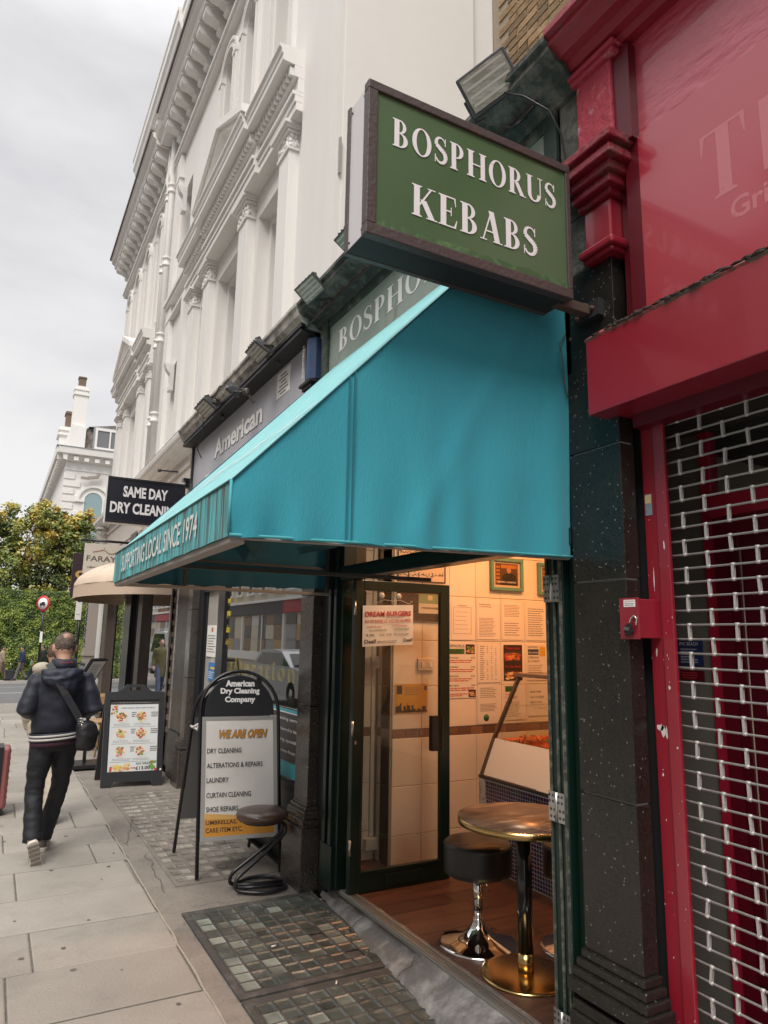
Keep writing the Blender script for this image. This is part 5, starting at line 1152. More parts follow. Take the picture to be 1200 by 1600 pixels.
dp_ = thing('drainpipe', 'pair of white cast iron drainpipes between the two stucco houses', 'drainpipe', (2.0, 11.8, 4.2))
for yy, xx, r in ((11.62, 1.99, .055), (11.92, 1.985, .04)):
    MB().tube([(xx, yy, 4.2), (xx, yy, 9.6), (xx-.03, yy+.03, 9.75), (xx, yy+.05, 10.0), (xx, yy+.05, 10.4)], r, 10).build('pipe', white_m, dp_)
    for z in (5.2, 6.6, 8.0, 9.4): MB().lathe((xx, yy, z), [(r+.002, -.09), (r+.02, -.08), (r+.02, -.05), (r+.006, -.04), (r+.006, .04), (r+.02, .05), (r+.02, .08), (r+.002, .09)], 12).build('collar', white_m, dp_)
MB().tube([(2.05, 11.3, 9.45), (1.95, 12.6, 9.5)], .012, 5).build('stay', white_m, dp_)
# ------------------------------------------------------------------ across the side road
YF, ZF = 41.0, slope_z(41.0)
pv_ = MB(); pv_.quad((-40, YF, ZF+.0), (60, YF, ZF+.0), (60, 60, slope_z(60)+.0), (-40, 60, slope_z(60)+.0)); pv_.build('far_pavement', stone_m, kind='structure')
kb = MB()
for i in range(36): kb.box(-12+i*.93, -12+i*.93+.92, YF-.14, YF, ZF-.3, ZF+.012)
kb.build('kerb', mat('pale_kerb', (.40, .37, .34), .8), kind='structure')
random.seed(21)
leaf_h = [mat('hedge_leaf', (.14, .21, .03), .5, rnd=.2), mat('hedge_leaf_light', (.29, .36, .06), .5, rnd=.2), mat('hedge_leaf_dark', (.05, .09, .016), .55)]
def leafquad(mb, c, n, s):
    n = n.normalized(); a = n.orthogonal().normalized(); b = n.cross(a); t = random.random()*6.3
    a, b = a*math.cos(t)+b*math.sin(t), b*math.cos(t)-a*math.sin(t)
    mb.add([c-a*s, c-b*s*.55+n*s*.15, c+a*s, c+b*s*.55+n*s*.15], [(0, 1, 2, 3)])
hg_ = thing('hedge', 'tall clipped green hedge across the side road below the autumn tree', 'hedge', (0, 43.6, ZF))
m = MB(); m.box(-2.3, 4.6, 43.4, 45.4, ZF-.5, 3.75); m.build('dense_core', mat('hedge_core', (.018, .034, .010), .9), hg_)
m = MB()
for k in range(30000):
    if random.random() < .86: x, z, y = random.uniform(-2.4, 4.75), random.uniform(ZF-.1, 3.95), 43.25
    else: x, z, y = random.uniform(-2.4, 4.75), 3.95, random.uniform(43.2, 45)
    bmp = .28*noise.noise(V((x*.9, z*.9, 2)))+.12*noise.noise(V((x*3, z*3, 5)))
    n = V((random.gauss(0, .55), -1, random.gauss(.35, .55)))
    q = noise.noise(V((x*1.7, z*1.7, 9)))+random.gauss(0, .35)+.45*bmp
    m.mi = 1 if q > .22 else (0 if q > -.25 else 2)
    leafquad(m, V((x, y-bmp+random.gauss(0, .05), z+.12*noise.noise(V((x, 0, 3))))), n, random.uniform(.035, .075))
f_ = m.build('foliage', leaf_h, hg_); f_['kind'] = 'stuff'
rl = thing('railings', 'thin dark iron railings standing against the left part of the hedge', 'railings', (.3, 42.9, ZF))
for k in range(6): MB().tube([(-.1+k*.09, 42.9, ZF), (-.1+k*.09, 42.9, ZF+1.2)], .015, 5).build('baluster', black_m, rl)
MB().box(-.15, .42, 42.88, 42.92, ZF+1.1, ZF+1.14).build('rail', black_m, rl)
# autumn tree with open crown
def tree(name, label, base, lobes, nleaf, mats_, trunk_r, seedn, size=.11):
    rr = random.Random(seedn); b = V(base); t = thing(name, label, 'tree', tuple(b))
    tk = MB(); top = V(lobes[0][0]); mid = b.lerp(top, .45)+V((.2, 0, 0))
    tk.tube([b, b.lerp(mid, .5)+V((.08, 0, 0)), mid, mid.lerp(top, .6)], [trunk_r, trunk_r*.8, trunk_r*.65, trunk_r*.3], 9)
    for c, r in lobes:
        c = V(c); tk.tube([mid, mid.lerp(c, .5)+V((rr.uniform(-.3, .3), rr.uniform(-.3, .3), .25)), c], [trunk_r*.4, trunk_r*.2, .03], 6)
        for k in range(6):
            d = V((rr.gauss(0, 1), rr.gauss(0, 1), rr.gauss(.2, .8))).normalized()*r*.9
            tk.tube([c.lerp(mid, .15), c+d*.5+V((0, 0, .1)), c+d], [.05, .03, .01], 4)
    tk.build('trunk', mat('bark', (.075, .055, .042), .9, bump=(20, .8)), t)
    m = MB(); per = nleaf//sum(1 for _ in lobes)
    for c, r in lobes:
        c = V(c)
        clumps = [(c+V((rr.gauss(0, 1), rr.gauss(0, 1), rr.gauss(0, .8))).normalized()*r*rr.uniform(.35, 1.05), rr.uniform(.16, .38)*r, rr.random()) for _ in range(34)]
        for k in range(per):
            cc, cr_, hue = rr.choice(clumps); p = cc+V((rr.gauss(0, .5), rr.gauss(0, .5), rr.gauss(0, .42)))*cr_
            h_ = hue+.25*rr.random()+(.16 if p.x > 1.2 and p.z > 5.6 else 0)+.10*(p.z-5)/3-.06
            m.mi = 0 if h_ < .42 else (1 if h_ < .72 else (2 if h_ < 1.0 else (3 if h_ < 1.25 else 4)))
            n = V((rr.gauss(0, .7), rr.gauss(-.5, .7), rr.gauss(.5, .6)))
            s = rr.uniform(.6, 1.2)*size; n.normalize(); a = n.orthogonal().normalized(); b_ = n.cross(a); tt = rr.random()*6.3
            a, b_ = a*math.cos(tt)+b_*math.sin(tt), b_*math.cos(tt)-a*math.sin(tt)
            m.add([p-a*s, p-b_*s*.6, p+a*s, p+b_*s*.6], [(0, 1, 2, 3)])
    m.build('crown', mats_, t); return t
tl_m = [mat('leaf_deep_green', (.06, .085, .018), .5, rnd=.1), mat('leaf_green', (.15, .19, .035), .5), mat('leaf_olive', (.26, .26, .05), .5), mat('leaf_yellow', (.46, .36, .06), .5), mat('leaf_rust', (.46, .28, .05), .5)]
tree('maple_tree', 'broad autumn tree turning yellow behind the hedge in front of the white corner house', (1.6, 47.5, slope_z(47)),
     [((1.2, 47.5, 6.2), 2.0), ((-1.2, 47.3, 6.0), 1.9), ((3.4, 47.2, 6.9), 1.6), ((2.4, 47.4, 8.5), 1.15), ((4.4, 47, 5.2), 1.5), ((.3, 47.5, 7.9), 1.3), ((4.5, 47, 8.4), .95), ((-3.2, 47.4, 6.6), 1.9), ((2.6, 47, 4.6), 1.7), ((-.3, 47, 4.3), 1.7), ((3.3, 46.6, 7.9), .8), ((-1.3, 47, 8.3), .9)], 42000, tl_m, .26, 5)
# corner house in pale stucco with quoins, dormer and chimneys
ch_ = thing('corner_house', 'white corner house far off with quoins, bracketed eaves, dormer and tall chimney', 'house', (3.4, 55, slope_z(55)))
CX, CY, CZ = 3.12, 55.0, 15.05
m = MB(); m.box(CX+.35, 14, CY, 100, slope_z(55)-2, CZ-.9); m.build('wall', flank_m, ch_)
m = MB(); m.prism([(CX+.36, CZ-.95), (CX+.1, CZ-.9), (CX+.05, CZ-.55), (CX-.35, CZ-.45), (CX-.4, CZ), (CX+.36, CZ)], 'Y', CY-.6, 100.2); m.build('eaves', flank_m, ch_)
m = MB(); m.prism([(CY+.01, CZ-.95), (CY-.26, CZ-.9), (CY-.3, CZ-.55), (CY-.7, CZ-.45), (CY-.75, CZ), (CY+.01, CZ)], 'X', CX-.3, 14); m.build('eaves', flank_m, ch_)
m = MB().box(CX-.42, 14, CY-.78, CY+.5, CZ+.002, CZ+.07); m.build('lead_gutter', mat('grey_lead', (.24, .24, .25), .6), ch_)
bkm = MB().box(-.16, .16, -.55, 0, -.28, 0).mesh('eaves_bracket', flank_m); bkn = MB().box(-.55, 0, -.16, .16, -.28, 0).mesh('eaves_bracket', flank_m)
for k in range(9): piece('eaves_bracket', bkm, ch_, (CX+.95+k*.72, CY-.02, CZ-.62))
for k in range(58): piece('eaves_bracket', bkn, ch_, (CX+.33, CY+.6+k*.72, CZ-.62))
qm = MB().box(0, 1.15, -.09, .2, 0, .42).mesh('quoin', flank_m); qs = MB().box(0, .75, -.09, .2, 0, .42).mesh('quoin', flank_m)
for k in range(13): piece('quoin', qm if k % 2 else qs, ch_, (CX+.27, CY, CZ-2.2-k*.56))
m = MB(); m.box(CX+.3, 14, CY-.06, CY, CZ-1.55, CZ-1.45); m.build('string_course', flank_m, ch_)
w = MB(); wx = 5.55; w.box(wx-.62, wx+.62, CY-.03, CY, 8.4, 11.35)
w.add([(wx+.62*math.cos(PI*k/12), CY-.03, 11.35+.62*math.sin(PI*k/12)) for k in range(13)], [tuple(range(13))]); w.build('pane', mat('pale_blue_glass', (.26, .36, .38), .2, spec=.6), ch_)
w = MB()
for r0, r1, d in ((.62, .72, .07), (1.0, 1.16, .14)):
    for k in range(12):
        a, b = PI*k/12, PI*(k+1)/12
        w.add([(wx+r*math.cos(t), CY-dd, 11.35+r*math.sin(t)) for dd in (d, 0) for r, t in ((r0, a), (r1, a), (r1, b), (r0, b))], [(0,1,2,3),(1,5,6,2),(0,3,7,4)])
w.box(wx-1.25, wx-.62, CY-.14, CY, 11.2, 11.35); w.box(wx-.72, wx-.62, CY-.07, CY, 8.4, 11.35); w.box(wx+.62, wx+.72, CY-.07, CY, 8.4, 11.35); w.box(wx-.62, wx+.62, CY-.06, CY-.03, 9.9, 10.0); w.build('window_surround', flank_m, ch_)
for k in range(9):
    y = 57+k*2.9; q = MB().box(CX+.33, CX+.36, y, y+1.1, 8.0, 12.2).build('window', MATS['pale_blue_glass'], ch_)
    MB().box(CX+.27, CX+.345, y-.15, y-.02, 8.0, 12.4).build('window_frame', flank_m, q)
# attic storey, dormer, mansard, chimneys
m = MB(); m.slab([(CX+.35, CY+.2, CZ+.07), (CX+.5, CY+.2, CZ+2.0), (CX+1.5, CY+.2, CZ+1.9), (CX+1.5, CY+.2, CZ+.07)], (0, 40, 0)); m.build('attic_wall', flank_m, ch_, recalc=True)
m = MB(); m.slab([(CX+1.5, CY+.35, CZ+.07), (CX+1.6, CY+.8, CZ+2.0), (14, CY+.8, CZ+2.4), (14, CY+.35, CZ+.07)], (0, 30, 0)); m.slab([(CX+1.7, CY+.5, CZ+2.05), (CX+7, CY+.5, CZ+3.1), (CX+12, CY+.5, CZ+3.2), (CX+12, CY+.5, CZ+2.05)], (0, 12, 0)); m.build('slate_roof', mat('brown_slate', (.13, .105, .09), .8, stain=(4, .45, .6, (.24, .205, .18))), ch_, recalc=True)
m = MB(); m.box(CX+2.05, CX+4.5, CY-.05, CY+.9, CZ+.15, CZ+1.98); m.build('dormer', mat('dormer_lead', (.30, .32, .34), .7), ch_)
w = MB(); w.box(CX+2.3, CX+3.15, CY-.08, CY-.055, CZ+.4, CZ+1.7); w.box(CX+3.25, CX+4.15, CY-.08, CY-.055, CZ+.4, CZ+1.7); w.build('dormer_pane', mat('grey_pane', (.17, .175, .18), .3), ch_)
w = MB(); 
for a in ((2.15, 2.3, .4, 1.7), (3.15, 3.25, .4, 1.7), (4.15, 4.3, .4, 1.7)): w.box(CX+a[0], CX+a[1], CY-.14, CY-.05, CZ+a[2], CZ+a[3])
w.box(CX+2.15, CX+4.3, CY-.14, CY-.05, CZ+1.7, CZ+1.88); w.box(CX+2.15, CX+4.3, CY-.14, CY-.05, CZ+.25, CZ+.4); w.build('dormer_frame', flank_m, ch_)
def chimney(x, y, z, h, s):
    c = MB(); c.box(x, x+1.1*s, y, y+1.2*s, z, z+h); c.box(x-.1*s, x+1.2*s, y-.1*s, y+1.3*s, z+h*.78, z+h*.83); c.box(x-.08*s, x+1.18*s, y-.08*s, y+1.28*s, z+h*.9, z+h*.93); cc = c.build('chimney', flank_m, ch_)
    c = MB(); c.box(x+.25*s, x+.85*s, y+.2*s, y+.9*s, z+h, z+h*1.0+.95*s); c.box(x+.2*s, x+.9*s, y+.15*s, y+.95*s, z+h+.8*s, z+h+.9*s); c.build('chimney_pot', mat('clay_brown', (.17, .12, .085), .9), cc)
chimney(CX+.5, CY+.4, CZ+1.8, 3.3, .85); chimney(CX-.3+.55, CY+10, CZ+.8, 3.6, 1.6)
m = MB(); m.obox((CX+2.2, CY-.3, CZ-2.0), (1, 0, .2), (0, 1, 0), (0, 0, 1), .35, .1, .1); m.obox((CX+1.7, CY-.35, CZ-2.1), (1, .1, 0), (0, 1, 0), (0, 0, 1), .3, .08, .08); m.obox((CX+2.55, CY-.3, CZ-1.85), (.5, 0, 1), (0, 1, 0), (1, 0, 0), .2, .05, .14); m.build('wall_camera', mat('grey_camera', (.30, .27, .24), .6), ch_)
m = MB(); m.box(CX+.36, 14, CY+45.3, CY+60, 0, CZ-1.5); m.box(2.6, 3.4, CY+46, CY+50, 0, CZ-2.6); m.build('brick_neighbour', mat('far_brick', (.30, .17, .11), .9), ch_)
# round no-vehicles sign on a pole
rs_ = thing('road_sign', 'round red ringed road sign on a black pole in front of the hedge', 'road sign', (2.05, 40.5, ZF))
sx, sz, sy_ = 2.13, 3.17, 40.42
nrm = V((-.72, -.70, 0))
m = MB(); m.lathe((sx, sy_, sz), [(.0001, .02), (.40, .02), (.41, 0)], 28, axis=tuple(nrm)); m.build('red_ring', mat('road_red', (.55, .02, .03)), rs_)
m = MB(); m.lathe(V((sx, sy_, sz))+nrm*.022, [(.0001, .004), (.30, .004), (.30, 0)], 28, axis=tuple(nrm)); fc = m.build('sign_face', white2_m, rs_)
ru = V((0, 0, 1)).cross(nrm).normalized()
m = MB(); o_ = V((sx, sy_, sz))+nrm*.032
for du, dz, a, b in ((0, -.04, .17, .05), (.03, .05, .10, .04), (-.1, .0, .05, .03)): m.obox(o_+ru*du+V((0, 0, dz)), ru, (0, 0, 1), nrm, a, b, .003)
for du in (-.1, .1): m.lathe(o_+ru*du+V((0, 0, -.11)), [(.0001, .003), (.04, .003), (.04, 0)], 12, axis=tuple(nrm))
m.build('vehicle_symbol', ink_m, fc)
MB().tube([(sx+.06, sy_+.06, ZF), (sx+.06, sy_+.06, sz+.4)], .055, 8).build('pole', black_m, rs_)
MB().box(sx, sx+.12, sy_-.03, sy_+.02, 1.2, 1.75).build('band', white2_m, rs_)

# ------------------------------------------------------------------ opposite side of the street (outside the frame, seen in the shop glass)
def opp_house(y0, y1, colr, label, shopc, hgt=13.5, x=-13.0):
    h = thing('opposite_building', label, 'building', (x, (y0+y1)/2, 0)); b = MB(); b.box(x-8, x, y0, y1, -1.5, hgt); b.build('wall', colr, h)
    n_ = max(2, int((y1-y0)/2.3)); st = (y1-y0)/n_; b = MB(); f = MB()
    for k in range(n_):
        yy = y0+st*(k+.5)
        for zz in (5.0, 8.0, 10.9): b.box(x, x+.02, yy-.5, yy+.5, zz, zz+1.7); f.box(x, x+.14, yy-.68, yy-.5, zz-.1, zz+1.95); f.box(x, x+.14, yy+.5, yy+.68, zz-.1, zz+1.95); f.box(x, x+.2, yy-.75, yy+.75, zz-.22, zz-.1); f.box(x, x+.2, yy-.5, yy+.5, zz+1.7, zz+1.95)
    b.build('pane', mat('upper_glass', (.03, .035, .04)), h); f.build('window_frame', white2_m, h)
    b = MB(); b.box(x, x+.25, y0, y1, 3.3, 4.1); b.build('fascia', shopc, h); b = MB(); b.box(x, x+.4, y0, y1, 4.12, 4.3); b.box(x, x+.5, y0, y1, hgt-.6, hgt-.3); b.build('cornice', white2_m, h)
    b = MB(); rr_ = random.Random(int(y0*7)+99); nb = 5; wd_ = (y1-y0-.6)/nb
    for k in range(nb):
        for za, zb_ in ((.6, 1.5), (1.52, 2.5), (2.52, 3.2)): b.mi = rr_.choice([0, 0, 1, 2, 3, 4, 5]); b.box(x, x+.05+.05*rr_.random(), y0+.34+k*wd_, y0+.3+(k+1)*wd_-.04, za, zb_)
    b.build('shop_window', [mat('shop_display_cream', (.60, .54, .42), .6), mat('shop_display_white', (.66, .65, .62), .5), mat('shop_display_amber', (.46, .33, .15), .6), mat('shop_display_grey', (.30, .30, .30), .4), mat('shop_display_dark', (.05, .05, .05), .3), mat('shop_display_brown', (.26, .17, .10), .5)], h)
    b = MB(); b.box(x-.06, x-.01, y0+.3, y1-.3, .6, 3.2); b.build('shop_back', mat('dark_shop_glass', (.16, .15, .13), .35, var=(.9, .5, (.42, .38, .30)), stain=(1.3, .5, .62, (.04, .04, .045))), h)
    b = MB(); b.box(x, x+.12, y0, y0+.3, 0, 3.3); b.box(x, x+.12, (y0+y1)/2-.1, (y0+y1)/2+.1, 0, 3.3); b.box(x, x+.12, y0+.3, y1, 0, .6); b.build('shop_frame', white2_m, h)
cols = [mat('opp_white', (.62, .60, .56), .7), mat('opp_cream', (.52, .47, .38), .7), mat('opp_brick', (.28, .17, .11), .85), mat('opp_yellow', (.58, .50, .34), .8)]
sh = [mat('opp_dark', (.03, .03, .035), .5), mat('opp_green', (.015, .10, .06), .5), mat('opp_red', (.40, .02, .03), .5), mat('opp_amber', (.60, .33, .04), .5), mat('opp_pale', (.6, .6, .6), .5)]
y = -16
for k, (wd, c, s_) in enumerate([(9, 0, 0), (8, 2, 4), (9, 1, 0), (8, 3, 1), (9, 0, 3), (8, 2, 4), (10, 0, 2), (9, 1, 0), (10, 3, 0), (12, 0, 4), (12, 2, 2), (14, 0, 0), (16, 0, 4)]):
    opp_house(y, y+wd, cols[c], ['white stucco', 'cream painted', 'red brick', 'yellow brick'][c]+' building across the street, number %d along the opposite row' % (k+1) if False else
              ['white stucco', 'cream painted', 'red brick', 'yellow brick'][c]+' block across the road, '+['black', 'green', 'red', 'amber', 'pale'][s_]+' fascia, '+('behind the viewer' if y < -2 else 'facing the shops' if y < 20 else 'far up' if y < 70 else 'at the end')+', %.0f m wide' % wd, sh[s_], 12.5+(k*37 % 5)*.5)
    y += wd
opm = MB(); opm.box(-13, -9.6, -60, 17, -.3, 0); opm.build('opposite_pavement', stone_m, kind='structure')
def car(label, x, y, m, van=False):
    c = thing('parked_car', label, 'car', (x, y, -.12)); g0 = -.12; L_, w_ = (4.9, .95) if van else (4.2, .88)
    hh = 1.95 if van else 1.45
    prof = [(-L_/2, .35), (-L_/2, .75), (-L_/2+.15, .92), (-L_/2+(.9 if not van else .5), 1.0), (-L_/2+(1.6 if not van else 1.1), hh-.05), (-L_/2+2.2, hh), (L_/2-1.0, hh-.03), (L_/2-.25, 1.0), (L_/2-.03, .9), (L_/2, .4), (L_/2-.2, .25), (-L_/2+.2, .25)]
    b = MB(); b.prism([(p[0]+y, p[1]+g0) for p in prof], 'X', x-w_, x+w_, False); b.build('body', m, c, bev=.08, seg=3)
    g = MB(); g.prism([(y-L_/2+1.0, 1.02+g0), (y-L_/2+1.62, hh-.10+g0), (y+L_/2-1.1, hh-.10+g0), (y+L_/2-.45, 1.02+g0)], 'X', x-w_-.006, x+w_+.006); g.build('side_window', mat('car_glass', (.02, .022, .025), .05, spec=.8), c)
    g = MB(); g.slab([(x-w_+.12, y-L_/2+.92, 1.04+g0), (x+w_-.12, y-L_/2+.92, 1.04+g0), (x+w_-.18, y-L_/2+1.5, hh-.14+g0), (x-w_+.18, y-L_/2+1.5, hh-.14+g0)], (0, -.05, .03)); g.build('windscreen', MATS['car_glass'], c)
    for sx_ in (-1, 1):
        for sy2 in (-1, 1):
            w2 = MB(); w2.lathe((x+sx_*(w_-.1), y+sy2*(L_/2-.85), .33+g0), [(.20, .10), (.31, .10), (.33, .05), (.33, -.1), (.2, -.1)], 20, axis=(sx_, 0, 0)); wo = w2.build('wheel', rubber_m, c)
            w2 = MB(); w2.lathe((x+sx_*(w_-.1), y+sy2*(L_/2-.85), .33+g0), [(.0001, .10), (.05, .11), (.19, .09), (.2, .05)], 12, axis=(sx_, 0, 0)); w2.build('rim', steel_m, wo)
        h_ = MB().box(x+sx_*.6-.16, x+sx_*.6+.16, y-L_/2-.01, y-L_/2+.05, .62+g0, .78+g0); h_.build('headlight', mat('lamp_clear', (.7, .7, .68), .1, emit=(1, .97, .9, .6)), c)
    MB().box(x-.5, x+.5, y-L_/2-.012, y-L_/2+.02, .45+g0, .6+g0).build('grille', black_m, c)
    MB().box(x-.26, x+.26, y-L_/2-.02, y-L_/2-.012, .38+g0, .48+g0).build('number_plate', white2_m, c)
car('silver hatchback parked by the kerb, seen only as a reflection in the shop window', -3.6, 18.8, mat('silver_paint', (.50, .50, .51), .3, metal=.6))
car('white van driving in the far lane, seen only in the restaurant glass', -3.4, 33.0, mat('white_car', (.62, .62, .62), .3), van=True)
car('dark blue car parked across the street beyond the white van', -8.3, 26, mat('blue_car', (.03, .04, .09), .3))
# ------------------------------------------------------------------ pavement boards
# arched A-board of the dry cleaner
ab = thing('a_board', 'arched black tube framed pavement sign listing dry cleaning services', 'sign', (1.68, 5.3, 0))
ang = math.radians(9)
def frame_panel(cx, yb, yt, H_, hw, parent, rot=0.0):
    """returns mapper (s across, t height along the panel) -> world"""
    ca, sa = math.cos(rot), math.sin(rot)
    def P(s, t, d=0):
        yy = yb+(yt-yb)*t/H_; n = V((0, -H_, -(yb-yt))).normalized() if True else 0
        zz = t*math.sqrt(max(0, 1-((yt-yb)/H_)**2))
        return V((cx+s*ca, yy+s*sa, zz+0.01))+V((0, -1, (yt-yb)/H_)).normalized()*d
    return P
FP = frame_panel(1.675, 5.08, 5.30, 1.42, .29, ab, math.radians(-10))
BP = frame_panel(1.675, 5.78, 5.36, 1.42, .29, ab, math.radians(-10))
hw = .287
def arch_path(P, hw, H_, d=0): 
    r = hw; pts_ = [P(-hw, .0, d), P(-hw, H_-r, d)]+[P(-hw*math.cos(PI*k/16), H_-r+r*math.sin(PI*k/16), d) for k in range(1, 16)]+[P(hw, H_-r, d), P(hw, 0, d)]
    return pts_
MB().tube(arch_path(FP, hw, 1.40), .0135, 10).build('tube_frame', black_m, ab)
MB().tube(arch_path(BP, hw, 1.40), .0135, 10).build('tube_frame', black_m, ab)
tp = MB(); r = hw-.035; yb_ = 1.075
top = [FP(-r, yb_, .004)]+[FP(-r*math.cos(PI*k/20), 1.40-hw+r*math.sin(PI*k/20), .004) for k in range(0, 21)]+[FP(r, yb_, .004)]
tp.slab(top, V((0, .012, 0))); tp.build('header_panel', mat('header_black', (.012, .012, .014), .35), ab, recalc=True)
a_u = (FP(1, 1)-FP(0, 1)).normalized(); a_v = (FP(0, 1)-FP(0, 0)).normalized()
for s_, t_, w_, h_ in (('American', 1.285, .215, .048), ('Dry Cleaning', 1.222, .29, .054), ('Company', 1.160, .225, .054)): word('header_lettering', s_, white3, ab, FP(0, t_, .0065), a_u, a_v, w=w_, h=h_, bold=.045, center=True)
bkp = MB(); bkp.slab([FP(-hw+.014, .235, -.002), FP(hw-.014, .235, -.002), FP(hw-.014, 1.07, -.002), FP(-hw+.014, 1.07, -.002)], V((0, .014, 0))); bkp.build('poster_tray', mat('silver_snap_frame', (.40, .385, .36), .4, metal=.5), ab, recalc=True)
bp_ = MB()
for a in ((-hw+.014, hw-.014, .235, .262), (-hw+.014, hw-.014, 1.045, 1.07), (-hw+.014, -hw+.042, .262, 1.045), (hw-.042, hw-.014, .262, 1.045)): bp_.slab([FP(a[0], a[2], .006), FP(a[1], a[2], .006), FP(a[1], a[3], .006), FP(a[0], a[3], .006)], V((0, .006, 0)))
bp_.build('snap_frame', MATS['silver_snap_frame'], ab, recalc=True)
ptr = MB(); n_ = 18; m_ = 24; pw = hw-.040; vs = []
for j in range(m_+1):
    for i in range(n_+1):
        s_ = -pw+2*pw*i/n_; t_ = .26+.787*j/m_; vs.append(FP(s_, t_, .0022+.0022*noise.noise(V((s_*11, t_*13, 2)))))
ptr.add(vs, [(j*(n_+1)+i, j*(n_+1)+i+1, (j+1)*(n_+1)+i+1, (j+1)*(n_+1)+i) for j in range(m_) for i in range(n_)], True)
poster = ptr.build('poster', mat('poster_paper', (.74, .71, .67), .5, var=(2, .5, (.80, .775, .745))), ab)
q = MB(); 
q.add([FP(-pw, .262, .0052), FP(pw, .262, .0052), FP(pw, .36, .0052), FP(0, .385, .0052), FP(-pw, .415, .0052)], [(0, 1, 2, 3, 4)]); q.build('orange_shape', mat('poster_orange', (.62, .27, .03), .5), poster)
q = MB(); q.add([FP(-pw, .415, .0058), FP(-pw, .375, .0058), FP(.02, .365, .0058), FP(pw, .345, .0058), FP(pw, .36, .0058), FP(.1, .382, .0058)], [(0, 1, 2, 3, 4, 5)]); q.build('light_orange_shape', mat('poster_light_orange', (.70, .40, .12), .5), poster)
word('poster_heading', 'WE ARE OPEN', mat('poster_heading_edge', (.10, .05, .02), .5), poster, FP(-.165, .915, .0062), a_u, a_v, w=.355, h=.062, bold=.055, shear=.22)
word('poster_heading', 'WE ARE OPEN', MATS['poster_orange'], poster, FP(-.162, .918, .0072), a_u, a_v, w=.348, h=.056, bold=.03, shear=.22)
for s_, t_, w_ in (('DRY CLEANING', .815, .245), ('ALTERATIONS & REPAIRS', .715, .40), ('LAUNDRY', .615, .155), ('CURTAIN CLEANING', .515, .315), ('SHOE REPAIRS', .422, .225), ('UMBRELLAS, TABLE', .335, .34), ('CARE ITEM ETC.', .287, .255)):
    word('poster_line', s_, ink_m, poster, FP(-pw+.012, t_, .0066), a_u, a_v, w=w_, h=.034 if t_ > .4 else .031, bold=.012)
MB().slab([BP(-hw+.014, .27), BP(hw-.014, .27), BP(hw-.014, 1.08), BP(-hw+.014, 1.08)], V((0, -.01, 0))).build('rear_panel', mat('grey_board', (.10, .10, .10), .55), ab, recalc=True)
MB().slab([BP(-r, 1.085), BP(r, 1.085)]+[BP(r*math.cos(PI*k/20), 1.40-hw+r*math.sin(PI*k/20)) for k in range(0, 21)], V((0, -.01, 0))).build('rear_header', MATS['header_black'], ab, recalc=True)
st_ = MB(); st_.tube([FP(-hw-.012, 1.02), (FP(-hw-.02, 1.0)+BP(-hw-.02, 1.0))/2, BP(-hw-.012, 1.02), (FP(-hw-.0, .99)+BP(-hw, .99))/2+V((.02, 0, -.01)), FP(-hw-.012, 1.0)], .009, 6); st_.build('tie_wrap', mat('white_tape', (.62, .60, .57), .6), ab)

# menu board
mb_ = thing('a_board', 'black moulded pavement sign with picture menu of kebab dishes, beyond the arched board', 'sign', (1.51, 8.6, 0))
def MP(s, t, d=0): return V((1.515+s, 8.50+.19*t/1.06-.12*0+s*-.14, t))+V((0, -1, .18))*d
u_, v_ = (MP(1, 0)-MP(0, 0)).normalized(), (MP(0, 1)-MP(0, 0)).normalized()
f = MB(); W2 = .318
def bar2(s0, s1, t0, t1, d=.012): f.slab([MP(s0, t0, d), MP(s1, t0, d), MP(s1, t1, d), MP(s0, t1, d)], V((0, .035, 0)))
bar2(-W2, -W2+.05, .09, .98); bar2(W2-.05, W2, .09, .98); bar2(-W2+.05, W2-.05, .09, .15); bar2(-W2+.05, W2-.05, .915, .98)
f.slab([MP(-W2, 0, .012), MP(-W2+.10, 0, .012), MP(-W2+.13, .05, .012), MP(W2-.13, .05, .012), MP(W2-.10, 0, .012), MP(W2, 0, .012), MP(W2, .09, .012), MP(-W2, .09, .012)], V((0, .035, 0)))
hd_pts = [(-W2, .98), (W2, .98), (W2, 1.0), (W2-.12, 1.005), (.14, 1.05), (.10, 1.08), (-.10, 1.08), (-.14, 1.05), (-W2+.12, 1.005), (-W2, 1.0)]
hl = [(-.06, 1.02), (.06, 1.02), (.06, 1.055), (-.06, 1.055)]
f.slab([MP(*p, .012) for p in [(-W2, .98), (W2, .98), (W2, 1.0), (W2-.12, 1.005), (.16, 1.02), (-.16, 1.02), (-W2+.12, 1.005), (-W2, 1.0)]], V((0, .035, 0)))
f.slab([MP(*p, .012) for p in [(-.16, 1.02), (-.06, 1.02), (-.06, 1.055), (.06, 1.055), (.06, 1.02), (.16, 1.02), (.12, 1.06), (.09, 1.085), (-.09, 1.085), (-.12, 1.06)]], V((0, .035, 0)))
f.build('frame', mat('black_plastic', (.022, .022, .024), .4), mb_, recalc=True)
f = MB(); f.slab([MP(-W2+.04, .13, -.004), MP(W2-.04, .13, -.004), MP(W2-.04, .93, -.004), MP(-W2+.04, .93, -.004)], V((0, .01, 0))); f.build('backing_sheet', charcoal_m, mb_, recalc=True)
f = MB(); px = W2-.062; f.slab([MP(-px, .155, .002), MP(px, .155, .002), MP(px, .865, .002), MP(-px, .865, .002)], V((0, .004, 0))); mp_ = f.build('menu_sheet', mat('menu_paper', (.60, .62, .62), .45, var=(3, .5, (.66, .67, .68))), mb_, recalc=True)
f = MB(); print_lines(f, MP(-.17, .875, .002), u_, v_, .34, .02, 1, .5, 0); f.build('header_print', inkg_m, mp_)
f = MB(); print_lines(f, MP(-.14, .822, .0035), u_, v_, .36, .012, 1, .6, 0)
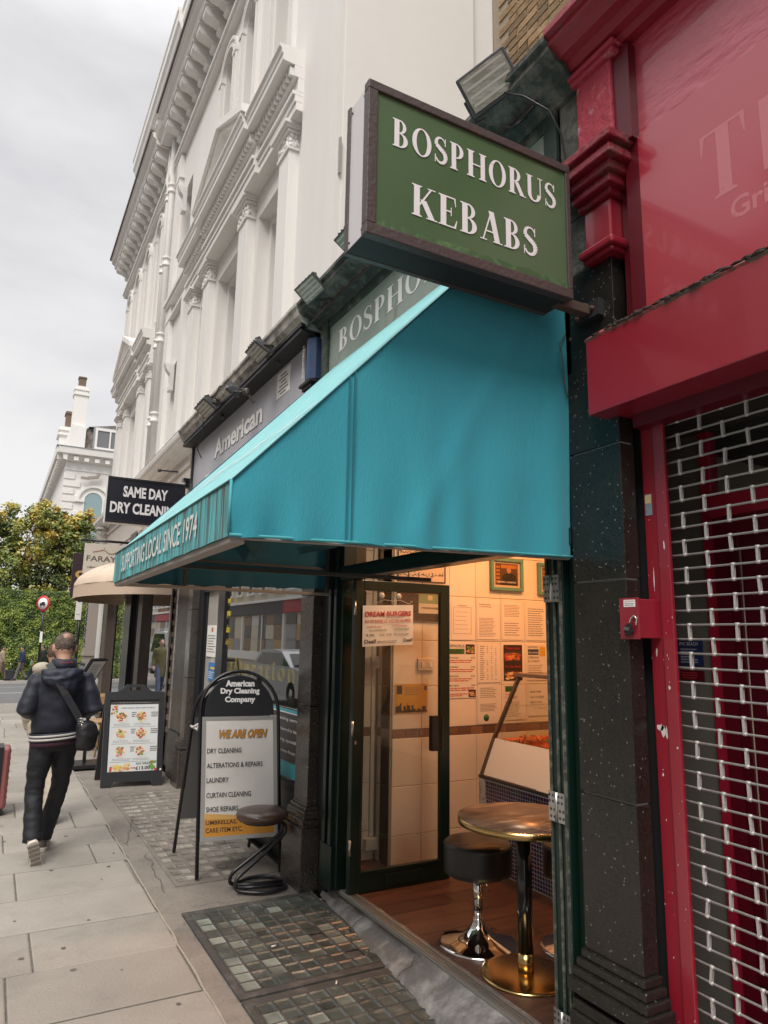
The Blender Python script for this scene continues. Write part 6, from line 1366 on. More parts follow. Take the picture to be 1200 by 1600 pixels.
rf_ = random.Random(3)
fc_ = [mat('food_orange', (.60, .24, .06), .6), mat('food_red', (.50, .06, .05), .6), mat('food_cream', (.66, .56, .38), .6), mat('food_brown', (.20, .09, .05), .6), mat('food_green', (.12, .30, .05), .6), mat('food_yellow', (.68, .48, .12), .6), mat('food_pink', (.55, .12, .22), .6)]
plates = []
for row, tt in enumerate((.735, .555, .365)):
    for col, ss in enumerate((-.135, .075)):
        plates.append((ss, tt)); sx2 = ss+.105
        for k in range(3): print_lines(f, MP(sx2, tt+.035-k*.020, .0035), u_, v_, .085 if k < 2 else .07, .014, 1, .75, 0)
        print_lines(f, MP(ss-.08, tt-.10, .0035), u_, v_, .2, .03, 2, .22, .2)
    f.quad(MP(-px+.02, tt-.112, .0036), MP(px-.02, tt-.112, .0036), MP(px-.02, tt-.1095, .0036), MP(-px+.02, tt-.1095, .0036))
f.build('menu_print', inkg_m, mp_)
for (ss, tt) in plates:
    g = MB(); g.add([MP(ss+.068*math.cos(k*PI/12), tt+.066*math.sin(k*PI/12), .004) for k in range(24)], [tuple(range(24))])
    g.mi = 0; ms = [mat('plate_pale', (.66, .64, .58), .4)]+fc_
    for k in range(60):
        g.mi = rf_.randint(1, 7); r0 = rf_.uniform(0, .048); a = rf_.random()*6.3; sz = rf_.uniform(.008, .02); cx_, cy2 = ss+r0*math.cos(a), tt+r0*math.sin(a)
        g.add([MP(cx_+sz*math.cos(j*PI/3+a)*rf_.uniform(.6, 1.1), cy2+sz*math.sin(j*PI/3+a)*.7, .0045+k*.00002) for j in range(6)], [tuple(range(6))])
    g.build('dish_picture', ms, mp_)
g = MB(); ms = fc_
for k in range(44):
    g.mi = rf_.choice([5, 5, 2, 0]); cx_, cy2 = rf_.uniform(-.20, -.04), rf_.uniform(.165, .23); sz = rf_.uniform(.01, .024)
    g.add([MP(cx_+sz*math.cos(j*PI/3), cy2+sz*.7*math.sin(j*PI/3), .0042+k*.00002) for j in range(6)], [tuple(range(6))])
for k in range(18):
    g.mi = rf_.choice([4, 4, 1]); cx_, cy2 = rf_.uniform(.19, .245), rf_.uniform(.165, .25); g.add([MP(cx_+.016*math.cos(j*PI/3), cy2+.014*math.sin(j*PI/3), .0042+k*.00002) for j in range(6)], [tuple(range(6))])
for k in range(16):
    g.mi = rf_.choice([0, 2, 4, 1]); cx_, cy2 = rf_.uniform(-.25, -.19), rf_.uniform(.77, .855); g.add([MP(cx_+.014*math.cos(j*PI/3), cy2+.012*math.sin(j*PI/3), .0042+k*.00002) for j in range(6)], [tuple(range(6))])
g.mi = 1; g.add([MP(-.24, .16, .0055), MP(-.215, .16, .0055), MP(-.212, .21, .0055), MP(-.235, .21, .0055)], [(0, 1, 2, 3)]); g.add([MP(-.02, .186, .0055), MP(.02, .186, .0055), MP(.02, .179, .0055), MP(.035, .19, .0055), MP(.02, .201, .0055), MP(.02, .194, .0055), MP(-.02, .194, .0055)], [tuple(range(7))])
g.build('wrap_picture', ms, mp_)
word('menu_lettering', 'ANY WRAP', ink_m, mp_, MP(.035, .222, .0058), u_, v_, w=.15, h=.022, bold=.01)
word('menu_price', '£13.00', ink_m, mp_, MP(.035, .170, .0058), u_, v_, w=.15, h=.036, bold=.02)
for (ss, tt), (a_, b_) in zip(plates, (('MIXED', 'GRILL'), ('LAMB', 'SHISH'), ('VEGAN', 'MEZZE'), ('CHICKEN', 'TAOUK'), ('CHICKEN', 'WINGS'), ('LAMB', 'KAFTA'))): pass
def MB2(s, t): return V((1.515+s, 9.02-.33*t/1.06-s*.14, t))
f = MB()
f.slab([MB2(-W2, .0), MB2(-W2+.1, 0), MB2(-W2+.1, .08), MB2(W2-.1, .08), MB2(W2-.1, 0), MB2(W2, 0), MB2(W2, 1.0), MB2(-W2, 1.0)], V((0, -.03, 0))); f.build('rear_frame', MATS['black_plastic'], mb_, recalc=True)
MB().lathe(MP(W2-.02, .16, .014), [(.0001, .004), (.012, .003), (.013, 0)], 10, axis=(0, -1, 0)).build('snap_button', white2_m, mb_)

# spiral base stool on the pavement
zs_ = thing('stool', 'brown leather topped stool with zigzag black tube frame on the pavement', 'stool', (1.73, 4.85, 0))
sc_ = V((1.735, 4.83, 0))
MB().lathe(sc_+V((0, 0, .43)), [(.0001, 0), (.15, 0), (.172, .012), (.178, .035), (.165, .058), (.10, .070), (.0001, .073)], 40).build('seat', mat('brown_leather', (.065, .038, .028), .28, spec=.6, bump=(18, .25), var=(6, .5, (.09, .055, .042))), zs_)
MB().lathe(sc_+V((0, 0, .415)), [(.13, 0), (.14, .016), (.10, .017)], 30).build('seat_pan', black_m, zs_)
for s_ in (-1, 1):
    o_ = V((.0, s_*.028, 0)); P0 = [sc_+V((-.02, s_*.03, .418)), sc_+V((.10, s_*.03, .412)), sc_+V((.150, s_*.028, .39)), sc_+V((.160, s_*.028, .35)), sc_+V((.135, s_*.03, .31)), sc_+V((.02, s_*.04, .225)), sc_+V((-.10, s_*.05, .145)), sc_+V((-.165, s_*.055, .10)), sc_+V((-.185, s_*.06, .06)), sc_+V((-.172, s_*.07, .026)), sc_+V((-.12, s_*.10, .016)), sc_+V((-.03, s_*.150, .015)), sc_+V((.06, s_*.155, .015)), sc_+V((.14, s_*.11, .015)), sc_+V((.17, s_*.0, .015))]
    # smooth it
    Q = []
    for i in range(len(P0)-1):
        a0, a1, a2, a3 = P0[max(i-1, 0)], P0[i], P0[i+1], P0[min(i+2, len(P0)-1)]
        for k in range(5):
            t = k/5; Q.append(.5*((2*a1)+(a2-a0)*t+(2*a0-5*a1+4*a2-a3)*t*t+(3*a1-a0-3*a2+a3)*t**3))
    Q.append(P0[-1]); MB().tube(Q, .0125, 10).build('tube_frame', black_m, zs_)
MB().tube([sc_+V((-.165, .03, .024)), sc_+V((0, .01, .020)), sc_+V((.16, -.01, .018))], .0125, 10).build('base_tube', black_m, zs_)
MB().tube([sc_+V((-.16, -.035, .024)), sc_+V((0, -.05, .020)), sc_+V((.145, -.075, .018))], .0125, 10).build('base_tube', black_m, zs_)

# menu lectern, cafe chairs
lc = thing('menu_stand', 'black menu lectern with sloping lit page beside the restaurant window', 'menu stand', (1.15, 10.0, 0))
MB().box(.98, 1.38, 9.75, 10.2, 0, .05).build('base', black_m, lc, bev=.01); MB().box(1.16, 1.20, 9.98, 10.02, .05, 1.08).build('post', black_m, lc)
m = MB(); ca_ = V((1.17, 9.95, 1.17)); uu, vv_ = V((.82, .57, 0)).normalized(), V((.35, -.35, .75)).normalized(); nn = uu.cross(vv_).normalized()
m.obox(ca_, uu, vv_, nn, .125, .20, .022); m.build('box', black_m, lc, bev=.004)
sgn = 1 if nn.y < 0 else -1
m = MB(); m.obox(ca_+nn*sgn*.0235, uu, vv_, nn, .105, .18, .001); pg = m.build('page', white2_m, lc)
m = MB(); print_lines(m, ca_+nn*sgn*.026-uu*.085-vv_*.14, uu, vv_, .17, .28, 12, .3); m.build('print', inkg_m, pg)
def cafe_chair(x, y, rz, label):
    c = thing('cafe_chair', label, 'chair', (x, y, 0), 'wooden chairs outside the restaurant'); R_ = Matrix.Rotation(rz, 3, 'Z')
    def P(a, b, z): q = R_ @ V((a, b, 0)); return V((x+q.x, y+q.y, z))
    for a in (-1, 1):
        for b in (-1, 1): MB().tube([P(a*.17, b*.17, .44), P(a*.21, b*.21, 0)], [.017, .012], 8).build('leg', mat('honey_wood', (.42, .25, .10), .45), c)
    m = MB(); m.slab([P(-.2, -.2, .44), P(.2, -.2, .44), P(.22, .2, .44), P(-.22, .2, .44)], (0, 0, .03)); m.build('seat', wood_m, c, bev=.01, recalc=True)
    m = MB(); n_ = 9; A = [P(-.22+.44*k/n_, .21+.04*math.sin(PI*k/n_), .66) for k in range(n_+1)]
    for p0_, p1_ in zip(A, A[1:]): m.bar(p0_+V((0, 0, .05)), p1_+V((0, 0, .05)), .018, .11)
    m.build('backrest', wood_m, c)
    for a in (-1, 1): MB().tube([P(a*.19, .19, .44), P(a*.21, .22, .70)], .014, 8).build('back_post', black_m, c)
cafe_chair(1.55, 10.9, .2, 'pale wooden chair by the restaurant window, nearest behind the menu board')
cafe_chair(1.60, 12.0, 2.9, 'pale wooden chair by the restaurant window, the farther one')
ct = thing('cafe_table', 'small square cafe table between the two wooden chairs', 'table', (1.55, 11.45, 0)); MB().box(1.25, 1.85, 11.15, 11.75, .72, .75).build('top', wood_m, ct, bev=.006); MB().tube([(1.55, 11.45, 0.02), (1.55, 11.45, .72)], .03, 10).build('post', black_m, ct); MB().lathe((1.55, 11.45, 0), [(.22, 0), (.22, .012), (.03, .03)], 20).build('base', black_m, ct)

# ------------------------------------------------------------------ inside the shop
tb = thing('bar_table', 'round brown marbled table with brass edge, black post and brass disc base in the doorway', 'table', (2.33, 2.81, .12))
tc_ = V((2.335, 2.815, .12))
mt = mat('brown_marble', (.060, .036, .026), .30, spec=.4, var=(5, .7, (.20, .125, .085)), stain=(4.5, .55, .60, (.30, .22, .16)), stretch=(1, 3, 1))
MB().lathe(tc_+V((0, 0, .668)), [(.0001, 0), (.312, 0), (.312, .028), (.0001, .0285)], 64).build('table_top', mt, tb)
MB().lathe(tc_+V((0, 0, .6665)), [(.309, 0), (.3155, 0), (.3155, .0282), (.312, .0292)], 64, cap=False).build('brass_edge', brass_m, tb)
MB().tube([tc_+V((0, 0, .10)), tc_+V((0, 0, .668))], .036, 28).build('post', mat('black_lacquer', (.010, .010, .010), .12, spec=.6), tb)
MB().tube([tc_+V((0, 0, .014)), tc_+V((0, 0, .10))], .037, 28).build('brass_collar', brass_m, tb)
MB().lathe(tc_, [(.205, 0), (.21, .003), (.21, .010), (.195, .014), (.03, .018)], 56).build('base', brass_m, tb)
def bar_stool(c, label, g='gas lift bar stools'):
    c = V(c); s_ = thing('bar_stool', label, 'stool', tuple(c), g)
    MB().lathe(c+V((0, 0, .335)), [(.0001, 0), (.16, .0), (.176, .010), (.178, .03), (.178, .135), (.176, .150), (.165, .160), (.06, .168), (.0001, .168)], 48).build('seat', mat('black_vinyl', (.014, .013, .013), .38, spec=.5, bump=(60, .15)), s_)
    MB().lathe(c+V((0, 0, .335)), [(.1775, .138), (.181, .143), (.1775, .148)], 48, cap=False).build('piping', mat('black_piping', (.02, .018, .017), .4), s_)
    MB().tube([c+V((0, 0, .16)), c+V((0, 0, .335))], .026, 20).build('gas_tube', chrome_m, s_)
    MB().tube([c+V((0, 0, .05)), c+V((0, 0, .165))], .019, 20).build('inner_tube', chrome_m, s_)
    MB().lathe(c, [(.205, 0), (.208, .004), (.19, .012), (.13, .026), (.08, .045), (.045, .075), (.028, .11), (.026, .12)], 56).build('base', chrome_m, s_)
    MB().tube([c+V((.03, 0, .33)), c+V((.045, -.01, .29)), c+V((.06, -.015, .24))], .003, 6).build('lever', chrome_m, s_)
bar_stool((2.345, 3.20, .12), 'black vinyl gas lift stool with chrome trumpet base, nearest the open door leaf')
bar_stool((2.78, 2.92, .12), 'black vinyl stool mostly hidden behind the folded green door leaves')
bar_stool((2.46, 2.42, .12), 'stool of which only the chrome base rim shows beside the granite pillar')
# counter with mosaic front
kc = thing('serving_counter', 'counter faced in small blue and purple mosaic tiles inside the kebab shop', 'counter', (3.3, 3.3, .12))
CX0 = 3.12
MB().box(CX0+.006, 3.75, 2.1, 4.20, .12, .70).build('carcass', mat('mosaic_grout', (.72, .71, .69), .8), kc)
mo_ = [mat('mosaic_'+n_, c_, .22, spec=.6) for n_, c_ in (('navy', (.04, .05, .15)), ('purple', (.10, .04, .14)), ('teal', (.04, .12, .15)), ('plum', (.13, .05, .10)), ('slate', (.07, .08, .14)))]
m = MB(); rr = random.Random(6); t_ = .0245
for r_ in range(23):
    for c_ in range(84):
        y_ = 4.18-c_*t_; z_ = .125+r_*t_; g_ = .0040
        if z_+t_ > .70: continue
        m.mi = rr.choice([0, 0, 1, 1, 2, 3, 4]); x_ = CX0+rr.uniform(0, .0015)
        m.quad((x_, y_-g_*.5, z_+g_), (x_, y_-t_+g_*.5, z_+g_), (x_, y_-t_+g_*.5, z_+t_), (x_, y_-g_*.5, z_+t_))
q = m.build('mosaic_tiles', mo_, kc); q['kind'] = 'stuff'
MB().box(CX0-.012, CX0+.03, 4.16, 4.23, .12, .70).build('white_corner_post', mat('scuffed_white', (.58, .56, .53), .5, stain=(20, .5, .6, (.2, .18, .17))), kc, bev=.012)
MB().box(CX0-.01, 3.8, 2.1, 4.23, .70, .722).build('counter_edge', mat('dark_edge', (.05, .045, .045), .4), kc, bev=.003)
# glass display case
gc = thing('display_case', 'sloping glass food display case with steel frame standing on the mosaic counter', 'display case', (3.4, 3.3, .72))
prof = [(3.12, .722), (3.235, .97), (3.475, 1.40), (3.85, 1.40)]
for y_ in (4.20, 2.3):
    m = MB()
    for (a, b), (c_, d) in zip(prof, prof[1:]): m.bar((a, y_, b), (c_, y_, d), .022, .026)
    m.build('end_frame', mat('dark_steel', (.13, .12, .115), .35, metal=.8), gc)
    MB().add([(3.14, y_, .73), (3.84, y_, .73), (3.84, y_, 1.39), (3.48, y_, 1.39), (3.24, y_, .97)], [(0, 1, 2, 3, 4)]).build('end_pane', glassc_m, gc)
MB().box(3.44, 3.9, 2.28, 4.22, 1.392, 1.418).build('top_shelf', mat('steel_top', (.26, .22, .18), .35, metal=.7), gc, bev=.003)
MB().quad((3.235, 2.3, .97), (3.235, 4.19, .97), (3.475, 4.19, 1.395), (3.475, 2.3, 1.395)).build('front_pane', glassc_m, gc)
MB().quad((3.125, 2.3, .725), (3.125, 4.19, .725), (3.232, 4.19, .965), (3.232, 2.3, .965)).build('white_front', mat('white_tray_front', (.80, .81, .82), .3), gc)
m = MB(); m.slab([(3.115, 3.62, .725), (3.115, 3.0, .725), (3.205, 3.0, .985), (3.225, 3.38, .965)], (-.004, 0, 0)); m.build('leaning_paper', mat('bright_paper', (.80, .81, .82), .6), gc, recalc=True)
m = MB(); m.box(3.30, 3.84, 2.3, 4.19, .725, .90); m.build('food_tray', mat('tray_steel', (.45, .43, .41), .3, metal=.8), gc)
fd = MB(); rr = random.Random(12); fmats = [mat('shredded_orange', (.55, .12, .025), .5), mat('meat_brown', (.30, .075, .03), .45), mat('carrot', (.62, .17, .03), .5), mat('leafy', (.14, .24, .03), .5)]
for k in range(1500):
    fd.mi = rr.choices([0, 1, 2, 3], [.5, .25, .25, .02])[0]; y_ = rr.uniform(2.35, 4.12); x_ = rr.uniform(3.25, 3.8); hump = .985+.045*math.sin(y_*4)+.03*noise.noise(V((x_*6, y_*6, 0)))
    fd.obox((x_, y_, hump-.03*abs(x_-3.5)), (rr.gauss(0, 1), rr.gauss(0, 1), rr.gauss(0, .5)), (0, .3, 1), (1, 0, .2), rr.uniform(.012, .035), .006, .006)
q = fd.build('food', fmats, gc); q['kind'] = 'stuff'
MB().box(3.26, 3.82, 2.33, 4.16, .90, .965).build('food_bed', MATS['shredded_orange'], gc)
MB().quad((3.40, 2.3, 1.19), (3.40, 4.19, 1.19), (3.84, 4.19, 1.19), (3.84, 2.3, 1.19)).build('glass_shelf', glassc_m, gc)
m = MB(); 
for y_ in (3.85, 3.5, 3.1): m.lathe((3.62, y_, 1.195), [(.10, 0), (.125, .02), (.13, .045), (.12, .045)], 20)
m.build('foil_tray', mat('foil', (.5, .45, .38), .3, metal=.9), gc)
ph = MB().obox((3.175, 4.05, .80), (0, 1, 0), (.38, 0, .92), (-.92, 0, .38), .018, .05, .004)
solo(ph, 'card_reader', steel_m, 'small silver card reader leaning on the white front of the display case', 'card reader', (3.175, 4.05, .76))
cupm = MB(); cupm.lathe((3.60, 3.55, 1.418), [(.033, 0), (.045, .115), (.047, .118), (.044, .118), (.032, .003)], 24)
solo(cupm, 'paper_cup', mat('translucent_paper', (.62, .60, .56), .6), 'white paper cup standing on top of the display case', 'cup', (3.60, 3.55, 1.418))
# ceiling lamps, lit
lampm = mat('lit_lamp', (1, .8, .5), .5, emit=(1, .55, .22, 12))
for i, (x_, y_, lab) in enumerate(((3.45, 3.7, 'round ceiling lamp near the poster wall'), (2.6, 3.3, 'added ceiling lamp brightening the door tiles and counter front'), (4.7, 3.3, 'round ceiling lamp at the back of the shop'))):  # the second lamp is added to brighten the tiles by the door
    t_ = thing('ceiling_lamp', lab, 'lamp', (x_, y_, 2.88), 'warm ceiling lamps in the kebab shop')
    MB().lathe((x_, y_, 2.84), [(.11, 0), (.115, .06), (.0001, .062)], 24).build('rim', brass_m, t_)
    MB().lathe((x_, y_, 2.838), [(.0001, 0), (.10, 0), (.10, .01)], 24).build('diffuser', lampm, t_)
    ld = D.lights.new('lamp_light', 'AREA'); ld.shape = 'DISK'; ld.size = .2; ld.energy = (14.5, 8, 7)[i]; ld.color = ((1, .31, .075), (1, .72, .48), (1, .42, .13))[i]
    lo = D.objects.new('lamp_light', ld); COL.objects.link(lo); lo.parent = t_; lo.location = (0, 0, -.055)

# ------------------------------------------------------------------ notices on the tiled wall (wall face at y = 4.46)
YW = 4.457
def sheet(name, label, x0, x1, z0, z1, m=None, cat='poster', y=YW, group=None, tilt=0):
    t_ = MB().box(x0, x1, y-.0015, y, z0, z1); return solo(t_, name, m or paper_m, label, cat, ((x0+x1)/2, y, (z0+z1)/2), group)
def lines_on(par, x0, x1, z0, z1, n_, m=None, y=YW, fill=.32, rag=.25):
    q = MB(); print_lines(q, (x0, y-.0022, z0), (1, 0, 0), Z, x1-x0, z1-z0, n_, fill, rag); return q.build('print', m or inkg_m, par)
def wtext(par, s_, x, z, w_, h_, m=None, bold=.01, y=YW, **k): return word('lettering', s_, m or ink_m, par, (x, y-.0024, z), (1, 0, 0), Z, w=w_, h=h_, bold=bold, **k)
G_ = 'printed notices on the tiled wall'
a = sheet('notice', 'ruled certificate sheet at the top row nearest the door leaf', 3.035, 3.24, 1.655, 1.94, group=G_); lines_on(a, 3.10, 3.18, 1.905, 1.92, 1); q = MB()
for bx in ((3.055, 3.22, 1.70, 1.702), (3.055, 3.057, 1.70, 1.90), (3.218, 3.22, 1.70, 1.90), (3.055, 3.22, 1.90, 1.902)): q.box(bx[0], bx[1], YW-.0025, YW-.0015, bx[2], bx[3])
q.build('border', inkg_m, a); lines_on(a, 3.07, 3.2, 1.72, 1.88, 5, fill=.08)
a = sheet('notice', 'typed notice with bold heading, second in the top row of sheets', 3.275, 3.485, 1.662, 1.96, group=G_); wtext(a, 'Premises licence', 3.295, 1.925, .11, .012); wtext(a, 'and staff information', 3.295, 1.908, .12, .010); lines_on(a, 3.295, 3.46, 1.68, 1.83, 13)
a = sheet('notice', 'typed notice, third in the top row under the green picture frame', 3.52, 3.72, 1.662, 1.96, group=G_); lines_on(a, 3.54, 3.70, 1.84, 1.94, 8); lines_on(a, 3.54, 3.70, 1.69, 1.80, 6)
a = sheet('notice', 'typed notice at the right end of the top row', 3.76, 3.97, 1.66, 1.962, group=G_); lines_on(a, 3.78, 3.95, 1.69, 1.92, 13)
a = sheet('menu_poster', 'tall burger menu with green heading in the middle of the tiled wall', 2.98, 3.262, 1.225, 1.63, group=G_)
wtext(a, 'BOSPHORUS', 2.99, 1.597, .165, .022); q = MB(); q.box(2.985, 3.155, YW-.0025, YW-.0015, 1.548, 1.588); q.build('green_band', mat('menu_green', (.05, .16, .04), .5), a)
wtext(a, 'BURGERS', 2.995, 1.556, .13, .022, ink_m, y=YW-.001)
for k in range(4):
    zz = 1.515-k*.068; wtext(a, ('LAMB BURGER', 'HALLOUMI MEAL', 'VEGGIE BURGER', 'FAMILY BOX')[k], 2.99, zz, .11, .012); wtext(a, ('8.95', '9.95', '8.50', '15.00')[k], 3.215, zz, .035, .012); lines_on(a, 2.99, 3.25, zz-.035, zz-.006, 2, inkr_m, fill=.45)
lines_on(a, 2.99, 3.19, 1.235, 1.262, 2, inkr_m, fill=.45)
def photo(par, x0, x1, z0, z1, sd, pal, y=YW):
    r0 = random.Random(sd); g = MB(); ms = [mat('photo_dark', (.05, .03, .022), .5)]+pal; g.mi = 0; g.quad((x0, y-.0022, z0), (x1, y-.0022, z0), (x1, y-.0022, z1), (x0, y-.0022, z1))
    for k in range(46):
        g.mi = r0.randint(1, len(pal)); cx_, cz_ = r0.uniform(x0+.012, x1-.012), z0+(z1-z0)*(.15+.6*r0.random()); a_ = (x1-x0)*r0.uniform(.05, .14); b_ = a_*.45
        a_ = min(a_, cx_-x0, x1-cx_); g.add([(cx_+a_*math.cos(j*PI/4), y-.0024-k*.00001, cz_+b_*math.sin(j*PI/4)) for j in range(8)], [tuple(range(7, -1, -1))])
    return g.build('photo', ms, par)
photo(a, 3.165, 3.25, 1.548, 1.622, 2, [fc_[0], fc_[3], fc_[2], fc_[4]]); photo(a, 3.19, 3.258, 1.23, 1.285, 3, [fc_[3], fc_[1], fc_[2]])
a = sheet('notice', 'tabulated price list sheet in the middle row', 3.278, 3.492, 1.335, 1.63, group=G_)
q = MB(); rr = random.Random(8)
for k in range(17):
    zz = 1.605-k*.0155
    for cx_, w_ in ((3.30, .045), (3.365, .015), (3.405, .015), (3.445, .015)):
        if rr.random() < .85: ww = w_*rr.uniform(.6, 1); q.quad((cx_, YW-.002, zz), (cx_+ww, YW-.002, zz), (cx_+ww, YW-.002, zz+.005), (cx_, YW-.002, zz+.005))
q.build('print', inkg_m, a)
a = sheet('food_poster', 'dark red pair of grilled meat photo posters right of the price list', 3.53, 3.715, 1.348, 1.622, mat('poster_black', (.03, .018, .016), .4), group=G_)
photo(a, 3.535, 3.71, 1.492, 1.575, 4, [fc_[1], fc_[0], fc_[3]]); photo(a, 3.535, 3.71, 1.352, 1.425, 5, [fc_[1], fc_[0], fc_[3], fc_[2]])
wtext(a, '"Premium Kebabs"', 3.545, 1.585, .15, .022, inkr_m); wtext(a, 'Try Our Meals', 3.54, 1.44, .16, .024, inkr_m)
a = sheet('menu_poster', 'partly hidden menu sheet with navy heading and yellow price flash', 3.765, 3.97, 1.345, 1.625, group=G_)
q = MB(); q.box(3.775, 3.885, YW-.0025, YW-.0015, 1.545, 1.59); q.build('navy_band', mat('menu_navy', (.03, .05, .10), .5), a); q = MB(); q.box(3.895, 3.955, YW-.0025, YW-.0015, 1.535, 1.612); q.build('yellow_flash', mat('menu_yellow', (.58, .36, .04), .5), a)
wtext(a, 'BOSPHORUS', 3.775, 1.598, .10, .018, inkg_m); wtext(a, 'IT\'S A SAVING', 3.78, 1.556, .1, .014, letter_m, y=YW-.001); wtext(a, 'CARRYING', 3.775, 1.515, .11, .018); wtext(a, 'EL CLASSICO', 3.775, 1.487, .12, .018); lines_on(a, 3.775, 3.93, 1.36, 1.47, 8)
a = sheet('notice', 'certificate with round green stamp in the lowest row of sheets', 3.278, 3.485, 1.03, 1.322, group=G_); lines_on(a, 3.30, 3.46, 1.22, 1.30, 6); lines_on(a, 3.30, 3.46, 1.12, 1.18, 6)
q = MB(); q.lathe((3.355, YW-.0015, 1.075), [(.0001, .0012), (.026, .0012), (.026, 0)], 20, axis=(0, -1, 0)); q.build('green_stamp', mat('stamp_green', (.04, .14, .05), .5), a)
a = sheet('menu_poster', 'sheet with green heading seen partly through the display case glass', 3.53, 3.735, 1.05, 1.318, group=G_)
q = MB(); q.box(3.54, 3.65, YW-.0025, YW-.0015, 1.262, 1.305); q.build('green_band', mat('menu_green', (.05, .16, .04), .5), a); wtext(a, 'NO SALAD', 3.545, 1.272, .09, .022, ink_m, y=YW-.001); wtext(a, 'WHEN', 3.54, 1.235, .06, .014, inkr_m); wtext(a, 'IT IS A TREAT', 3.54, 1.212, .12, .014, inkr_m); lines_on(a, 3.54, 3.70, 1.07, 1.19, 8)
a = sheet('notice', 'sheet of bold lines behind the glass display case', 3.765, 3.97, 1.07, 1.318, group=G_); wtext(a, 'SAVE TIME', 3.79, 1.25, .11, .014); wtext(a, 'CALL TO ORDER', 3.79, 1.21, .14, .014); wtext(a, 'DON\'T WAIT', 3.79, 1.17, .12, .014)
a = sheet('skyline_poster', 'orange notice with black city skyline on the tiled column behind the door glass', 2.552, 2.825, 1.132, 1.335, mat('poster_amber', (.55, .30, .05), .5, var=(8, .5, (.62, .40, .10))))
r0 = random.Random(5); q = MB(); x_ = 2.558
while x_ < 2.815:
    w_ = r0.uniform(.004, .018); h_ = r0.uniform(.012, .05) if r0.random() < .8 else .065; q.quad((x_, YW-.0022, 1.137), (min(x_+w_, 2.82), YW-.0022, 1.137), (min(x_+w_, 2.82), YW-.0022, 1.137+h_), (x_, YW-.0022, 1.137+h_)); x_ += w_
q.build('skyline', ink_m, a); q = MB(); q.box(2.566, 2.61, YW-.0025, YW-.0015, 1.265, 1.325); q.box(2.795, 2.818, YW-.0025, YW-.0015, 1.29, 1.32); q.build('navy_badge', mat('menu_navy', (.03, .05, .10), .5), a); lines_on(a, 2.63, 2.77, 1.255, 1.315, 4)
a = sheet('certificate', 'green and white certificate above the light switch seen through the door glass', 2.73, 2.925, 1.842, 1.985, mat('certificate_paper', (.60, .55, .44), .5), cat='certificate', y=4.435)
q = MB(); q.box(2.73, 2.925, 4.4325, 4.4335, 1.915, 1.985); q.build('green_half', mat('certificate_green', (.22, .30, .16), .5), a); q = MB(); q.box(2.81, 2.85, 4.4315, 4.4325, 1.94, 1.975); q.build('badge', mat('badge_cream', (.60, .50, .32), .5), a); wtext(a, 'HYGIENE RATED', 2.755, 1.875, .145, .014, y=4.4335)
MB_ = MB().box(2.56, 2.935, 4.438, 4.462, 1.79, 2.0); solo(MB_, 'notice_board', mat('dark_cork', (.05, .032, .022), .9, bump=(90, .8)), 'dark speckled board fixed above the light switch', 'board', (2.75, 4.45, 1.9))
a = sheet('arabic_notice', 'black edged notice handwritten in Arabic above the door leaf', 2.565, 2.975, 2.08, 2.62, mat('ivory_notice', (.60, .50, .38), .5))
q = MB(); 
for bx in ((2.56, 2.98, 2.075, 2.082), (2.56, 2.567, 2.075, 2.62), (2.973, 2.98, 2.075, 2.62)): q.box(bx[0], bx[1], YW-.006, YW-.001, bx[2], bx[3])
q.build('black_edge', ink_m, a)
r0 = random.Random(31); q = MB()
for row in range(6):
    x_ = 2.955; zz = 2.125+row*.085
    while x_ > 2.59:
        w_ = r0.uniform(.012, .045); P0 = [(x_-w_*t, YW-.003, zz+.010*math.sin(t*PI)*(-1)**r0.randint(0, 1)+r0.uniform(-.003, .003)) for t in (0, .33, .66, 1)]
        q.tube(P0, .0022, 4); 
        if r0.random() < .45: q.tube([(x_, YW-.003, zz), (x_+.002, YW-.003, zz+r0.uniform(.015, .03))], .0022, 4)
        for d in range(r0.randint(0, 2)): q.box(x_-w_*.5+d*.006, x_-w_*.5+d*.006+.0035, YW-.004, YW-.002, zz+.017*(-1)**r0.randint(0, 1), zz+.0035+.017)
        x_ -= w_+r0.uniform(.004, .014)
q.build('handwriting', ink_m, a)
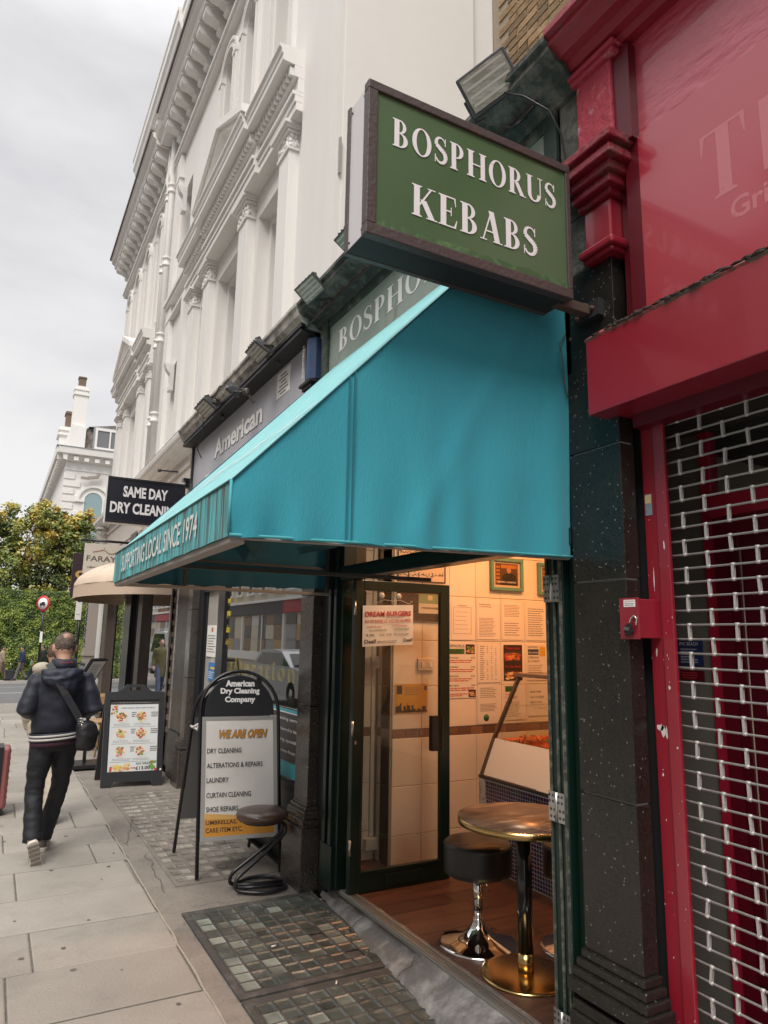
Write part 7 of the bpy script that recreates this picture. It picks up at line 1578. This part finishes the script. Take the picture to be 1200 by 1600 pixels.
def picture(label, x0, x1, z0, z1, cap_):
    p = thing('picture_frame', label, 'picture', ((x0+x1)/2, YW, (z0+z1)/2), 'turquoise picture frames high on the wall'); f = MB(); t = .027; y0, y1 = YW-.028, YW
    f.box(x0, x1, y0, y1, z0, z0+t); f.box(x0, x1, y0, y1, z1-t, z1); f.box(x0, x0+t, y0, y1, z0+t, z1-t); f.box(x1-t, x1, y0, y1, z0+t, z1-t); f.build('frame', mat('turquoise_frame', (.10, .25, .21), .5), p, bev=.003)
    MB().box(x0+t, x1-t, YW-.012, YW-.008, z0+t, z1-t).build('mount', mat('mount_cream', (.55, .47, .36), .6), p)
    g = MB(); a0, a1, b0, b1 = x0+t+.022, x1-t-.022, z0+t+.018, z1-t-.015; yy = YW-.0125; ms = [mat('photo_brown', (.09, .04, .02), .5), mat('photo_black', (.012, .011, .012), .5), mat('photo_skin', (.40, .22, .13), .5), mat('photo_amber', (.40, .17, .04), .5)]
    g.mi = 0; g.quad((a0, yy, b0), (a1, yy, b0), (a1, yy, b1), (a0, yy, b1)); w_, h_ = a1-a0, b1-b0
    for k in range(5): g.mi = 3; g.quad((a0+w_*.03, yy-.0003, b0+h_*(.1+.17*k)), (a0+w_*.2, yy-.0003, b0+h_*(.1+.17*k)), (a0+w_*.2, yy-.0003, b0+h_*(.2+.17*k)), (a0+w_*.03, yy-.0003, b0+h_*(.2+.17*k)))
    g.mi = 3; g.quad((a0+w_*.25, yy-.0003, b0+h_*.78), (a1-w_*.05, yy-.0003, b0+h_*.78), (a1-w_*.05, yy-.0003, b1-h_*.06), (a0+w_*.25, yy-.0003, b1-h_*.06))
    g.mi = 1; g.add([(a0+w_*x_, yy-.0006, b0+h_*z_) for x_, z_ in ((.25, .0), (.95, .0), (.9, .45), (.72, .56), (.5, .56), (.32, .45))], [tuple(range(6))])
    g.mi = 2; g.add([(a0+w_*.6+w_*.10*math.cos(j*PI/6), yy-.0009, b0+h_*.68+h_*.13*math.sin(j*PI/6)) for j in range(12)], [tuple(range(11, -1, -1))])
    g.build('photo', ms, p); word('caption', cap_, letter_m, p, ((a0+a1)/2, YW-.0145, b0+h_*.08), (1, 0, 0), Z, w=w_*.8, h=h_*.1, bold=.01, center=True)
    MB().quad((x0+t, YW-.018, z0+t), (x1-t, YW-.018, z0+t), (x1-t, YW-.018, z1-t), (x0+t, YW-.018, z1-t)).build('glass', glassc_m, p)
picture('turquoise framed photo of a person in black, whole, high on the tiled wall', 3.40, 3.725, 2.045, 2.305, 'JAMES HARRIS')
picture('turquoise framed photo cut off by the folded green door leaves', 3.885, 4.21, 2.03, 2.295, 'FATIMA')
# paper sign hung on suction hooks in the door leaf glass
dr_ = thing('hanging_notice', 'tilted white paper burger offer hanging from suction hooks inside the door glass', 'notice', (2.27, 4.09, 1.75))
def DP(s, t, d=0): return V((2.085+s*.378+t*-.002, 4.072-d, 1.60+t*.262+s*.018))
n_ = 10; m = MB(); vs = [DP(i/n_, j/6, .004*math.sin(i*.8)) for j in range(7) for i in range(n_+1)]
m.add(vs, [(j*(n_+1)+i, j*(n_+1)+i+1, (j+1)*(n_+1)+i+1, (j+1)*(n_+1)+i) for j in range(6) for i in range(n_)], True); m.build('paper', paper_m, dr_)
du = (DP(1, 0)-DP(0, 0)).normalized()
word('heading', 'DREAM BURGERS', inkr_m, dr_, DP(.04, .72, .007), du, Z, w=.345, h=.034, bold=.03)
word('line', 'BUY ANY BURGER, GET A SECOND HALF PRICE.', inkr_m, dr_, DP(.04, .55, .007), du, Z, w=.345, h=.026, bold=.01)
word('line', 'Lamb Burger', inkr_m, dr_, DP(.08, .44, .007), du, Z, w=.11, h=.016); word('line', 'CHICKEN Burger', inkr_m, dr_, DP(.56, .45, .007), du, Z, w=.12, h=.016)
word('line', 'HALLOUMI BURGER', mat('green_ink', (.05, .14, .05), .6), dr_, DP(.12, .36, .007), du, Z, w=.13, h=.014); word('line', 'VEGETARIAN BURGER', MATS['green_ink'], dr_, DP(.60, .37, .007), du, Z, w=.12, h=.014)
word('line', '9.95', ink_m, dr_, DP(.06, .24, .007), du, Z, w=.06, h=.016); word('line', '2 for 14.50   Mix N Match!', ink_m, dr_, DP(.32, .24, .007), du, Z, w=.22, h=.016)
word('line', 'Deal!', ink_m, dr_, DP(.03, .07, .007), du, Z, w=.085, h=.026, bold=.02); word('line', 'Deal!', ink_m, dr_, DP(.80, .08, .007), du, Z, w=.07, h=.022, bold=.02)
q = MB(); print_lines(q, DP(.28, .06, .007), du, Z, .18, .018, 2); q.build('print', inkg_m, dr_)
for x_ in (2.235, 2.365):
    MB().lathe((x_, 4.098, 1.935), [(.0001, .008), (.020, .006), (.023, 0)], 16, axis=(0, -1, 0)).build('suction_cup', mat('cloudy_plastic', (.45, .42, .38), .2), dr_)
MB().tube([(2.15, 4.07, 1.865), (2.235, 4.07, 1.905), (2.30, 4.07, 1.900), (2.365, 4.07, 1.908), (2.43, 4.07, 1.885), (2.455, 4.07, 1.905)], .0018, 5).build('string', mat('string', (.5, .45, .4), .8), dr_)
# ------------------------------------------------------------------ people
skin_m = mat('skin', (.45, .25, .175), .5, var=(20, .4, (.50, .29, .21)))
def limb(mb, pts, rad, n=12): mb.tube(pts, rad, n)
def person(label, base, J, mats_, voxel=.012, det=True, s=1.0, hair=True, cat='person', coat=0, hem=None, face=None):
    """J: joints in world metres; head (centre), neck, sh (l, r), el, wr, hip, knee, ankle, toe pairs"""
    p = thing('person', label, cat, base)
    hd, nk, chest = V(J['head']), V(J['neck']), V(J['chest']); pel = V(J['pelvis']); fwd = V(J['fwd']).normalized(); side = V((0, 0, 1)).cross(fwd)  # side = left
    rad = .078*s
    b = MB(); rot = Matrix((side, fwd, V((0, 0, 1)))).transposed(); fw_ = V(J.get('look', J['fwd'])).normalized()
    sd2 = V((0, 0, 1)).cross(fw_).normalized(); up2 = fw_.cross(sd2)*-1 if fw_.cross(sd2).z < 0 else fw_.cross(sd2); rh = Matrix((sd2, fw_, up2)).transposed()
    b.ell(hd, .076*s, .094*s, .115*s, 18, 12, rh); b.ell(hd-up2*.055*s+fw_*.02*s, .055*s, .066*s, .062*s, 14, 9, rh)
    b.ell(hd-up2*.015*s+fw_*.098*s, .013*s, .020*s, .024*s, 8, 6, rh); b.ell(hd-up2*.05*s+fw_*.085*s, .026*s, .012*s, .009*s, 8, 6, rh)
    b.ell(hd+up2*.022*s+fw_*.080*s, .055*s, .014*s, .012*s, 8, 6, rh)
    for e in (-1, 1): b.ell(hd+sd2*e*.082*s-up2*.008*s-fw_*.008*s, .012*s, .022*s, .036*s, 8, 6, rh)
    limb(b, [hd-up2*.05*s-fw_*.02*s, nk.lerp(hd, .3), nk-V((0, 0, .04*s))], [.058*s, .056*s, .066*s])
    b.loft([(nk-V((0, 0, .03)), side*.09*s, fwd*.06*s), (chest, side*.15*s, fwd*.09*s), (chest.lerp(pel, .6), side*.13*s, fwd*.085*s), (pel, side*.14*s, fwd*.09*s)])
    for i in (0, 1):
        limb(b, [V(J['sh'][i]), V(J['el'][i])], [.042*s, .036*s]); limb(b, [V(J['el'][i]), V(J['wr'][i])], [.036*s, .026*s])
        d = (V(J['wr'][i])-V(J['el'][i])).normalized(); hnd = J.get('hand', [None, None])[i]; d = V(hnd).normalized() if hnd else d
        w = V(J['wr'][i]); a = d.cross(V((0, 0, 1))); a = a.normalized() if a.length > .2 else fwd.copy(); c_ = d.cross(a)
        b.obox(w+d*.05*s, d, a, c_, .045*s, .036*s, .014*s)
        for k in range(4):
            o = w+d*.09*s+a*(-.027+.018*k)*s; ln = (.062, .072, .068, .054)[k]*s; limb(b, [o-d*.02*s, o+d*ln*.5+c_*.008*s, o+d*ln+c_*.026*s], [.0095*s, .009*s, .0075*s], 7)
        limb(b, [w+d*.02*s+a*.03*s, w+d*.05*s+a*.055*s, w+d*.085*s+a*.060*s], [.011*s, .011*s, .009*s], 7)
        limb(b, [V(J['hip'][i]), V(J['knee'][i])], [.07*s, .05*s]); limb(b, [V(J['knee'][i]), V(J['ankle'][i])], [.048*s, .035*s])
        limb(b, [V(J['ankle'][i]), V(J['toe'][i])], [.034*s, .026*s])
    fuse(b, 'body', mats_['skin'], p, voxel=min(voxel, .0085) if det else voxel, smooth=2)
    # trousers
    t = MB(); kt = J.get('leg', 1.0)
    for i in (0, 1):
        h_, k_, a_ = V(J['hip'][i]), V(J['knee'][i]), V(J['ankle'][i])
        limb(t, [h_+V((0, 0, .04)), h_.lerp(k_, .35), h_.lerp(k_, .75), k_, k_.lerp(a_, .4), k_.lerp(a_, .8), a_+(k_-a_).normalized()*.0], [.105*s*kt, .102*s*kt, .082*s*kt, .076*s*kt, .074*s*kt, .073*s*kt, .078*s*kt], 14)
    t.loft([(pel+V((0, 0, .11*s)), side*.155*s, fwd*.11*s), (pel+V((0, 0, .02*s)), side*.172*s, fwd*.125*s), (pel-V((0, 0, .07*s)), side*.165*s, fwd*.12*s), (pel-V((0, 0, .13*s)), side*.12*s, fwd*.09*s)])
    tr = fuse(t, 'trousers', mats_['trousers'], p, voxel=voxel, smooth=4, amp=.0065 if det else .004, nscale=7, stretch=(1.2, 1.2, 2.6))
    # jacket or coat
    j = MB(); z0 = hem if hem is not None else pel.z-.02
    cb = V((pel.x, pel.y, z0)); jw = J.get('jw', 1.0)
    j.loft([(cb, side*.175*s*jw, fwd*.135*s), (cb.lerp(chest, .12), side*.185*s*jw, fwd*.145*s), (cb.lerp(chest, .5), side*.180*s*jw, fwd*.145*s), (chest, side*.195*s*jw, fwd*.145*s), (chest.lerp(nk, .45), side*.185*s*jw, fwd*.13*s), (chest.lerp(nk, .8), side*.12*s, fwd*.095*s), (nk+V((0, 0, .01)), side*.078*s, fwd*.08*s)], 24)
    for i in (0, 1):
        a0, a1, a2 = V(J['sh'][i]), V(J['el'][i]), V(J['wr'][i])
        limb(j, [a0.lerp(chest, .25)+V((0, 0, .0)), a0, a0.lerp(a1, .5), a1, a1.lerp(a2, .4), a1.lerp(a2, .85), a1.lerp(a2, .97)], [.070*s, .070*s, .068*s, .066*s, .060*s, .050*s, .046*s], 14)
    fuse(j, 'jacket' if not coat else 'coat', mats_['jacket'], p, voxel=voxel, smooth=4, amp=.010 if det else .005, nscale=5.5, stretch=(1, 1, 1.7))
    if hair:
        h = MB(); h.ell(hd+up2*.020*s-fw_*.012*s, .080*s, .091*s, .099*s, 22, 14, rh)
        me = fuse(h, 'hair', mats_['hair'], p, voxel=.008 if det else .014, smooth=0, amp=.006, nscale=60)
        # keep the face clear: drop hair in front of and below the hairline
        bm = bmesh.new(); bm.from_mesh(me.data); o = V(ORG[p.name]); kill = []
        for v in bm.verts:
            q = v.co+o-hd; f_, u_2 = q.dot(fw_), q.dot(up2)
            if (f_ > .052*s and u_2 < .062*s) or (f_ > -.02*s and u_2 < -.0*s and abs(q.dot(sd2)) > .0) or u_2 < -.075*s: kill.append(v)
        bmesh.ops.delete(bm, geom=kill, context='VERTS'); bm.to_mesh(me.data); bm.free()
    for e in (-1, 1):
        if face: MB().ell(hd+sd2*e*.030*s+up2*.008*s+fw_*.088*s, .012*s, .006*s, .007*s, 8, 6, rh).build('eye', ink_m, p)
    # shoes
    for i in (0, 1):
        a_, t_ = V(J['ankle'][i]), V(J['toe'][i]); d = (t_-a_); sole_n = J.get('sole', [(0, 0, -1), (0, 0, -1)])[i]; sn = V(sole_n).normalized()
        dd = V(J.get('fdir', [fwd, fwd])[i]).normalized(); sd3 = dd.cross(sn).normalized(); heel = a_-dd*.045*s+sn*.065*s; fs = s; s = s*J.get('fs', 1)
        o = [(-.0, .030), (.05, .034), (.12, .034), (.18, .043), (.24, .040), (.268, .022)]
        up_m = MB(); rings = []
        for k, (l, w_) in enumerate(o):
            c_ = heel+dd*l*s; h_ = (.050, .056, .050, .034, .024, .014)[k]*s
            rings.append((c_-sn*h_*.8, sd3*w_*s*.95, sn*h_*.85))
        up_m.loft(rings, 14); up_m.build('shoe', mats_['shoe'], p)
        sl_ = MB(); pl = [heel+dd*l*s+sd3*w_*s for l, w_ in o]+[heel+dd*l*s-sd3*w_*s for l, w_ in reversed(o)]; pl = [heel-dd*.012*s+sd3*.018*s]+pl+[heel-dd*.012*s-sd3*.018*s]
        sl_.slab(pl, sn*.026*s); so_ = sl_.build('sole', mats_['sole'], p, bev=.004, recalc=True)
        if det:
            g = MB()
            for k in range(8):
                l = .015+k*.031; w_ = .026 if 2 < k < 4 else .032
                g.obox(heel+dd*l*s+sn*.0275*s, sd3, dd, sn, w_*s, .009*s, .003*s)
            g.build('tread', mats_['tread'], so_)
        s = fs
    return p
nav = mat('navy_jacket_cloth', (.0045, .007, .018), .62, bump=(120, .15), sheen=.1); trm = mat('navy_trouser_cloth', (.006, .007, .011), .7, bump=(160, .2))
cream = mat('cream_stripe', (.50, .48, .46), .7)
man = person('man in navy hooded jacket and dark trousers walking away with a black crossbody bag', (.48, 6.15, 0), dict(
    head=(.515, 6.19, 1.545), neck=(.515, 6.13, 1.415), chest=(.515, 6.12, 1.24), pelvis=(.50, 6.13, .90), fwd=(-.03, 1, 0), look=(.0, 1, -.16), fs=1.16, jw=1.0, leg=.88,
    sh=[(.345, 6.12, 1.305), (.685, 6.12, 1.305)], el=[(.275, 6.05, 1.085), (.755, 6.05, 1.085)], wr=[(.375, 6.30, 1.02), (.66, 6.30, 1.02)], hand=[(.6, .7, 0), (-.6, .7, 0)],
    hip=[(.425, 6.13, .86), (.58, 6.13, .86)], knee=[(.392, 6.14, .49), (.578, 6.27, .48)], ankle=[(.405, 6.00, .155), (.50, 6.34, .095)], toe=[(.455, 6.07, .03), (.515, 6.50, .03)],
    fdir=[(.22, .32, -.93), (.1, 1, -.03)], sole=[(.10, -.93, -.34), (0, -.03, -1)]),
    dict(skin=skin_m, trousers=trm, jacket=nav, hair=mat('greying_brown_hair', (.12, .085, .066), .8, bump=(220, 1), stain=(40, .5, .65, (.18, .15, .125))), shoe=mat('grey_suede', (.16, .145, .13), .8), sole=mat('pale_foam_sole', (.55, .50, .44), .7), tread=mat('taupe_tread', (.22, .185, .155), .8)), voxel=.010, hem=.905)
# thinning crown, collar, hood, striped hem, shirt tail
MB().ell((.517, 6.150, 1.613), .045, .045, .044, 14, 8).build('bald_patch', mat('scalp', (.33, .19, .14), .5), man)
m = MB(); m.loft([((.515, 6.125, 1.375), (.105, 0, 0), (0, .095, 0)), ((.515, 6.125, 1.41), (.098, 0, 0), (0, .09, 0)), ((.515, 6.12, 1.455), (.090, 0, .0), (0, .082, .01)), ((.515, 6.122, 1.46), (.078, 0, 0), (0, .070, .01))], 24); m.build('collar', nav, man)
rc_ = random.Random(2); m = MB()
for k in range(9):
    a = -2.05+k*.115+(.06 if k > 3 else 0); x_ = .515+.095*math.cos(a); y_ = 6.123+.087*math.sin(a)
    m.tube([(x_, y_, 1.432+.006*rc_.random()), (x_+.006, y_-.0005, 1.424+.014*rc_.random()), (x_+.010, y_, 1.43)], .0016, 4)
m.build('collar_embroidery', mat('red_thread', (.60, .06, .07), .6), man)
m = MB(); m.loft([((.505, 6.02, 1.385), (.155, 0, 0), (0, .075, 0)), ((.495, 6.0, 1.32), (.15, 0, .0), (0, .085, 0)), ((.505, 5.985, 1.25), (.115, 0, -.03), (0, .06, 0)), ((.53, 5.99, 1.20), (.06, 0, -.03), (0, .03, 0))], 22)
fuse(m, 'hood', mat('hood_cloth', (.009, .013, .027), .6, bump=(120, .15)), man, voxel=.012, smooth=3, amp=.014, nscale=11, stretch=(1, 1, 2))
for z_, mm, hh in ((.893, cream, .0075), (.868, cream, .0075)): MB().loft([((.50, 6.13, z_-hh), (.186, 0, .012), (0, .146, 0)), ((.50, 6.13, z_+hh), (.187, 0, .012), (0, .147, 0))], 30).build('hem_stripe', mm, man)
MB().loft([((.50, 6.13, .848), (.178, 0, .012), (0, .138, 0)), ((.50, 6.13, .912), (.183, 0, .012), (0, .143, 0))], 30).build('hem_band', nav, man)
MB().loft([((.50, 6.13, .815), (.172, 0, .01), (0, .132, 0)), ((.50, 6.13, .85), (.174, 0, .01), (0, .134, 0))], 30).build('shirt_tail', mat('plum_shirt', (.045, .014, .030), .8), man)
# bag and strap
bg_ = thing('crossbody_bag', 'small black crossbody bag hanging at the right hip of the walking man', 'bag', (.70, 6.0, .95))
strap = mat('grey_black_webbing', (.030, .030, .034), .7, bump=(200, .3))
m = MB(); P0 = [V((.40, 6.06, 1.425)), V((.425, 5.965, 1.385)), V((.47, 5.925, 1.30)), V((.53, 5.925, 1.20)), V((.60, 5.945, 1.09)), V((.655, 5.965, 1.00))]
for a, b in zip(P0, P0[1:]): m.bar(a, b+(b-a)*.04, .040, .004, upv=(0, 0, 1)) if False else m.add([a+V((-.022, 0, -.012)), a+V((.022, 0, .012)), b+V((.022, 0, .012)), b+V((-.022, 0, -.012)), a+V((-.022, .006, -.012)), a+V((.022, .006, .012)), b+V((.022, .006, .012)), b+V((-.022, .006, -.012))], [(0, 1, 2, 3), (7, 6, 5, 4), (0, 3, 7, 4), (1, 5, 6, 2)])
m.build('strap', strap, bg_)
m = MB(); m.loft([((.705, 5.99, .775), (.055, .01, 0), (0, .045, 0)), ((.71, 5.985, .80), (.075, .015, 0), (0, .06, 0)), ((.715, 5.985, .90), (.085, .015, 0), (0, .065, 0)), ((.70, 5.99, .97), (.075, .01, 0), (0, .055, 0)), ((.69, 5.99, .995), (.045, .01, 0), (0, .035, 0))], 16)
fuse(m, 'body', mat('black_nylon', (.010, .010, .012), .55, bump=(140, .2)), bg_, voxel=.010, smooth=1, amp=.006, nscale=14)
m = MB(); 
for dz in (0, .022): m.tube([(.632, 5.935, .985+dz), (.672, 5.93, .992+dz), (.674, 5.93, 1.004+dz), (.634, 5.935, .997+dz)], .0022, 5, closed=True)
m.tube([(.655, 5.925, .985), (.67, 5.92, .96), (.665, 5.92, .945)], .002, 5); m.build('buckle', chrome_m, bg_)
# woman in beige ahead of him
wm_ = dict(skin=skin_m, trousers=mat('beige_trousers', (.45, .39, .31), .8), jacket=mat('beige_coat', (.42, .37, .29), .85, bump=(60, .4)), hair=mat('brown_hair', (.10, .055, .035), .6, bump=(90, .6)), shoe=mat('white_shoe', (.60, .56, .50), .7), sole=mat('pale_foam_sole', (.55, .50, .44)), tread=MATS['taupe_tread'])
X0, Y0 = .515, 7.25
person('woman in beige coat walking just ahead, mostly hidden by the man in navy', (X0, Y0, 0), dict(
    head=(X0+.035, Y0+.03, 1.46), neck=(X0+.02, Y0, 1.335), chest=(X0, Y0, 1.17), pelvis=(X0, Y0, .84), fwd=(0, 1, 0), look=(.55, .8, -.1), jw=.72,
    sh=[(X0-.10, Y0, 1.27), (X0+.15, Y0, 1.25)], el=[(X0-.165, Y0-.03, 1.0), (X0+.18, Y0, 1.0)], wr=[(X0-.14, Y0+.02, .80), (X0+.16, Y0+.12, .85)], hand=[(.35, .1, -.9), None],
    hip=[(X0-.03, Y0, .82), (X0+.08, Y0, .82)], knee=[(X0-.02, Y0+.12, .45), (X0+.09, Y0+.02, .45)], ankle=[(X0-.03, Y0+.22, .09), (X0+.10, Y0-.12, .12)], toe=[(X0-.03, Y0+.36, .03), (X0+.12, Y0+.02, .03)]), wm_, voxel=.014, hem=.78, coat=1)
MB().ell((X0-.085, Y0-.03, 1.335), .085, .07, .06, 14, 9).build('hood', wm_['jacket'], bpy.data.objects['person.001'])
def far_person(x, y, hd_, label, cj, ct, chair=None, hgt=1.74, phase=1, coat=0):
    zb = slope_z(y); k = hgt/1.74; f = V((math.cos(hd_), math.sin(hd_), 0)); s_ = V((0, 0, 1)).cross(f)
    def P(a, b, z): q = f*a*k+s_*b*k; return (x+q.x, y+q.y, zb+z*k)
    ms = dict(skin=skin_m, trousers=ct, jacket=cj, hair=chair or mat('black_hair', (.012, .010, .010), .6), shoe=mat('dark_shoe', (.03, .025, .022), .5), sole=mat('dark_sole', (.04, .035, .03), .7), tread=mat('taupe_tread', (.2, .2, .2)))
    return person(label, (x, y, zb), dict(head=P(.02, 0, 1.62), neck=P(0, 0, 1.49), chest=P(0, 0, 1.31), pelvis=P(0, 0, .95), fwd=tuple(f), jw=.95,
        sh=[P(0, .17, 1.41), P(0, -.17, 1.41)], el=[P(-.06*phase, .21, 1.14), P(.06*phase, -.21, 1.14)], wr=[P(.04*phase, .21, .90), P(.14*phase, -.20, .92)],
        hip=[P(0, .08, .91), P(0, -.08, .91)], knee=[P(.16*phase, .08, .50), P(-.02*phase, -.08, .49)], ankle=[P(.24*phase, .08, .09), P(-.26*phase, -.08, .14)], toe=[P(.38*phase, .08, .03), P(-.12*phase, -.08, .03)]), ms, voxel=.022, det=False, s=k, hem=zb+(.90 if not coat else .55)*k, coat=coat)
far_person(1.47, 41.45, PI*.97, 'distant man in navy jumper and grey trousers walking left in front of the hedge', mat('navy_knit', (.014, .025, .07), .8), mat('grey_flannel', (.13, .115, .11), .8))
far_person(2.45, 41.9, PI*.9, 'distant man in long black coat standing by the road sign pole', mat('black_coat', (.012, .012, .014), .8), mat('black_trousers', (.01, .01, .012), .8), coat=1, hgt=1.82)
far_person(.55, 41.5, 0.05, 'distant person in pale tan coat at the left edge pulling a case', mat('tan_coat', (.30, .23, .16), .8), mat('tan_trousers', (.16, .12, .09), .8))
far_person(1.98, 42.2, PI*.8, 'distant child in bright patterned top between the two men', mat('patchwork_top', (.50, .25, .10), .8, stain=(7, .48, .52, (.06, .22, .12))), mat('denim', (.06, .08, .14), .8), hgt=1.15)
far_person(-.5, 23, -PI/2, 'passer-by in olive coat with green bag, seen only in the restaurant glass', mat('olive_coat', (.10, .09, .035), .8), mat('denim', (.06, .08, .14), .8), coat=1)
far_person(-9.9, 21, PI/2, 'passer-by in dark clothes by the kerb, seen only as a window reflection', mat('dark_anorak', (.03, .03, .035), .8), mat('black_trousers', (.01, .01, .012), .8))
gb = MB(); gb.lathe((-.78, 22.95, .95+slope_z(23)), [(.0001, -.04), (.2, -.04), (.22, 0), (.2, .04), (.0001, .04)], 20, axis=(1, 0, 0)); solo(gb, 'round_green_bag', mat('bright_green', (.02, .35, .12), .5), 'round bright green bag carried by the passer-by in olive', 'bag', (-.78, 22.95, 0))
# suitcases
def suitcase(x0, x1, y0, y1, z0, z1, label, shell, strapm=None, ribs=7, wl=.03):
    t = thing('suitcase', label, 'suitcase', ((x0+x1)/2, (y0+y1)/2, z0)); zb = z0+wl*1.8
    MB().box(x0, x1, y0, y1, zb, z1).build('shell', shell, t, bev=.03, seg=4)
    m = MB()
    for k in range(ribs):
        xx = x0+(x1-x0)*(k+.5)/ribs; m.box(xx-.008, xx+.008, y0-.004, y1+.004, zb+.04, z1-.04)
    for k in range(9): zz = zb+.04+(z1-zb-.08)*k/8; m.box(x1-.002, x1+.004, y0+.03, y1-.03, zz-.008, zz+.008)
    m.build('rib', shell, t, bev=.003)
    m = MB(); m.box((x0+x1)/2-.006, (x0+x1)/2+.006, y0-.003, y1+.003, zb, z1+.003); m.build('zip', black_m, t)
    if strapm: MB().box(x1-.11, x1-.06, y0-.008, y1+.008, zb-.004, z1+.008).build('luggage_strap', strapm, t)
    for a in (x0+.04, x1-.04):
        for b in (y0+.04, y1-.04):
            w = MB(); w.lathe((a, b, z0+wl), [(.6*wl, -.018), (wl, -.014), (wl, .014), (.6*wl, .018)], 14, axis=(1, 0, 0)); w.box(a-.012, a+.012, b-.01, b+.02, z0+wl, zb+.01); w.build('wheel', rubber_m, t)
    h = MB(); h.tube([((x0+x1)/2, y0+.06, z1), ((x0+x1)/2, y0+.06, z1+.35), ((x0+x1)/2, y1-.06, z1+.35), ((x0+x1)/2, y1-.06, z1)], .008, 6); h.build('handle', steel_m, t)
suitcase(-.18, .262, 7.62, 7.90, 0, .60, 'dusty pink ribbed suitcase with black strap at the left edge of the pavement', mat('dusty_pink_shell', (.26, .085, .085), .35), black_m)
suitcase(.80, 1.15, 41.5, 41.75, slope_z(41.5), slope_z(41.5)+.55, 'small dark wheeled case on the far pavement beside the tan coat', mat('dark_case', (.03, .028, .035), .6))
